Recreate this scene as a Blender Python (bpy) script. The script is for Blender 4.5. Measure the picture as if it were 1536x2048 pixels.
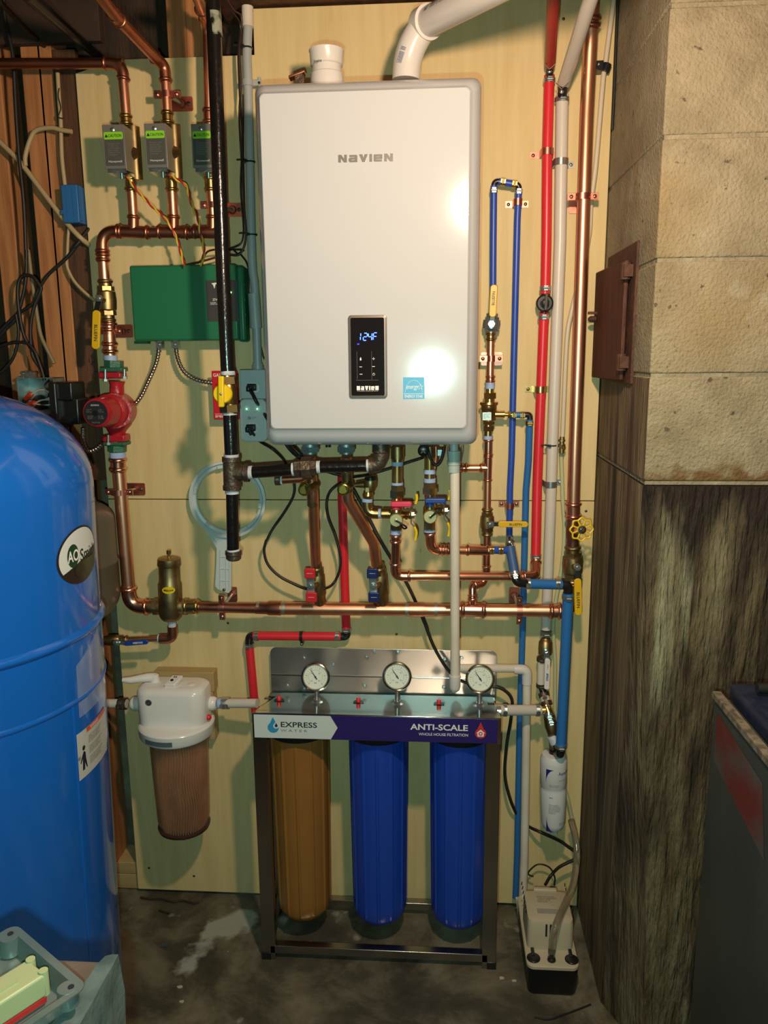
import bpy, math, random
from mathutils import Vector, Matrix
random.seed(7)
S = bpy.context.scene
COL = S.collection
for o in list(bpy.data.objects): bpy.data.objects.remove(o)

# ---------------------------------------------------------------- camera
CAM = Vector((0.0, -2.0, 1.535))
FPX = 1580.0                     # focal length in pixels of the 1536 x 2048 frame
AX = Vector((0.99759892, 0.06874316, -0.00841289))    # camera right
AD = Vector((0.00504941, -0.19334749, -0.98111735))   # camera down
AF = Vector((-0.06907171, 0.97871913, -0.19323036))   # camera forward
cd = bpy.data.cameras.new('camera'); cam = bpy.data.objects.new('camera', cd); COL.objects.link(cam)
cam.matrix_world = Matrix(((AX.x, -AD.x, -AF.x, CAM.x), (AX.y, -AD.y, -AF.y, CAM.y), (AX.z, -AD.z, -AF.z, CAM.z), (0, 0, 0, 1)))
cd.sensor_fit = 'VERTICAL'; cd.sensor_height = 24.0; cd.lens = 24.0 * FPX / 2048.0
cd.clip_start = 0.01; cd.clip_end = 50
S.camera = cam
# ---------------------------------------------------------------- light
wd = bpy.data.worlds.new('basement_air'); S.world = wd; wd.use_nodes = True
wd.node_tree.nodes['Background'].inputs[0].default_value = (0.8, 0.8, 0.72, 1)
wd.node_tree.nodes['Background'].inputs[1].default_value = 0.03
def lamp(name, kind, loc, power, col, size, **k):
    l = bpy.data.lights.new(name, kind); l.energy = power; l.color = col; l.shadow_soft_size = size
    for a, b in k.items(): setattr(l, a, b)
    o = bpy.data.objects.new(name, l); COL.objects.link(o); o.location = loc; return o
lamp('ceiling_bulb', 'POINT', (0.11, -1.25, 1.985), 49, (1.0, 0.70, 0.49), 0.035)
fl = lamp('camera_flash', 'SPOT', CAM + Vector((-0.03, 0.01, -0.065)), 36, (0.56, 1.0, 0.90), 0.008, spot_size=math.radians(125), spot_blend=1.0)
fl.rotation_euler = cam.rotation_euler if False else Matrix(cam.matrix_world).to_euler()
S.view_settings.view_transform = 'Standard'; S.view_settings.look = 'None'
S.view_settings.exposure = 0.2; S.view_settings.gamma = 1.0; S.view_settings.use_curve_mapping = False

# ---------------------------------------------------------------- pixel -> place
def W(px, py, s):
    """point of the place seen at pixel (px,py) at standoff s from the plywood (plane y = -s)"""
    v = AX * (px - 768) + AD * (py - 1024) + AF * FPX
    return CAM + v * ((2.0 - s) / v.y)
def MP(P):                        # metres per pixel at P
    return (P - CAM).dot(AF) / FPX
def fw(P, wpx): return wpx * 0.5 * MP(P)
def crop(x0, y0, k): return lambda x, y: (x0 + x / k, y0 + y / k)
C1 = crop(0, 0, 2.954); C2 = crop(0, 480, 2.954); C3 = crop(400, 0, 2.954); C4 = crop(400, 560, 2.954)
C5 = crop(880, 0, 4.267); C6 = crop(880, 440, 4.267); D1 = crop(100, 880, 2.954); D2 = crop(560, 860, 4.267)
D3 = crop(840, 860, 4.267); D4 = crop(460, 1220, 2.56); D5 = crop(0, 1300, 2.954); D6 = crop(960, 1200, 3.939)
D7 = crop(960, 1640, 5.018); E1 = crop(0, 1750, 3.84); E6 = crop(0, 1000, 3.2)
V = Vector
XA, YA, ZA = V((1, 0, 0)), V((0, 1, 0)), V((0, 0, 1))

# ---------------------------------------------------------------- materials
def mat(name, col, rough=0.5, metal=0.0, col2=None, nscale=8, nfac=(0.35, 0.65), bump=0.0, bscale=60, stretch=(1, 1, 1), coat=0, emit=None, es=1, spec=None, trans=0, ior=1.45, alpha=1):
    m = bpy.data.materials.new(name); m.use_nodes = True
    nt = m.node_tree; b = nt.nodes['Principled BSDF']
    b.inputs['Base Color'].default_value = (*col, 1); b.inputs['Roughness'].default_value = rough
    b.inputs['Metallic'].default_value = metal
    if coat: b.inputs['Coat Weight'].default_value = coat; b.inputs['Coat Roughness'].default_value = 0.05
    if trans: b.inputs['Transmission Weight'].default_value = trans; b.inputs['IOR'].default_value = ior
    if spec is not None: b.inputs['Specular IOR Level'].default_value = spec
    if emit: b.inputs['Emission Color'].default_value = (*emit, 1); b.inputs['Emission Strength'].default_value = es
    if alpha < 1: b.inputs['Alpha'].default_value = alpha
    if col2 or bump:
        tc = nt.nodes.new('ShaderNodeTexCoord'); mp = nt.nodes.new('ShaderNodeMapping'); mp.inputs['Scale'].default_value = stretch
        nt.links.new(tc.outputs['Object'], mp.inputs[0])
    if col2:
        n = nt.nodes.new('ShaderNodeTexNoise'); n.inputs['Scale'].default_value = nscale; n.inputs['Detail'].default_value = 6
        r = nt.nodes.new('ShaderNodeValToRGB'); r.color_ramp.elements[0].position = nfac[0]; r.color_ramp.elements[1].position = nfac[1]
        r.color_ramp.elements[0].color = (*col, 1); r.color_ramp.elements[1].color = (*col2, 1)
        nt.links.new(mp.outputs[0], n.inputs['Vector']); nt.links.new(n.outputs[0], r.inputs[0]); nt.links.new(r.outputs[0], b.inputs['Base Color'])
    if bump:
        n2 = nt.nodes.new('ShaderNodeTexNoise'); n2.inputs['Scale'].default_value = bscale; n2.inputs['Detail'].default_value = 5
        bp = nt.nodes.new('ShaderNodeBump'); bp.inputs['Strength'].default_value = bump; bp.inputs['Distance'].default_value = 0.01
        nt.links.new(mp.outputs[0], n2.inputs['Vector']); nt.links.new(n2.outputs[0], bp.inputs['Height']); nt.links.new(bp.outputs[0], b.inputs['Normal'])
    return m
copper = mat('copper', (0.96, 0.50, 0.32), 0.36, 1.0, (0.72, 0.31, 0.19), 14, (0.35, 0.75), stretch=(1, 1, .3))
copper_old = mat('brown_copper', (0.60, 0.25, 0.15), 0.36, 1.0, (0.42, 0.16, 0.10), 9)
copper_fit = mat('pressed_copper', (0.95, 0.50, 0.35), 0.26, 1.0, (0.74, 0.32, 0.21), 20)
clamp_cu = mat('copper_plate', (0.72, 0.30, 0.22), 0.35, 1.0, (0.5, 0.2, 0.15), 30)
brass = mat('brass', (0.62, 0.44, 0.17), 0.28, 1.0, (0.45, 0.31, 0.12), 30)
brass_d = mat('cast_brass', (0.42, 0.31, 0.14), 0.42, 1.0, (0.28, 0.2, 0.1), 40)
brass_y = mat('bright_brass', (0.78, 0.56, 0.18), 0.22, 1.0)
solder = mat('solder', (0.5, 0.5, 0.44), 0.4, 0.9)
steel = mat('stainless_steel', (0.66, 0.67, 0.64), 0.12, 1.0)
plate_steel = mat('brushed_stainless', (0.62, 0.66, 0.65), 0.30, 1.0)
frame_steel = mat('frame_steel', (0.38, 0.36, 0.32), 0.25, 1.0)
zinc = mat('zinc', (0.55, 0.60, 0.60), 0.3, 0.9, (0.35, 0.42, 0.42), 25)
galv = mat('galvanised_steel', (0.36, 0.46, 0.46), 0.42, 0.75, (0.22, 0.32, 0.33), 22)
iron = mat('black_iron_pipe', (0.007, 0.006, 0.006), 0.2, 0.0, (0.028, 0.018, 0.013), 14, (.55, .85), spec=.7, bump=.15, bscale=50)
iron_fit = mat('cast_iron_fitting', (0.085, 0.066, 0.05), 0.42, 0.7, (0.15, 0.11, 0.075), 45, bump=.25, bscale=120)
dope = mat('thread_sealant', (0.62, 0.66, 0.70), 0.6, 0, (0.42, 0.47, 0.52), 60)
tape = mat('blue_thread_tape', (0.27, 0.40, 0.66), 0.55, 0, (0.38, 0.5, 0.75), 60)
white_p = mat('white_plastic', (0.74, 0.71, 0.66), 0.3)
white_gloss = mat('white_enamel', (0.51, 0.53, 0.55), 0.10)
filter_head_white = mat('filter_head_white', (0.76, 0.74, 0.71), 0.18)
pvc = mat('white_pvc', (0.66, 0.63, 0.59), 0.25)
pvc_old = mat('marked_pvc', (0.62, 0.56, 0.46), 0.4, 0, (0.72, 0.66, 0.56), 10)
pvc_cap = mat('grey_pvc', (0.36, 0.44, 0.45), 0.4)
conduit_m = mat('grey_conduit', (0.40, 0.43, 0.42), 0.4, 0, (0.33, 0.37, 0.37), 6)
pex_red = mat('red_pex', (0.66, 0.022, 0.035), 0.35)
pex_blue = mat('royal_blue_pex', (0.022, 0.075, 0.42), 0.35)
pex_blue2 = mat('mid_blue_pex', (0.025, 0.15, 0.42), 0.4)
pex_white = mat('white_pex', (0.60, 0.56, 0.50), 0.35)
black_p = mat('black_plastic', (0.012, 0.012, 0.013), 0.3)
black_r = mat('black_rubber', (0.012, 0.012, 0.012), 0.5)
tank_blue = mat('blue_tank_paint', (0.008, 0.12, 0.50), 0.16, coat=.5)
grey_tank_m = mat('grey_tank_paint', (0.10, 0.085, 0.06), 0.35)
green_box = mat('green_enamel', (0.012, 0.15, 0.065), 0.4)
green_cast = mat('green_cast_iron', (0.02, 0.12, 0.065), 0.45, bump=.2, bscale=150)
pump_red = mat('red_cast_iron', (0.42, 0.015, 0.025), 0.33, 0, (0.34, 0.012, 0.02), 30, bump=.15, bscale=100)
yellow = mat('yellow_vinyl', (0.72, 0.44, 0.01), 0.35)
yellow_b = mat('yellow_paint', (0.78, 0.55, 0.01), 0.3)
red_v = mat('red_vinyl', (0.55, 0.02, 0.03), 0.35)
pink_v = mat('pink_red_plastic', (0.70, 0.04, 0.10), 0.35)
navy_v = mat('navy_vinyl', (0.008, 0.02, 0.12), 0.35)
blue_v = mat('blue_plastic', (0.012, 0.05, 0.27), 0.35)
sump_tan = mat('tan_housing_plastic', (0.30, 0.135, 0.03), 0.33, 0, (0.27, 0.12, 0.027), 10)
sump_blue = mat('blue_housing_plastic', (0.012, 0.06, 0.42), 0.33)
sump_black = mat('black_head_plastic', (0.008, 0.008, 0.009), 0.5)
ink = mat('black_print', (0.015, 0.015, 0.018), 0.5)
ink_w = mat('white_print', (0.78, 0.78, 0.76), 0.5)
ink_g = mat('grey_print', (0.20, 0.18, 0.16), 0.5)
ink_b = mat('blue_print', (0.02, 0.05, 0.25), 0.5)
sign_navy = mat('sign_navy', (0.025, 0.015, 0.13), 0.35)
sign_white = mat('sign_white', (0.60, 0.65, 0.63), 0.4)
dial_white = mat('dial_face', (0.68, 0.72, 0.62), 0.5)
green_lab = mat('lime_label', (0.24, 0.62, 0.02), 0.45)
label_dk = mat('dark_label', (0.075, 0.078, 0.07), 0.4)
box_steel = mat('brushed_steel', (0.26, 0.25, 0.23), 0.4, .5)
box_side = mat('dull_steel', (0.40, 0.37, 0.26), 0.42, 0.5)
wood_lt = mat('pale_lumber', (0.46, 0.33, 0.15), 0.6, 0, (0.38, 0.26, 0.11), 20, stretch=(.3, 1, 3))
wood_br = mat('brown_lumber', (0.12, 0.05, 0.02), 0.7, 0, (0.06, 0.025, 0.010), 14, stretch=(3, 3, .25), bump=.2)
stud_m = mat('orange_brown_stud', (0.50, 0.22, 0.08), 0.62, 0, (0.34, 0.13, 0.045), 12, stretch=(4, 4, .3), bump=.15)
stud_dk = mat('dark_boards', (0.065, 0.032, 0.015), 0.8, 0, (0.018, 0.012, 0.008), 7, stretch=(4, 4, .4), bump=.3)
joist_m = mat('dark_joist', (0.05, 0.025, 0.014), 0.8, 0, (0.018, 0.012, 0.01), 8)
clear_pl = mat('clear_vinyl', (0.80, 0.76, 0.62), 0.12, 0, trans=.75, ior=1.3)
clear_am = mat('amber_tube', (0.55, 0.50, 0.36), 0.1, 0, trans=.8, ior=1.35)
foam = mat('cloudy_tube', (0.58, 0.50, 0.38), 0.45)
armor = mat('armoured_cable', (0.40, 0.38, 0.34), 0.32, 1.0)

# ---------------------------------------------------------------- mesh builder
def frame_of(a):
    a = a.normalized(); h = ZA if abs(a.z) < .9 else XA
    u = a.cross(h).normalized(); return u, a.cross(u).normalized()
class B:
    def __init__(s): s.v = []; s.f = []; s.flat = False; s.bev = None; s.sol = None
    def add(s, vs, fs):
        n = len(s.v); s.v += [V(p) for p in vs]; s.f += [tuple(i + n for i in f) for f in fs]; return s
    def bx(s, x0, x1, y0, y1, z0, z1):
        x0, x1 = sorted((x0, x1)); y0, y1 = sorted((y0, y1)); z0, z1 = sorted((z0, z1))
        return s.add([(x0, y0, z0), (x1, y0, z0), (x1, y1, z0), (x0, y1, z0), (x0, y0, z1), (x1, y0, z1), (x1, y1, z1), (x0, y1, z1)],
                     [(0, 3, 2, 1), (4, 5, 6, 7), (0, 1, 5, 4), (1, 2, 6, 5), (2, 3, 7, 6), (3, 0, 4, 7)])
    def obx(s, c, u, v, w, a, b, d):     # oriented box, half sizes a,b,d along u,v,w
        u, v, w = u.normalized(), v.normalized(), w.normalized()
        if u.cross(v).dot(w) < 0: v = -v
        q = [c + u * (a * i) + v * (b * j) + w * (d * k) for k in (-1, 1) for i, j in ((-1, -1), (1, -1), (1, 1), (-1, 1))]
        return s.add(q, [(0, 3, 2, 1), (4, 5, 6, 7), (0, 1, 5, 4), (1, 2, 6, 5), (2, 3, 7, 6), (3, 0, 4, 7)])
    def loft(s, rings, cap=True):
        n = len(rings[0]); vs = [p for r in rings for p in r]; fs = []
        for i in range(len(rings) - 1):
            for j in range(n):
                k = (j + 1) % n; fs.append((i * n + j, i * n + k, (i + 1) * n + k, (i + 1) * n + j))
        if cap: fs.append(tuple(range(n))[::-1]); fs.append(tuple((len(rings) - 1) * n + j for j in range(n)))
        return s.add(vs, fs)
    def lathe(s, p, a, prof, n=24, cap=True):   # prof: (distance along axis, radius)
        a = a.normalized(); u, w = frame_of(a); rings = []
        for t, r in prof:
            rings.append([p + a * t + (u * math.cos(2 * math.pi * k / n) + w * math.sin(2 * math.pi * k / n)) * max(r, 1e-5) for k in range(n)])
        return s.loft(rings, cap)
    def cyl(s, p, q, r, r2=None, n=24):
        return s.lathe(p, q - p, [(0, r), ((q - p).length, r if r2 is None else r2)], n)
    def hexn(s, p, q, r): return s.cyl(p, q, r, n=6)
    def tube(s, pts, r, n=14, cap=True):
        pts = [V(p) for p in pts]; rings = []; u = None
        for i, p in enumerate(pts):
            a = (pts[min(i + 1, len(pts) - 1)] - pts[max(i - 1, 0)]).normalized()
            if u is None: u, _ = frame_of(a)
            u = (u - a * u.dot(a)).normalized(); w = a.cross(u)
            rr = r[i] if isinstance(r, (list, tuple)) else r
            rings.append([p + (u * math.cos(2 * math.pi * k / n) + w * math.sin(2 * math.pi * k / n)) * rr for k in range(n)])
        return s.loft(rings, cap)
    def bead(s, p, a, r, w=None, n=24):         # raised ring round a pipe of radius r
        w = w or r * .30; a = a.normalized()
        return s.lathe(p - a * w, a, [(0, r), (w * .3, r * 1.12), (w * .8, r * 1.22), (w * 1.2, r * 1.22), (w * 1.7, r * 1.12), (w * 2, r)], n)
    def sleeve(s, p, q, r, k=1.12, n=24, beads=True):
        s.cyl(p, q, r * k, n=n); a = (q - p).normalized()
        if beads: s.bead(p + a * r * .45, a, r * k); s.bead(q - a * r * .45, a, r * k)
        return s
    def elbow(s, p, c, q, r, k=1.13, bend=None, beads=True):
        pts = fillet([p, c, q], bend or r * 2.0, 9); s.tube(pts, r * k, 20)
        if beads: s.bead(p + (c - p).normalized() * r * .5, c - p, r * k); s.bead(q + (c - q).normalized() * r * .5, c - q, r * k)
        return s
    def tee(s, p, q, c, b, r, rb=None, k=1.12, beads=True):
        s.sleeve(p, q, r, k, beads=beads); rb = rb or r; s.cyl(c, b, rb * k)
        if beads: s.bead(b + (c - b).normalized() * rb * .45, c - b, rb * k)
        return s
    def torus(s, c, a, R, r, n=32, m=10):
        u, w = frame_of(a); a = a.normalized(); vs = []; fs = []
        for i in range(n):
            d = u * math.cos(2 * math.pi * i / n) + w * math.sin(2 * math.pi * i / n)
            for j in range(m):
                t = 2 * math.pi * j / m; vs.append(c + d * (R + r * math.cos(t)) + a * (r * math.sin(t)))
                fs.append((i * m + j, ((i + 1) % n) * m + j, ((i + 1) % n) * m + (j + 1) % m, i * m + (j + 1) % m))
        return s.add(vs, fs)
    def ball(s, c, r, n=16, sc=(1, 1, 1)):
        c = V(c); rings = []
        for i in range(n // 2 + 1):
            t = math.pi * i / (n // 2); rr = max(math.sin(t), 1e-4)
            rings.append([c + V((math.cos(2 * math.pi * k / n) * rr * r * sc[0], math.sin(2 * math.pi * k / n) * rr * r * sc[1], math.cos(t) * r * sc[2])) for k in range(n)])
        return s.loft(rings, True)
    def prism(s, poly, o, u, v, w, t):          # poly in (u,v) about o, thickness t along w
        a = [o + u * x + v * y for x, y in poly]; b = [p + w * t for p in a]
        return s.loft([a, b])
    def rplate(s, c, u, v, w, a, b, r, t, n=5): # rounded plate, half sizes a,b, corner r
        return s.prism(rrect(a, b, r, n), c, u, v, w, t)
def rrect(a, b, r, n=5):
    P = []
    for cx, cy, st in ((a - r, b - r, 0), (-a + r, b - r, 90), (-a + r, -b + r, 180), (a - r, -b + r, 270)):
        for i in range(n + 1):
            t = math.radians(st + 90 * i / n); P.append((cx + r * math.cos(t), cy + r * math.sin(t)))
    return P
def fillet(pts, rad, n=6):
    pts = [V(p) for p in pts]; out = [pts[0]]
    for i in range(1, len(pts) - 1):
        a, b, c = pts[i - 1], pts[i], pts[i + 1]; d1 = (a - b); d2 = (c - b)
        ang = d1.angle(d2, math.pi)
        if ang > math.radians(176): out.append(b); continue
        L = min(rad / math.tan(ang / 2), d1.length * .49 if i > 1 else d1.length * .98, d2.length * .49 if i < len(pts) - 2 else d2.length * .98)
        p, q = b + d1.normalized() * L, b + d2.normalized() * L
        for k in range(n + 1):
            t = k / n; out.append(p * (1 - t) ** 2 + b * 2 * t * (1 - t) + q * t * t)
    out.append(pts[-1]); return out
def smooth(pts, k=6):                            # Catmull-Rom
    pts = [V(p) for p in pts]; P = [pts[0] * 2 - pts[1]] + pts + [pts[-1] * 2 - pts[-2]]; out = []
    for i in range(1, len(P) - 2):
        a, b, c, d = P[i - 1:i + 3]
        for j in range(k):
            t = j / k; out.append(0.5 * ((b * 2) + (c - a) * t + (a * 2 - b * 5 + c * 4 - d) * t * t + (b * 3 - a - c * 3 + d) * t ** 3))
    out.append(pts[-1]); return out
def mk(name, b, m, parent=None, off=V((0, 0, 0)), label=None):
    me = bpy.data.meshes.new(name); me.from_pydata([tuple(p - off) for p in b.v], [], b.f); me.validate(); me.update()
    import bmesh
    bm = bmesh.new(); bm.from_mesh(me); bmesh.ops.recalc_face_normals(bm, faces=bm.faces); bm.to_mesh(me); bm.free()
    if not b.flat:
        me.shade_smooth(); me.set_sharp_from_angle(angle=math.radians(38))
    me.materials.append(m)
    o = bpy.data.objects.new(name, me); COL.objects.link(o)
    if parent is not None: o.parent = parent
    else: o.location = off
    if b.bev:
        md = o.modifiers.new('bevel', 'BEVEL'); md.width = b.bev; md.segments = 3; md.limit_method = 'ANGLE'; md.angle_limit = math.radians(40)
        md.harden_normals = False; me.shade_smooth(); me.set_sharp_from_angle(angle=math.radians(60))
    if label: o['label'] = label
    return o
class T:
    """one thing: collects parts, then links an Empty at its base with the parts (and their sub-parts) below it"""
    def __init__(s, name, label, cat, group=None):
        s.name, s.label, s.cat, s.group, s.parts = name, label, cat, group, []
    def p(s, name, b, m, sub=None, label=None):
        s.parts.append([name, b, m, sub, label, None]); return len(s.parts) - 1
    def text(s, txt, c, u, v, w, h, m, sub=None, name='lettering', bold=0.0, shear=0, t=.0004, lift=.0006, font=None):
        b = text_mesh(txt, c, u, v, w, h, bold, shear, t, lift); b.flat = True
        return s.p(name, b, m, sub)
    def done(s):
        pts = [p for q in s.parts for p in q[1].v]
        lo = V([min(p[i] for p in pts) for i in range(3)]); hi = V([max(p[i] for p in pts) for i in range(3)])
        base = V(((lo.x + hi.x) / 2, (lo.y + hi.y) / 2, lo.z))
        if len(s.parts) == 1:
            q = s.parts[0]; r = mk(s.name, q[1], q[2], None, base)
        else:
            r = bpy.data.objects.new(s.name, None); COL.objects.link(r); r.location = base; r.empty_display_size = .02
            for q in s.parts:
                q[5] = mk(q[0], q[1], q[2], r if q[3] is None else s.parts[q[3]][5], base, q[4])
        r['label'] = s.label; r['category'] = s.cat
        if s.group: r['group'] = s.group
        return r
def text_mesh(txt, c, u, v, w, h, bold=0.0, shear=0, t=.0004, lift=.0006):
    cu = bpy.data.curves.new('t', 'FONT'); cu.body = txt; cu.offset = bold; cu.shear = shear; cu.resolution_u = 3
    cu.space_line = .9; cu.align_x = 'LEFT'
    o = bpy.data.objects.new('t', cu); COL.objects.link(o)
    me = bpy.data.meshes.new_from_object(o.evaluated_get(bpy.context.evaluated_depsgraph_get()))
    bpy.data.objects.remove(o)
    vs = [V(x.co) for x in me.vertices]; fs = [tuple(p.vertices) for p in me.polygons]
    b = B()
    if not vs: return b
    x0, x1 = min(p.x for p in vs), max(p.x for p in vs); y0, y1 = min(p.y for p in vs), max(p.y for p in vs)
    n = u.cross(v).normalized(); kx = w / (x1 - x0); ky = h / (y1 - y0) if h else kx
    b.add([c + u * ((p.x - (x0 + x1) / 2) * kx) + v * ((p.y - (y0 + y1) / 2) * ky) + n * lift for p in vs], fs)
    bpy.data.meshes.remove(me); return b
def struct(name, b, m):
    o = mk(name, b, m, None, V((0, 0, 0))); o['kind'] = 'structure'; return o
def px(pts, s):      # pixel polyline -> points; each entry (x,y) or (x,y,s)
    return [W(p[0], p[1], p[2] if len(p) > 2 else s) for p in pts]

# ================================================================ the setting
def rough_mat(name, stops, scale, stretch, rough=.8, bump=.5, extra=None, bscale=30, dist=.01):
    m = bpy.data.materials.new(name); m.use_nodes = True; nt = m.node_tree; b = nt.nodes['Principled BSDF']; L = nt.links.new
    b.inputs['Roughness'].default_value = rough
    tc = nt.nodes.new('ShaderNodeTexCoord'); mp = nt.nodes.new('ShaderNodeMapping'); mp.inputs['Scale'].default_value = stretch
    L(tc.outputs['Object'], mp.inputs[0])
    n = nt.nodes.new('ShaderNodeTexNoise'); n.inputs['Scale'].default_value = scale; n.inputs['Detail'].default_value = 9; n.inputs['Roughness'].default_value = .65
    n.inputs['Distortion'].default_value = .3
    L(mp.outputs[0], n.inputs['Vector'])
    r = nt.nodes.new('ShaderNodeValToRGB'); e = r.color_ramp.elements
    while len(e) < len(stops): e.new(.5)
    for q, (p, c) in zip(e, stops): q.position = p; q.color = (*c, 1)
    L(n.outputs[0], r.inputs[0]); out = r.outputs[0]
    if extra: out = extra(nt, tc, out)
    L(out, b.inputs['Base Color'])
    n2 = nt.nodes.new('ShaderNodeTexNoise'); n2.inputs['Scale'].default_value = bscale; n2.inputs['Detail'].default_value = 8
    L(mp.outputs[0], n2.inputs['Vector'])
    bp = nt.nodes.new('ShaderNodeBump'); bp.inputs['Strength'].default_value = bump; bp.inputs['Distance'].default_value = dist
    L(n2.outputs[0], bp.inputs['Height']); L(bp.outputs[0], b.inputs['Normal'])
    return m
def overlay(col, fac_fn):
    def f(nt, tc, out):
        fac = fac_fn(nt, tc); mx = nt.nodes.new('ShaderNodeMix'); mx.data_type = 'RGBA'
        nt.links.new(fac, mx.inputs[0]); nt.links.new(out, mx.inputs[6]); mx.inputs[7].default_value = (*col, 1)
        return mx.outputs[2]
    return f
def noise_fac(scale, lo, hi, stretch=(1, 1, 1), zband=None, off=(0, 0, 0)):
    def f(nt, tc):
        L = nt.links.new; mp = nt.nodes.new('ShaderNodeMapping'); mp.inputs['Scale'].default_value = stretch; mp.inputs['Location'].default_value = off
        L(tc.outputs['Object'], mp.inputs[0])
        n = nt.nodes.new('ShaderNodeTexNoise'); n.inputs['Scale'].default_value = scale; n.inputs['Detail'].default_value = 8
        L(mp.outputs[0], n.inputs['Vector'])
        src = n.outputs[0]
        if zband:      # stain whose edge is frayed by the noise: strong at z0, gone at z1
            sp = nt.nodes.new('ShaderNodeSeparateXYZ'); L(tc.outputs['Object'], sp.inputs[0])
            mr = nt.nodes.new('ShaderNodeMapRange'); mr.inputs[1].default_value = zband[0]; mr.inputs[2].default_value = zband[1]
            mr.inputs[3].default_value = .42; mr.inputs[4].default_value = -.5; L(sp.outputs[2], mr.inputs[0])
            ad = nt.nodes.new('ShaderNodeMath'); ad.operation = 'ADD'; L(src, ad.inputs[0]); L(mr.outputs[0], ad.inputs[1]); src = ad.outputs[0]
        m = nt.nodes.new('ShaderNodeMapRange'); m.inputs[1].default_value = lo; m.inputs[2].default_value = hi; L(src, m.inputs[0])
        return m.outputs[0]
    return f
def chain(*fs):
    def f(nt, tc, out):
        for g in fs: out = g(nt, tc, out)
        return out
    return f
floor_m = rough_mat('stained_concrete_floor', [(.30, (.030, .026, .016)), (.44, (.060, .054, .034)), (.52, (.12, .106, .07)), (.66, (.20, .185, .13))], 4.2, (1, 1, 1), .7, .25,
    chain(overlay((.33, .34, .29), noise_fac(5, .60, .645, off=(3.1, .4, 0))), overlay((.02, .017, .012), noise_fac(7, .62, .75, off=(1, 2, 0))), overlay((.45, .45, .42), noise_fac(26, .74, .78))))
ply_m = rough_mat('plywood', [(.30, (.60, .45, .20)), (.50, (.66, .51, .245)), (.70, (.71, .56, .29))], 5, (6, 1, .5), .62, .05,
    chain(overlay((.50, .42, .26), noise_fac(3, .60, .85, (4, 1, .35))), overlay((.30, .19, .09), noise_fac(9, .74, .80, (2.5, 1, .8), off=(4, 0, 2)))))
block_m = rough_mat('concrete_block', [(.30, (.20, .165, .098)), (.5, (.285, .245, .155)), (.7, (.36, .315, .21))], 9, (1, 1, 1), .9, .9,
    chain(overlay((.30, .22, .10), noise_fac(3, .55, .8, off=(2, 1, 5))), overlay((.44, .42, .33), noise_fac(5, .64, .74, off=(8, 1, 5))), overlay((.15, .085, .03), noise_fac(30, .50, .78, zband=(1.285, 1.375))), overlay((.10, .08, .05), noise_fac(60, .66, .72))), 170, .005)
mortar_m = rough_mat('mortar', [(.3, (.19, .16, .10)), (.7, (.34, .30, .20))], 20, (1, 1, 1), .9, .6, None, 90)
stain_m = rough_mat('stained_rough_concrete', [(.30, (.018, .011, .006)), (.42, (.052, .034, .016)), (.50, (.115, .082, .040)), (.58, (.18, .145, .075)), (.72, (.25, .225, .135))], 4.5, (3.2, 3.2, .42), .75, 1.0,
    chain(overlay((.030, .017, .008), noise_fac(2.2, .50, .64, (2.5, 3, .6), off=(5, 3, 1))), overlay((.36, .35, .21), noise_fac(4, .57, .66, (2.6, 3, .22), off=(1, 7, 1))), overlay((.022, .012, .006), noise_fac(12, .48, .80, (1.6, 1.6, .5), zband=(1.32, .80)))), 30, .025)
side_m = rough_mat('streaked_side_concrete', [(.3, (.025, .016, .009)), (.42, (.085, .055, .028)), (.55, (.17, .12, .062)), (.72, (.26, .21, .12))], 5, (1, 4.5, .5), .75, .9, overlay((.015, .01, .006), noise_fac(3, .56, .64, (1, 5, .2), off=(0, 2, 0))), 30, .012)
conc_m = rough_mat('damp_concrete', [(.3, (.06, .06, .045)), (.5, (.14, .13, .09)), (.7, (.28, .26, .18))], 6, (1, 1, 1), .8, .5, None, 40)

struct('floor', B().bx(-3, 3, -5, .13, -.1, 0), floor_m)
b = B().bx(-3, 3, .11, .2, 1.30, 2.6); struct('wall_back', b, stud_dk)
b = B().bx(-3, 3, .10, .2, 0, 1.30); struct('wall_back', b, conc_m)
struct('wall_front', B().bx(-2.7, 2.2, -4.3, -4.2, 0, 2.58), mat('painted_block_wall', (.55, .53, .46), .8, 0, (.48, .46, .40), 4))
struct('wall_left', B().bx(-2.8, -2.7, -4.2, .2, 0, 2.58), bpy.data.materials['painted_block_wall'])
struct('ceiling', B().bx(-3, 3, -5, .2, 2.58, 2.65), joist_m)

def board(name, label, cat, b, m, group=None, bev=.0015):
    t = T(name, label, cat, group); b.bev = bev; t.p(name, b, m); return t.done()
def plate(x0, x1, z0, z1, y0=0, y1=.009):
    return B().bx(x0, x1, y0, y1, z0, z1)
# plywood: lower sheet and upper sheet (stepped lower towards its left end)
board('plywood_sheet', 'lower sheet of pale plywood behind the filters, reaching down to the floor', 'plywood board', plate(-.872, .3935, .012, 1.170), ply_m)
up = B().prism([(-.872, 1.172), (.3935, 1.172), (.3935, 2.330), (-.437, 2.330), (-.437, 2.232), (-.770, 2.232), (-.872, 2.205)], V((0, 0, 0)), XA, ZA, YA, .009)
board('plywood_sheet', 'upper sheet of pale plywood carrying the white heater', 'plywood board', up, ply_m)
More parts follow.
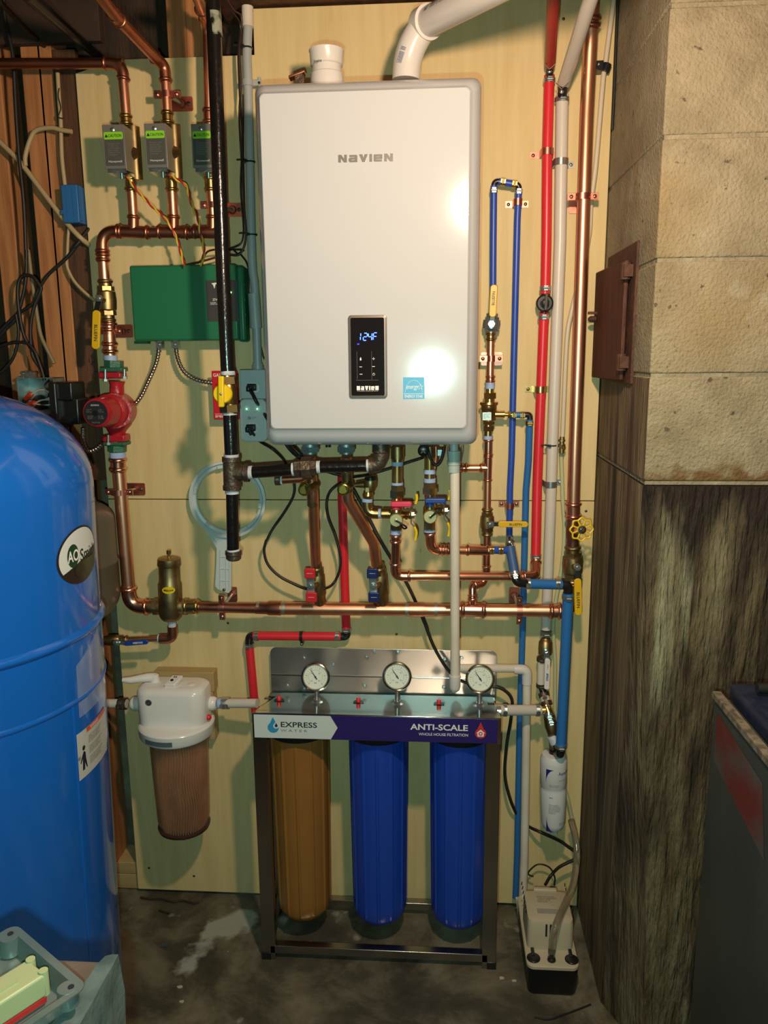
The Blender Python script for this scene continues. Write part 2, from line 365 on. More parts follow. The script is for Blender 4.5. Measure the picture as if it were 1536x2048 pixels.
# framing left of the plywood
def stud(x0, x1, z0, z1, label, y0=.010, y1=.098, m=None):
    return board('wall_stud', label, 'wall stud', B().bx(x0, x1, y0, y1, z0, z1), m or stud_m, 'orange brown wall studs left of the plywood', .003)
def wx(pxx, pyy, s): return W(pxx, pyy, s).x
stud(wx(66, 400, -.01), wx(106, 400, -.01), .09, 2.58, 'orange brown wall stud behind the arching cream cable at upper left')
stud(wx(-14, 400, -.01), wx(24, 400, -.01), .09, 2.58, 'orange brown wall stud at the left edge behind the hanging black cord')
stud(-.968, -.932, .09, 2.58, 'narrow brown stud beside the left edge of the plywood')
board('blocking_board', 'dark brown board filling the gap between the stud and the plywood beside the pump', 'wooden board', B().bx(-.930, -.874, .010, .030, 1.22, 2.262), wood_br)
stud(-1.62, -1.58, .09, 2.58, 'orange brown wall stud at the far left')
stud(wx(334, 70, -.012), wx(372, 70, -.012), 2.0, 2.58, 'short brown stud end showing above the plywood behind the copper pipes', .012)
stud(wx(374, 70, -.03), wx(408, 70, -.03), 2.0, 2.58, 'short brown stud end above the plywood, next to the black gas pipe', .020)
board('sole_plate', 'upper of two pale floor plates at the foot of the wall left of the plywood', 'floor plate', B().bx(-1.9, -.80, .012, .098, .052, .089), wood_lt)
board('sole_plate', 'lower of two pale floor plates, lying on the concrete floor left of the plywood', 'floor plate', B().bx(-1.9, -.80, .012, .098, .004, .050), wood_lt)
board('ceiling_beam', 'dark brown beam across the top above the heater', 'wooden beam', B().bx(-.52, 1.2, -.045, .10, 2.336, 2.58), wood_br)
for i, x in enumerate((-1.15, -.72, .98)):
    board('ceiling_joist', ('dark ceiling joist at the left edge', 'dark ceiling joist above the zone valves', 'dark ceiling joist above the block chimney')[i], 'ceiling joist', B().bx(x, x + .045, -3.5, -.05, 2.42, 2.579), joist_m, 'dark ceiling joists')
board('shade_board', 'dark board added as the shade above the studs at top left', 'wooden beam', B().bx(-2.5, -.80, -.012, .0095, 2.27, 2.578), joist_m)  # dark sheet over the stud tops, stands in for the shade up there

# block chimney on the right (its left face is seen at an angle)
zl = [W(1400, y, .455).z for y in (8, 272, 519, 750, 966)]
XC, YC = .3965, -.455
zt = [2.579] + zl
b = B()
for i in range(5):
    z1, z0 = zt[i] - (.0035 if i else 0), zt[i + 1] + .0035
    xs = [XC, XC + (.40 if i % 2 else .42), 1.3, 1.75]
    for j in range(3): b.bx(xs[j] + (.004 if j else 0), xs[j + 1] - .004, YC, .09, z0, z1)
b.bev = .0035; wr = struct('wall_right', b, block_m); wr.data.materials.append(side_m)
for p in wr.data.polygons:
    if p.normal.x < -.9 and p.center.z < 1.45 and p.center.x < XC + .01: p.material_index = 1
struct('wall_right_mortar', B().bx(XC + .003, 1.74, YC + .003, .088, zl[4] - .004, 2.57), mortar_m)
# rough foundation below
def rough_slab(x0, x1, y0, y1, z0, z1, n, amp, seed):
    rng = random.Random(seed); b = B(); nz = int((z1 - z0) / n) + 1; nx = int((x1 - x0) / n) + 1; ny = int((y1 - y0) / n) + 1
    import mathutils
    rings = []
    for k in range(nz + 1):
        z = z0 + (z1 - z0) * k / nz; ring = []; c_ = .012 + .13 * (1 - (z - z0) / (z1 - z0))
        prof = [(x0 + .012, y1)] + [(x0, y1 - (y1 - y0 - c_) * (q + 1) / ny) for q in range(ny)] + [(x0 + .22 * c_, y0 + .5 * c_)] + [(x0 + .5 * c_ + (x1 - x0 - .5 * c_) * q / nx, y0) for q in range(nx + 1)]
        for i, (x, y) in enumerate(prof):
            nv = mathutils.noise.noise(V((x * 9 + seed, y * 9, z * 3))) + .5 * mathutils.noise.noise(V((x * 30, y * 30 + seed, z * 6)))
            e = .4 if k in (0,) else 1
            if i < ny + 1: ring.append(V((x + abs(nv) * amp * .4 * e, y, z)))
            else: ring.append(V((x + abs(nv) * amp * .5 * (i == ny + 1), y + nv * amp * e, z)))
        ring += [V((x1, y1, z))]
        rings.append(ring)
    return b.loft(rings)
low = rough_slab(XC - .001, 1.75, YC - .010, .088, 0, zl[4] - .006, .022, .010, 3)
lo_o = struct('wall_right_base', low, stain_m)
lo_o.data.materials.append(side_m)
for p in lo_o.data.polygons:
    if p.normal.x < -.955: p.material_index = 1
# stained strip of the left face under the little door

# rusty cleanout door on the chimney's left face
t = T('cleanout_door', 'rusty brown cleanout door standing ajar on the left side of the block chimney', 'cleanout door')
rust = mat('rusty_iron', (.105, .030, .014), .6, .3, (.05, .015, .009), 16, stretch=(2, 6, .5), bump=.3, bscale=60)
rust_d = mat('dark_rust', (.05, .022, .014), .7, .2, (.10, .04, .02), 30, bump=.4)
zt0, zb0 = 1.722, 1.484
f = B().bx(XC - .006, XC + .004, -.325, -.045, zb0 - .01, zt0 + .035); f.bev = .003
fr = t.p('door_frame', f, rust_d)
d = B(); d.obx(V((XC - .019, -.155, (zt0 + zb0) / 2)), V((.04, -1, 0)), ZA, V((1, .04, 0)), .128, .122, .005); d.bev = .003
dr = t.p('door_leaf', d, rust)
h = B()
for z in (zt0 - .02, zb0 + .035): h.cyl(V((XC - .018, -.290, z - .017)), V((XC - .018, -.290, z + .017)), .011, n=14); h.bx(XC - .024, XC, -.305, -.28, z - .012, z + .012)
t.p('hinge', h, rust_d)
l = B(); l.bx(XC - .048, XC - .012, -.06, -.052, 1.628, 1.634); l.lathe(V((XC - .03, -.058, 1.617)), -XA, [(0, .007), (.012, .007), (.018, .003)], 12)
t.p('latch', l, rust_d)
t.done()

# grey metal cabinet at the right edge
cabm = mat('scuffed_grey_cabinet', (.055, .068, .064), .45, .3, (.075, .085, .078), 6, bump=.05)
A = W(1430, 1385, .60)
cx0, cy1, cz = A.x, -.60, A.z
t = T('metal_cabinet', 'dark grey metal cabinet with a navy lid in front of the stained wall', 'cabinet')
b = B().bx(cx0, cx0 + .5, -1.25, cy1, 0, cz - .012); b.bev = .004; bo = t.p('body', b, cabm)
b = B().bx(cx0 - .004, cx0 + .012, -1.25, cy1 + .003, cz - .012, cz + .002); b.bev = .002; t.p('edge_trim', b, mat('worn_metal_edge', (.36, .32, .24), .5, .5, (.16, .14, .10), 60, (.4, .6)))
b = B().bx(cx0 + .022, cx0 + .5, -1.25, cy1 - .006, cz - .008, cz + .022); b.bev = .006; li = t.p('lid', b, mat('navy_lid', (.010, .016, .045), .35, 0, (.03, .04, .07), 30, (.45, .8)))
hp = W(1512, 1397, .66); hp.z = cz + .036
b = B().tube([hp, hp + V((.16, 0, 0))], .0095, 16); b.bx(hp.x + .03, hp.x + .045, hp.y - .006, hp.y + .006, cz + .02, hp.z); t.p('handle', b, black_r, li)
# scuffed red and white sticker with a folded corner shape on the cabinet's side
def side_pt(y, z): return V((cx0 - .0006, y, z))
b = B(); b.flat = True; b.add([side_pt(-.62, cz - .03), side_pt(-.83, cz - .05), side_pt(-.86, cz - .165), side_pt(-.62, cz - .125)], [(0, 1, 2, 3)])
t.p('sticker', b, mat('worn_red_sticker', (.13, .018, .014), .6, 0, (.075, .075, .065), 9, (.42, .6)), bo)
t.done()

# ================================================================ plumbing helpers
def hose_clamp(t, P, a, r, sub=None, name='hose_clamp', m=None):
    b = B(); a = a.normalized(); b.lathe(P - a * .005, a, [(0, r * 1.0), (0, r * 1.14), (.010, r * 1.14), (.010, r * 1.0)], 24)
    u = V((0, -1, 0)) if abs(a.y) < .8 else ZA
    w = a.cross(u).normalized()
    b.obx(P + u * r * 1.25, a, w, u, .0055, .0045, .0022); b.cyl(P + u * r * 1.36 - w * .006, P + u * r * 1.36 + w * .006, .0026, n=10)
    return t.p(name, b, m or zinc, sub)
def screw(b, P, r=.0035, d=V((0, -1, 0))):
    b.lathe(P, d, [(0, r), (.0012, r), (.0026, r * .6), (.003, .0001)], 12)
def hanger(label, px_, s, r, plate_px, axis='v', group='copper bell hangers holding copper pipe', ph=(.026, .016), ears='h'):
    """split ring on a stand-off plate"""
    P = W(px_[0], px_[1], s); t = T('pipe_hanger', label, 'pipe hanger', group)
    a = ZA if axis == 'v' else XA; e = XA if axis == 'v' else ZA
    b = B(); b.lathe(P - a * .007, a, [(0, r * 1.02), (0, r * 1.13), (.014, r * 1.13), (.014, r * 1.02)], 28)
    for sg in (-1, 1):
        b.obx(P + e * sg * (r + .009), e, a, YA, .010, .007, .004)
        screw(b, P + e * sg * (r + .011) + V((0, -.004, 0)), .0045)
    rg = t.p('ring', b, clamp_cu)
    Q = W(plate_px[0], plate_px[1], .003); b = B(); b.rplate(Q + V((0, .0015, 0)), XA, ZA, V((0, -1, 0)), ph[0], ph[1], .004, .003)
    pl = t.p('plate', b, clamp_cu)
    d = V((Q.x, 0, Q.z)) - V((P.x, 0, P.z)); d = d.normalized() * min(ph[0], ph[1], max(d.length, .001)) * .5 if d.length > 0 else d
    b = B(); b.cyl(V((Q.x, -.001, Q.z)), V((Q.x, -.010, Q.z)), .012, .007, 20); t.p('boss', b, clamp_cu, pl)
    b = B(); st = V((Q.x, -.008, Q.z)); b.tube([st, P + (st - P).normalized() * r], .004, 12); t.p('threaded_stem', b, zinc)
    b = B(); screw(b, Q + V((ph[0] * .62, -.002, 0)), .005); t.p('screw', b, iron_fit, pl)
    return t.done()
def strap(label, px_, s, r, half, m=None, axis='v', wd=.0075, group='two-hole pipe straps', name='pipe_strap', scm=None):
    P = W(px_[0], px_[1], s); m = m or clamp_cu; e = XA if axis == 'v' else ZA; a = ZA if axis == 'v' else XA
    t = T(name, label, 'pipe strap', group); b = B(); n = 12; ring_o = []; R = r + .0006; th = .0016
    y0 = -.0005
    prof = [e * -half + V((0, y0, 0)), e * -(R + .001) + V((0, y0, 0))]
    prof += [e * (-R * math.cos(math.pi * i / n)) + V((0, -s - R * math.sin(math.pi * i / n), 0)) for i in range(n + 1)]
    prof += [e * (R + .001) + V((0, y0, 0)), e * half + V((0, y0, 0))]
    C0 = V((P.x, 0, P.z))
    outer = []
    for i, q in enumerate(prof):
        if i <= 1 or i >= len(prof) - 2: outer.append(q + V((0, -th, 0)) + (e * (-th if i == 1 else th if i == len(prof) - 2 else 0)))
        else:
            k = i - 2; outer.append(e * (-(R + th) * math.cos(math.pi * k / n)) + V((0, -s - (R + th) * math.sin(math.pi * k / n), 0)))
    poly = prof + outer[::-1]
    b.loft([[C0 + q - a * wd for q in poly], [C0 + q + a * wd for q in poly]]); st = t.p('band', b, m)
    b = B()
    for sg in (-1, 1): screw(b, C0 + e * sg * (half - .007) + V((0, y0 - th, 0)), .0042)
    t.p('screw', b, scm or copper_old, st)
    return t.done()
def zip_tie(label, P, a, r, group='black zip ties'):
    t = T('zip_tie', label, 'zip tie', group); b = B(); a = a.normalized()
    b.lathe(P - a * .0016, a, [(0, r), (0, r + .0012), (.0032, r + .0012), (.0032, r)], 24); t.p('loop', b, black_p)
    u = V((-.35, -1, 0)).normalized(); b = B(); b.obx(P + u * (r + .003), XA, YA, ZA, .003, .003, .003); b.obx(P + u * (r + .003) + V((-.012, -.001, .002)), XA, YA, ZA, .010, .0008, .0015)
    t.p('tail', b, black_p); return t.done()
def ball_valve(label, p, q, r, pivot, grip0, grip1, gm, gw=.017, body_m=None, writing=None, wcol=None, name='ball_valve', ends=True, neck=black_p, group=None):
    """brass quarter turn valve: body on the line p-q, handle from the pivot over grip0 to grip1"""
    body_m = body_m or brass_d; t = T(name, label, 'valve', group); a = (q - p).normalized(); L = (q - p).length; b = B()
    b.lathe(p, a, [(0, r * 1.12), (L * .16, r * 1.12), (L * .17, r * 1.3), (L * .26, r * 1.3), (L * .30, r * 1.62), (L * .5, r * 1.72), (L * .70, r * 1.62), (L * .74, r * 1.3), (L * .83, r * 1.3), (L * .84, r * 1.12), (L, r * 1.12)], 28)
    b.hexn(p + a * L * .17, p + a * L * .27, r * 1.5); b.hexn(p + a * L * .73, p + a * L * .83, r * 1.5)
    if ends: b.bead(p + a * r * .4, a, r * 1.12); b.bead(q - a * r * .4, a, r * 1.12)
    bo = t.p('body', b, body_m)
    c = (p + q) / 2; d = (pivot - c); d = d - a * d.dot(a); b = B(); dn = d.normalized()
    b.cyl(c + dn * r, pivot - dn * .001, r * .55, n=16); t.p('stem', b, body_m)
    b = B(); b.hexn(pivot, pivot + dn * .007, .0085); b.cyl(pivot, pivot + dn * .011, .004, n=12); t.p('handle_nut', b, zinc)
    g = (grip1 - grip0); gl = g.length; g = g.normalized(); sidew = g.cross(dn).normalized()
    b = B(); mid = (pivot + grip0) / 2; b.obx(mid, (grip0 - pivot), sidew, dn, (grip0 - pivot).length / 2 + .004, gw * .38, .0014); b.bev = .0008
    hd = t.p('handle', b, neck)
    b = B(); b.prism(rrect(gl / 2, gw / 2, gw * .45), (grip0 + grip1) / 2 - dn * .0035, g, sidew, dn, .007); b.bev = .0015
    gr = t.p('grip', b, gm, hd)
    if writing:
        b = text_mesh(writing, (grip0 * .42 + grip1 * .58) + dn * .0035, g if g.x + g.z * -1 > -2 else -g, V((0, -1, 0)).cross(g) if False else dn.cross(g), gl * .42, gw * .42, .012)
        b.flat = True; t.p('lettering', b, wcol or ink, gr)
    return t.done()
def run(name, label, cat='pipe', group=None): return T(name, label, cat, group)
def pipe(t, pts, s, wpx, m, name='pipe', bend=None, sub=None, r=None, n=20):
    P = px(pts, s); r = r or fw(P[len(P) // 2], wpx)
    t.p(name, B().tube(fillet(P, bend or r * 2.5, 10), r, n), m, sub); return P, r

# ================================================================ pipes at top left
# left zone line
t = run('copper_pipe', 'brown copper pipe entering from the left edge and bending down to the left zone valve')
P, r = pipe(t, [(-60, 127, .062), (200, 127), (246, 128)], .062, 20, copper_old)
E_ = px([C1(608, 372), C1(738, 378), C1(728, 480)], .062)
t.p('elbow', B().elbow(E_[0], E_[1], E_[2], r, bend=.034), copper_old)
pipe(t, [C1(728, 480), C1(748, 725)], .062, 0, copper, r=r); t.p('coupling', B().sleeve(*px([C1(742, 675), C1(747, 745)], .062), r), brass)
t.done()
t = run('copper_pipe', 'brown copper pipe slanting down from the joists to the middle zone valve')
P, r = pipe(t, [C1(560, -60) + (.42,), C1(690, 105) + (.30,), C1(925, 350) + (.085,)], .1, 0, copper_old, r=r)
t.p('coupling', B().sleeve(W(*C1(660, 72), .318), W(*C1(712, 128), .28), r, 1.1), copper_old)
t.p('elbow', B().elbow(W(*C1(905, 330), .09), W(*C1(972, 392), .062), W(*C1(980, 490), .062), r, bend=.02), copper_old)
pipe(t, [C1(978, 470), C1(992, 725)], .062, 0, copper, r=r); t.p('coupling', B().sleeve(*px([C1(986, 655), C1(990, 735)], .062), r), brass)
t.done()
t = run('copper_pipe', 'copper pipe dropping behind the black gas pipe to the right zone valve')
pipe(t, [C1(1150, -60) + (.30,), C1(1200, 70) + (.12,), C1(1228, 150), C1(1236, 740)], .062, 0, copper, r=r)
t.p('coupling', B().sleeve(W(*C1(1188, 50), .14), W(*C1(1215, 110), .08), r, 1.12), copper_fit)
t.p('coupling', B().sleeve(*px([C1(1234, 640), C1(1236, 735)], .062), r, 1.12), copper_old)
t.done()
r34 = r
# risers under the zone valves and the manifold
for i, (xa, xb, lab) in enumerate(((770, 788, 'short copper riser below the left zone valve'), (1010, 1024, 'short copper riser below the middle zone valve'), (1240, 1258, 'short copper riser below the right zone valve, behind the gas pipe'))):
    t = run('copper_riser', lab, 'pipe')
    pipe(t, [C1(xa, 1035), C1(xb, 1300)], .062, 0, copper, r=r34)
    t.p('coupling', B().sleeve(*px([C1(xa + 1, 1042), C1(xa + 5, 1135)], .062), r34, 1.13), brass)
    t.done()
t = run('copper_manifold', 'brown copper manifold joining the three zone risers and turning down at its left end')
rm = .0128
M = px([C1(700, 1372), C1(1290, 1378)], .062); t.p('pipe', B().tube(M, rm, 20), copper_old)
for a, bq, c in ((700, 885, 788), (930, 1120, 1024), (1140, 1350, 1255)):
    t.p('tee', B().tee(*px([C1(a, 1369), C1(bq, 1374), C1(c, 1371), C1(c, 1270)], .062), rm, r34), copper_old)
t.p('elbow', B().elbow(*px([C1(712, 1368), C1(602, 1366), C1(606, 1500)], .062), rm, bend=.036), copper_old)
pipe(t, [C1(606, 1490), C2(618, 250)], .062, 0, copper, r=rm)
t.p('coupling', B().sleeve(*px([C1(607, 1490), C1(609, 1550)], .062), rm), copper_old)
t.done()
ball_valve('brass ball valve with a hanging yellow handle above the red pump', *px([C2(620, 232), C2(642, 488)], .062), .0135, W(*C2(588, 345), .105), W(*C2(572, 415), .108), W(*C2(566, 645), .108), yellow, .019, writing='BLUEFIN')
t = run('copper_pipe', 'short copper pipe between the yellow handled valve and the red pump')
pipe(t, [C2(642, 480), C2(652, 690)], .062, 0, copper, r=.0145); t.p('coupling', B().sleeve(*px([C2(644, 480), C2(646, 545)], .062), .0145), copper_fit)
t.p('coupling', B().sleeve(*px([C2(648, 600), C2(651, 675)], .062), .0145, 1.15), copper_fit); t.p('thread_tape', B().cyl(*px([C2(652, 682), C2(653, 712)], .062), .0165), tape)
t.done()

# the red circulator pump
s0 = .070
t = T('circulator_pump', 'red cast iron circulator pump with a round black label on the left pipe', 'pump')
def pc(x, y, s=s0): return W(*C2(x, y), s)
b = B(); b.lathe(pc(690, 835), pc(690, 1140) - pc(690, 835), [(0, .020), (.010, .017), (.035, .018), (.055, .032), (.080, .040), (.105, .036), (.120, .024), (.135, .017), (.150, .020)], 32)
b.cyl(pc(700, 1005, .045), pc(672, 1010, .125), .045, .042, 40)
body = t.p('volute', b, pump_red)
for p, q in ((pc(665, 780), pc(667, 817)), (pc(688, 1148), pc(690, 1190))): b = B().obx((p + q) / 2, XA, YA, ZA, .0285, .021, abs(p.z - q.z) / 2); b.bev = .004; t.p('flange', b, pump_red)
ax0, ax1 = pc(665, 1010, .115), pc(566, 1022, .205)
b = B(); a = (ax1 - ax0); L = a.length; b.lathe(ax0, a, [(0, .041), (L * .25, .041), (L * .3, .036), (L * .85, .0345), (L * .97, .0335), (L, .031)], 40); mo = t.p('motor_housing', b, pump_red)
b = B(); an = a.normalized(); b.lathe(ax1, an, [(-.001, .0285), (.0015, .0285)], 40); lab = t.p('round_label', b, ink, mo)
u = an.cross(ZA).normalized(); u = u if u.x > 0 else -u; vv = ZA - an * ZA.dot(an); vv.normalize()
b = B(); b.lathe(ax1, an, [(.001, .006), (.0035, .006)], 20); t.p('centre_plug', b, black_p, lab)
for k, (dx, dz, wd_, txt) in enumerate(((0, .018, .020, 'GRUNDFOS'), (-.015, .005, .014, 'TYPE UPS\n15-58\nPART NO.'), (.014, .005, .013, '115V\n60 Hz\n1/25 HP'), (-.013, -.010, .014, 'MAX 145 PSI\nMAX 230 F'), (.013, -.010, .013, 'CL 180\nPC 0848'), (0, -.022, .020, 'MADE IN USA'))):
    b = text_mesh(txt, ax1 + an * .0018 + u * dx + vv * dz, u, vv, wd_, .0035 if '\n' not in txt else .008); b.flat = True; t.p('lettering', b, ink_g if k else ink_w, lab)
b = B()
for x, y0, y1 in ((622, 765, 835), (735, 765, 820), (640, 1150, 1210)): b.cyl(pc(x, y0, s0 + .024), pc(x, y1, s0 + .024), .0035, n=10); b.hexn(pc(x, y1 - 14, s0 + .024), pc(x, y1, s0 + .024), .007)
t.p('flange_bolt', b, zinc)
b = B(); P0 = pc(470, 835, .05); P1 = pc(385, 1105, .05); b.bx(P1.x - .004, P1.x + .016, -.115, -.03, P1.z, P0.z); b.bx(P1.x, P1.x + .052, -.105, -.03, P0.z - .045, P0.z); b.bx(P1.x + .01, P1.x + .06, -.095, -.03, P1.z + .01, P0.z - .04); b.bev = .005
t.p('terminal_box', b, black_p)
t.done()
for nm, (x0, x1, ya, yb, yc, yd), lab in (('pump_flange', (595, 750, 712, 752, 752, 778), 'green cast iron flange nut on top of the red pump'), ('pump_flange', (608, 775, 1250, 1212, 1212, 1190), 'green cast iron flange nut under the red pump')):
    t = T(nm, lab, 'pipe flange'); c = (x0 + x1) / 2
    b = B(); hz = abs(pc(c, yc).z - pc(c, yd).z) / 2; b.obx((pc(c, yc) + pc(c, yd)) / 2, XA, YA, ZA, .0285, .021, hz); b.bev = .003; t.p('flange', b, green_cast)
    b = B(); b.hexn(pc(c, ya), pc(c, yb), .0235); t.p('hex_neck', b, green_cast); t.done()
# copper from the pump down to the air separator
t = run('copper_pipe', 'long copper pipe from the red pump down to the brass air separator')
P, r = pipe(t, [D1(400, 100), D1(465, 880)], .072, 26, copper)
t.p('thread_tape', B().cyl(*px([D1(398, 72), D1(400, 104)], .072), r * 1.15), tape)
t.p('coupling', B().sleeve(*px([D1(400, 100), D1(404, 190)], .072), r, 1.12), copper_fit)
t.p('elbow', B().elbow(*px([D1(462, 860), D1(472, 985), D1(590, 985)], .072), r, bend=.04), copper_fit)
t.done()
rH = r
# brass air separator
s1 = .078
t = T('air_separator', 'brass air separator can with a yellow oval label', 'air separator')
def q1(x, y): return W(*D1(x, y), s1)
top, bot = q1(703, 700), q1(715, 1060); a = bot - top; L = a.length; k = MP(top) / 2.954
b = B(); b.lathe(top, a, [(L * .10, 62 * k), (L * .37, 63 * k), (L * .41, 70 * k), (L * .90, 71 * k), (L * .96, 64 * k), (L, 50 * k)], 36)
b.lathe(q1(590, 983), XA, [(0, .0185), (.020, .0185), (.022, .021), (.03, .021)], 28); b.lathe(q1(765, 983), XA, [(0, .021), (.006, .021), (.012, .0195), (.04, .0195)], 28)
b.hexn(q1(640, 983) - XA * .012, q1(640, 983), .0225); b.hexn(q1(790, 983), q1(790, 983) + XA * .012, .0225)
t.p('body', b, brass_d)
b = B(); b.lathe(top, a, [(-.003, 50 * k), (0, 66 * k), (L * .10, 70 * k), (L * .12, 66 * k)], 36); t.p('cap', b, brass_d)
b = B(); b.cyl(top, top - a.normalized() * .012, .0035, n=12); b.lathe(top - a.normalized() * .012, -a, [(0, .006), (.010, .006), (.011, .003)], 16); t.p('vent', b, brass)
c = W(*D1(698, 890), s1 + 74 * k); b = B(); ov = [(.0168 * math.cos(i * math.pi / 12), .0092 * math.sin(i * math.pi / 12)) for i in range(24)]
# wrap the oval on the can
def wrap(poly, cc, R, ax_x, ax_y, lift=.0004):
    out = []
    for x, z in poly:
        th = (cc.x - ax_x + x) / R; out.append(V((ax_x + (R + lift) * math.sin(th), ax_y - (R + lift) * math.cos(th), cc.z + z)))
    return out
R = 71 * k; axx = q1(711, 890).x
vs = wrap([(0, 0)] + ov, c, R, axx, -s1, .0006); b.add(vs, [(0, i, i % 24 + 1) for i in range(1, 25)]); b.flat = True; lb = t.p('oval_label', b, yellow_b)
b = text_mesh('Webstone', V((c.x, c.y, c.z)), XA, ZA, .025, .006, .02); b.flat = True
b.v = [V((axx + (R + .0012) * math.sin((p.x - axx) / R), -s1 - (R + .0012) * math.cos((p.x - axx) / R), p.z)) for p in b.v]; t.p('lettering', b, ink, lb)
t.done()
t = run('drain_elbow', 'brown elbow and short copper pipe under the brass air separator', 'pipe fitting')
b = B().cyl(*px([D1(720, 1062), D1(722, 1115)], s1), .0105); t.p('thread_tape', b, dope)
t.p('elbow', B().elbow(*px([D1(723, 1100), D1(726, 1172), D1(650, 1175)], s1), .0105, 1.25, bend=.016, beads=False), copper_old)
pipe(t, [D1(660, 1172), D1(440, 1182)], s1, 12, copper); t.p('thread_tape', B().cyl(*px([D1(642, 1172), D1(662, 1172)], s1), .0112), dope)
t.done()
ball_valve('small drain valve with a blue handle beside the blue tank', *px([D1(290, 1186), D1(460, 1180)], s1), .0085, W(*D1(395, 1195), s1 + .026), W(*D1(440, 1203), s1 + .027), W(*D1(580, 1192), s1 + .027), blue_v, .012, writing='WEBSTONE', wcol=ink_w, neck=zinc)

# long header
t = run('copper_header', 'thick copper header pipe running right from the air separator under the heater')
sH = .082
rh = fw(W(700, 1218, sH), 26.0)
t.p('pipe', B().tube(px([D1(800, 985), D1(1330, 995)], sH), rh * .84, 24), copper_old)
t.p('pipe', B().tube(px([(552, 1216.5), (840, 1219)], sH), rh, 24), copper)
t.p('pipe', B().tube(px([(830, 1219), (1100, 1221.5)], sH), rh * .95, 24), copper)
t.p('reducer', B().lathe(W(512, 1216, sH), XA, [(0, rh * .92), (.028, rh * .93), (.034, rh * 1.1), (.065, rh * 1.1)], 28), copper_old)
t.p('reducer', B().lathe(W(818, 1219, sH), XA, [(0, rh * 1.12), (.034, rh * 1.12), (.042, rh * 1.02), (.07, rh * 1.02)], 28), copper)
for x, y in ((517, 1215.5), (568, 1216.5), (814, 1219), (872, 1219.5)): P = W(x, y, sH); t.p('solder_joint', B().cyl(P - XA * .004, P + XA * .004, rh * (1.03 if x != 517 else .9)), solder)
t.p('coupling', B().sleeve(*px([D1(790, 983), D1(885, 984)], sH), rh * .84, 1.16), brass)
t.p('tee', B().tee(*px([D3(340, 1532), D3(565, 1537), D3(450, 1535), D3(448, 1425)], sH), rh * .95, .0092), copper_fit)
t.p('coupling', B().sleeve(*px([D3(1095, 1545), D3(1215, 1547)], sH), rh * .95, 1.13), copper_fit)
b = B()
for x in (641, 757): b.cyl(W(x, 1219, sH), W(x - .5, 1203, sH), .0125, .0145, 20)
t.p('branch_saddle', b, copper_old)
t.done()

# ================================================================ gas line
sG = .27
gr = fw(W(450, 600, sG), 27.5)
t = run('black_gas_pipe', 'tall black iron gas pipe hanging down left of the white heater')
t.p('pipe', B().tube(px([(424, -60), C1(1258, 0), C1(1313, 520 * 2.954), (455.5, 752)], sG), gr, 28), iron)
t.p('thread_sealant', B().lathe(W(455.5, 742, sG), -ZA, [(0, gr * 1.0), (.002, gr * 1.05), (.007, gr * 1.08), (.009, gr)], 28), dope)
t.p('primer_smear', B().tube(px([C1(1262, 75), C1(1272, 218)], sG), gr * 1.008, 28), mat('smeared_primer', (.012, .012, .010), .3, 0, (.28, .30, .22), 26, (.47, .55)))
t.done()
t = T('gas_valve', 'yellow round gas shutoff valve on the black gas pipe', 'valve')
p0, p1 = W(*C4(160, 565), sG), W(*C4(178, 790), sG); L = (p1 - p0).length; a = p1 - p0
b = B(); b.lathe(p0, a, [(0, gr * 1.05), (L * .2, gr * 1.05), (L * .25, gr * 1.2), (L * .75, gr * 1.2), (L * .8, gr * 1.05), (L, gr * 1.05)], 24); b.hexn(p0 + a * .03, p0 + a * .22, gr * 1.45); b.hexn(p0 + a * .76, p0 + a * .96, gr * 1.55)
t.p('body', b, brass)
c = W(*C4(137, 672), sG + .04); cw = W(*C4(172, 672), sG)
b = B(); b.cyl(cw, c, .012); t.p('stem', b, brass)
b = B(); b.lathe(c, V((0, -1, 0)), [(-.004, .0195), (0, .0208), (.006, .0208), (.009, .0185)], 36); hd = t.p('round_knob', b, yellow_b)
b = B(); b.obx(c + V((.000, -.013, .005)), V((.04, 0, 1)), XA, YA, .033, .0062, .006); b.bev = .003; t.p('lever', b, yellow_b, hd)
b = B(); screw(b, c + V((0, -.018, 0)), .003); t.p('screw', b, zinc, hd)
t.done()
t = run('black_gas_pipe', 'short black gas pipe between the yellow valve and the iron tee')
t.p('pipe', B().tube(px([C4(175, 790), C4(187, 1060)], sG), gr * 1.02, 28), iron)
t.p('thread_sealant', B().cyl(*px([C4(175, 783), C4(176, 797)], sG), gr * 1.1), dope)
t.p('thread_sealant', B().cyl(*px([C4(185, 1030), C4(186, 1050)], sG), gr * 1.1), dope); t.done()
t = T('iron_tee', 'cast iron tee where the black gas line turns right under the heater', 'pipe fitting')
A0, A1, Cc, Br = px([C4(184, 1045), C4(190, 1240), C4(187, 1140), C4(290, 1140)], sG)
b = B(); b.cyl(A0, A1, gr * 1.28); b.cyl(Cc, Br, gr * 1.22)
for P, a_ in ((A0, A1 - A0), (A1, A0 - A1), (Br, Cc - Br)): b.lathe(P, a_, [(0, gr * 1.38), (.010, gr * 1.4), (.012, gr * 1.28)], 28)
t.p('body', b, iron_fit); t.done()
t = run('black_gas_pipe', 'capped black drip leg hanging in front of the white filter wrench')
t.p('pipe', B().tube(px([C4(189, 1235), D1(1082, 690)], sG), gr * .93, 28), iron)
t.p('thread_sealant', B().cyl(*px([C4(189, 1236), C4(190, 1262)], sG), gr * 1.06), dope)
P0, P1 = px([D1(1084, 655), D1(1086, 728)], sG)
t.p('cap', B().lathe(P0, P1 - P0, [(0, gr * 1.28), (.008, gr * 1.3), (.010, gr * 1.18), (.018, gr * 1.16), (.022, gr * .9)], 28), iron_fit)
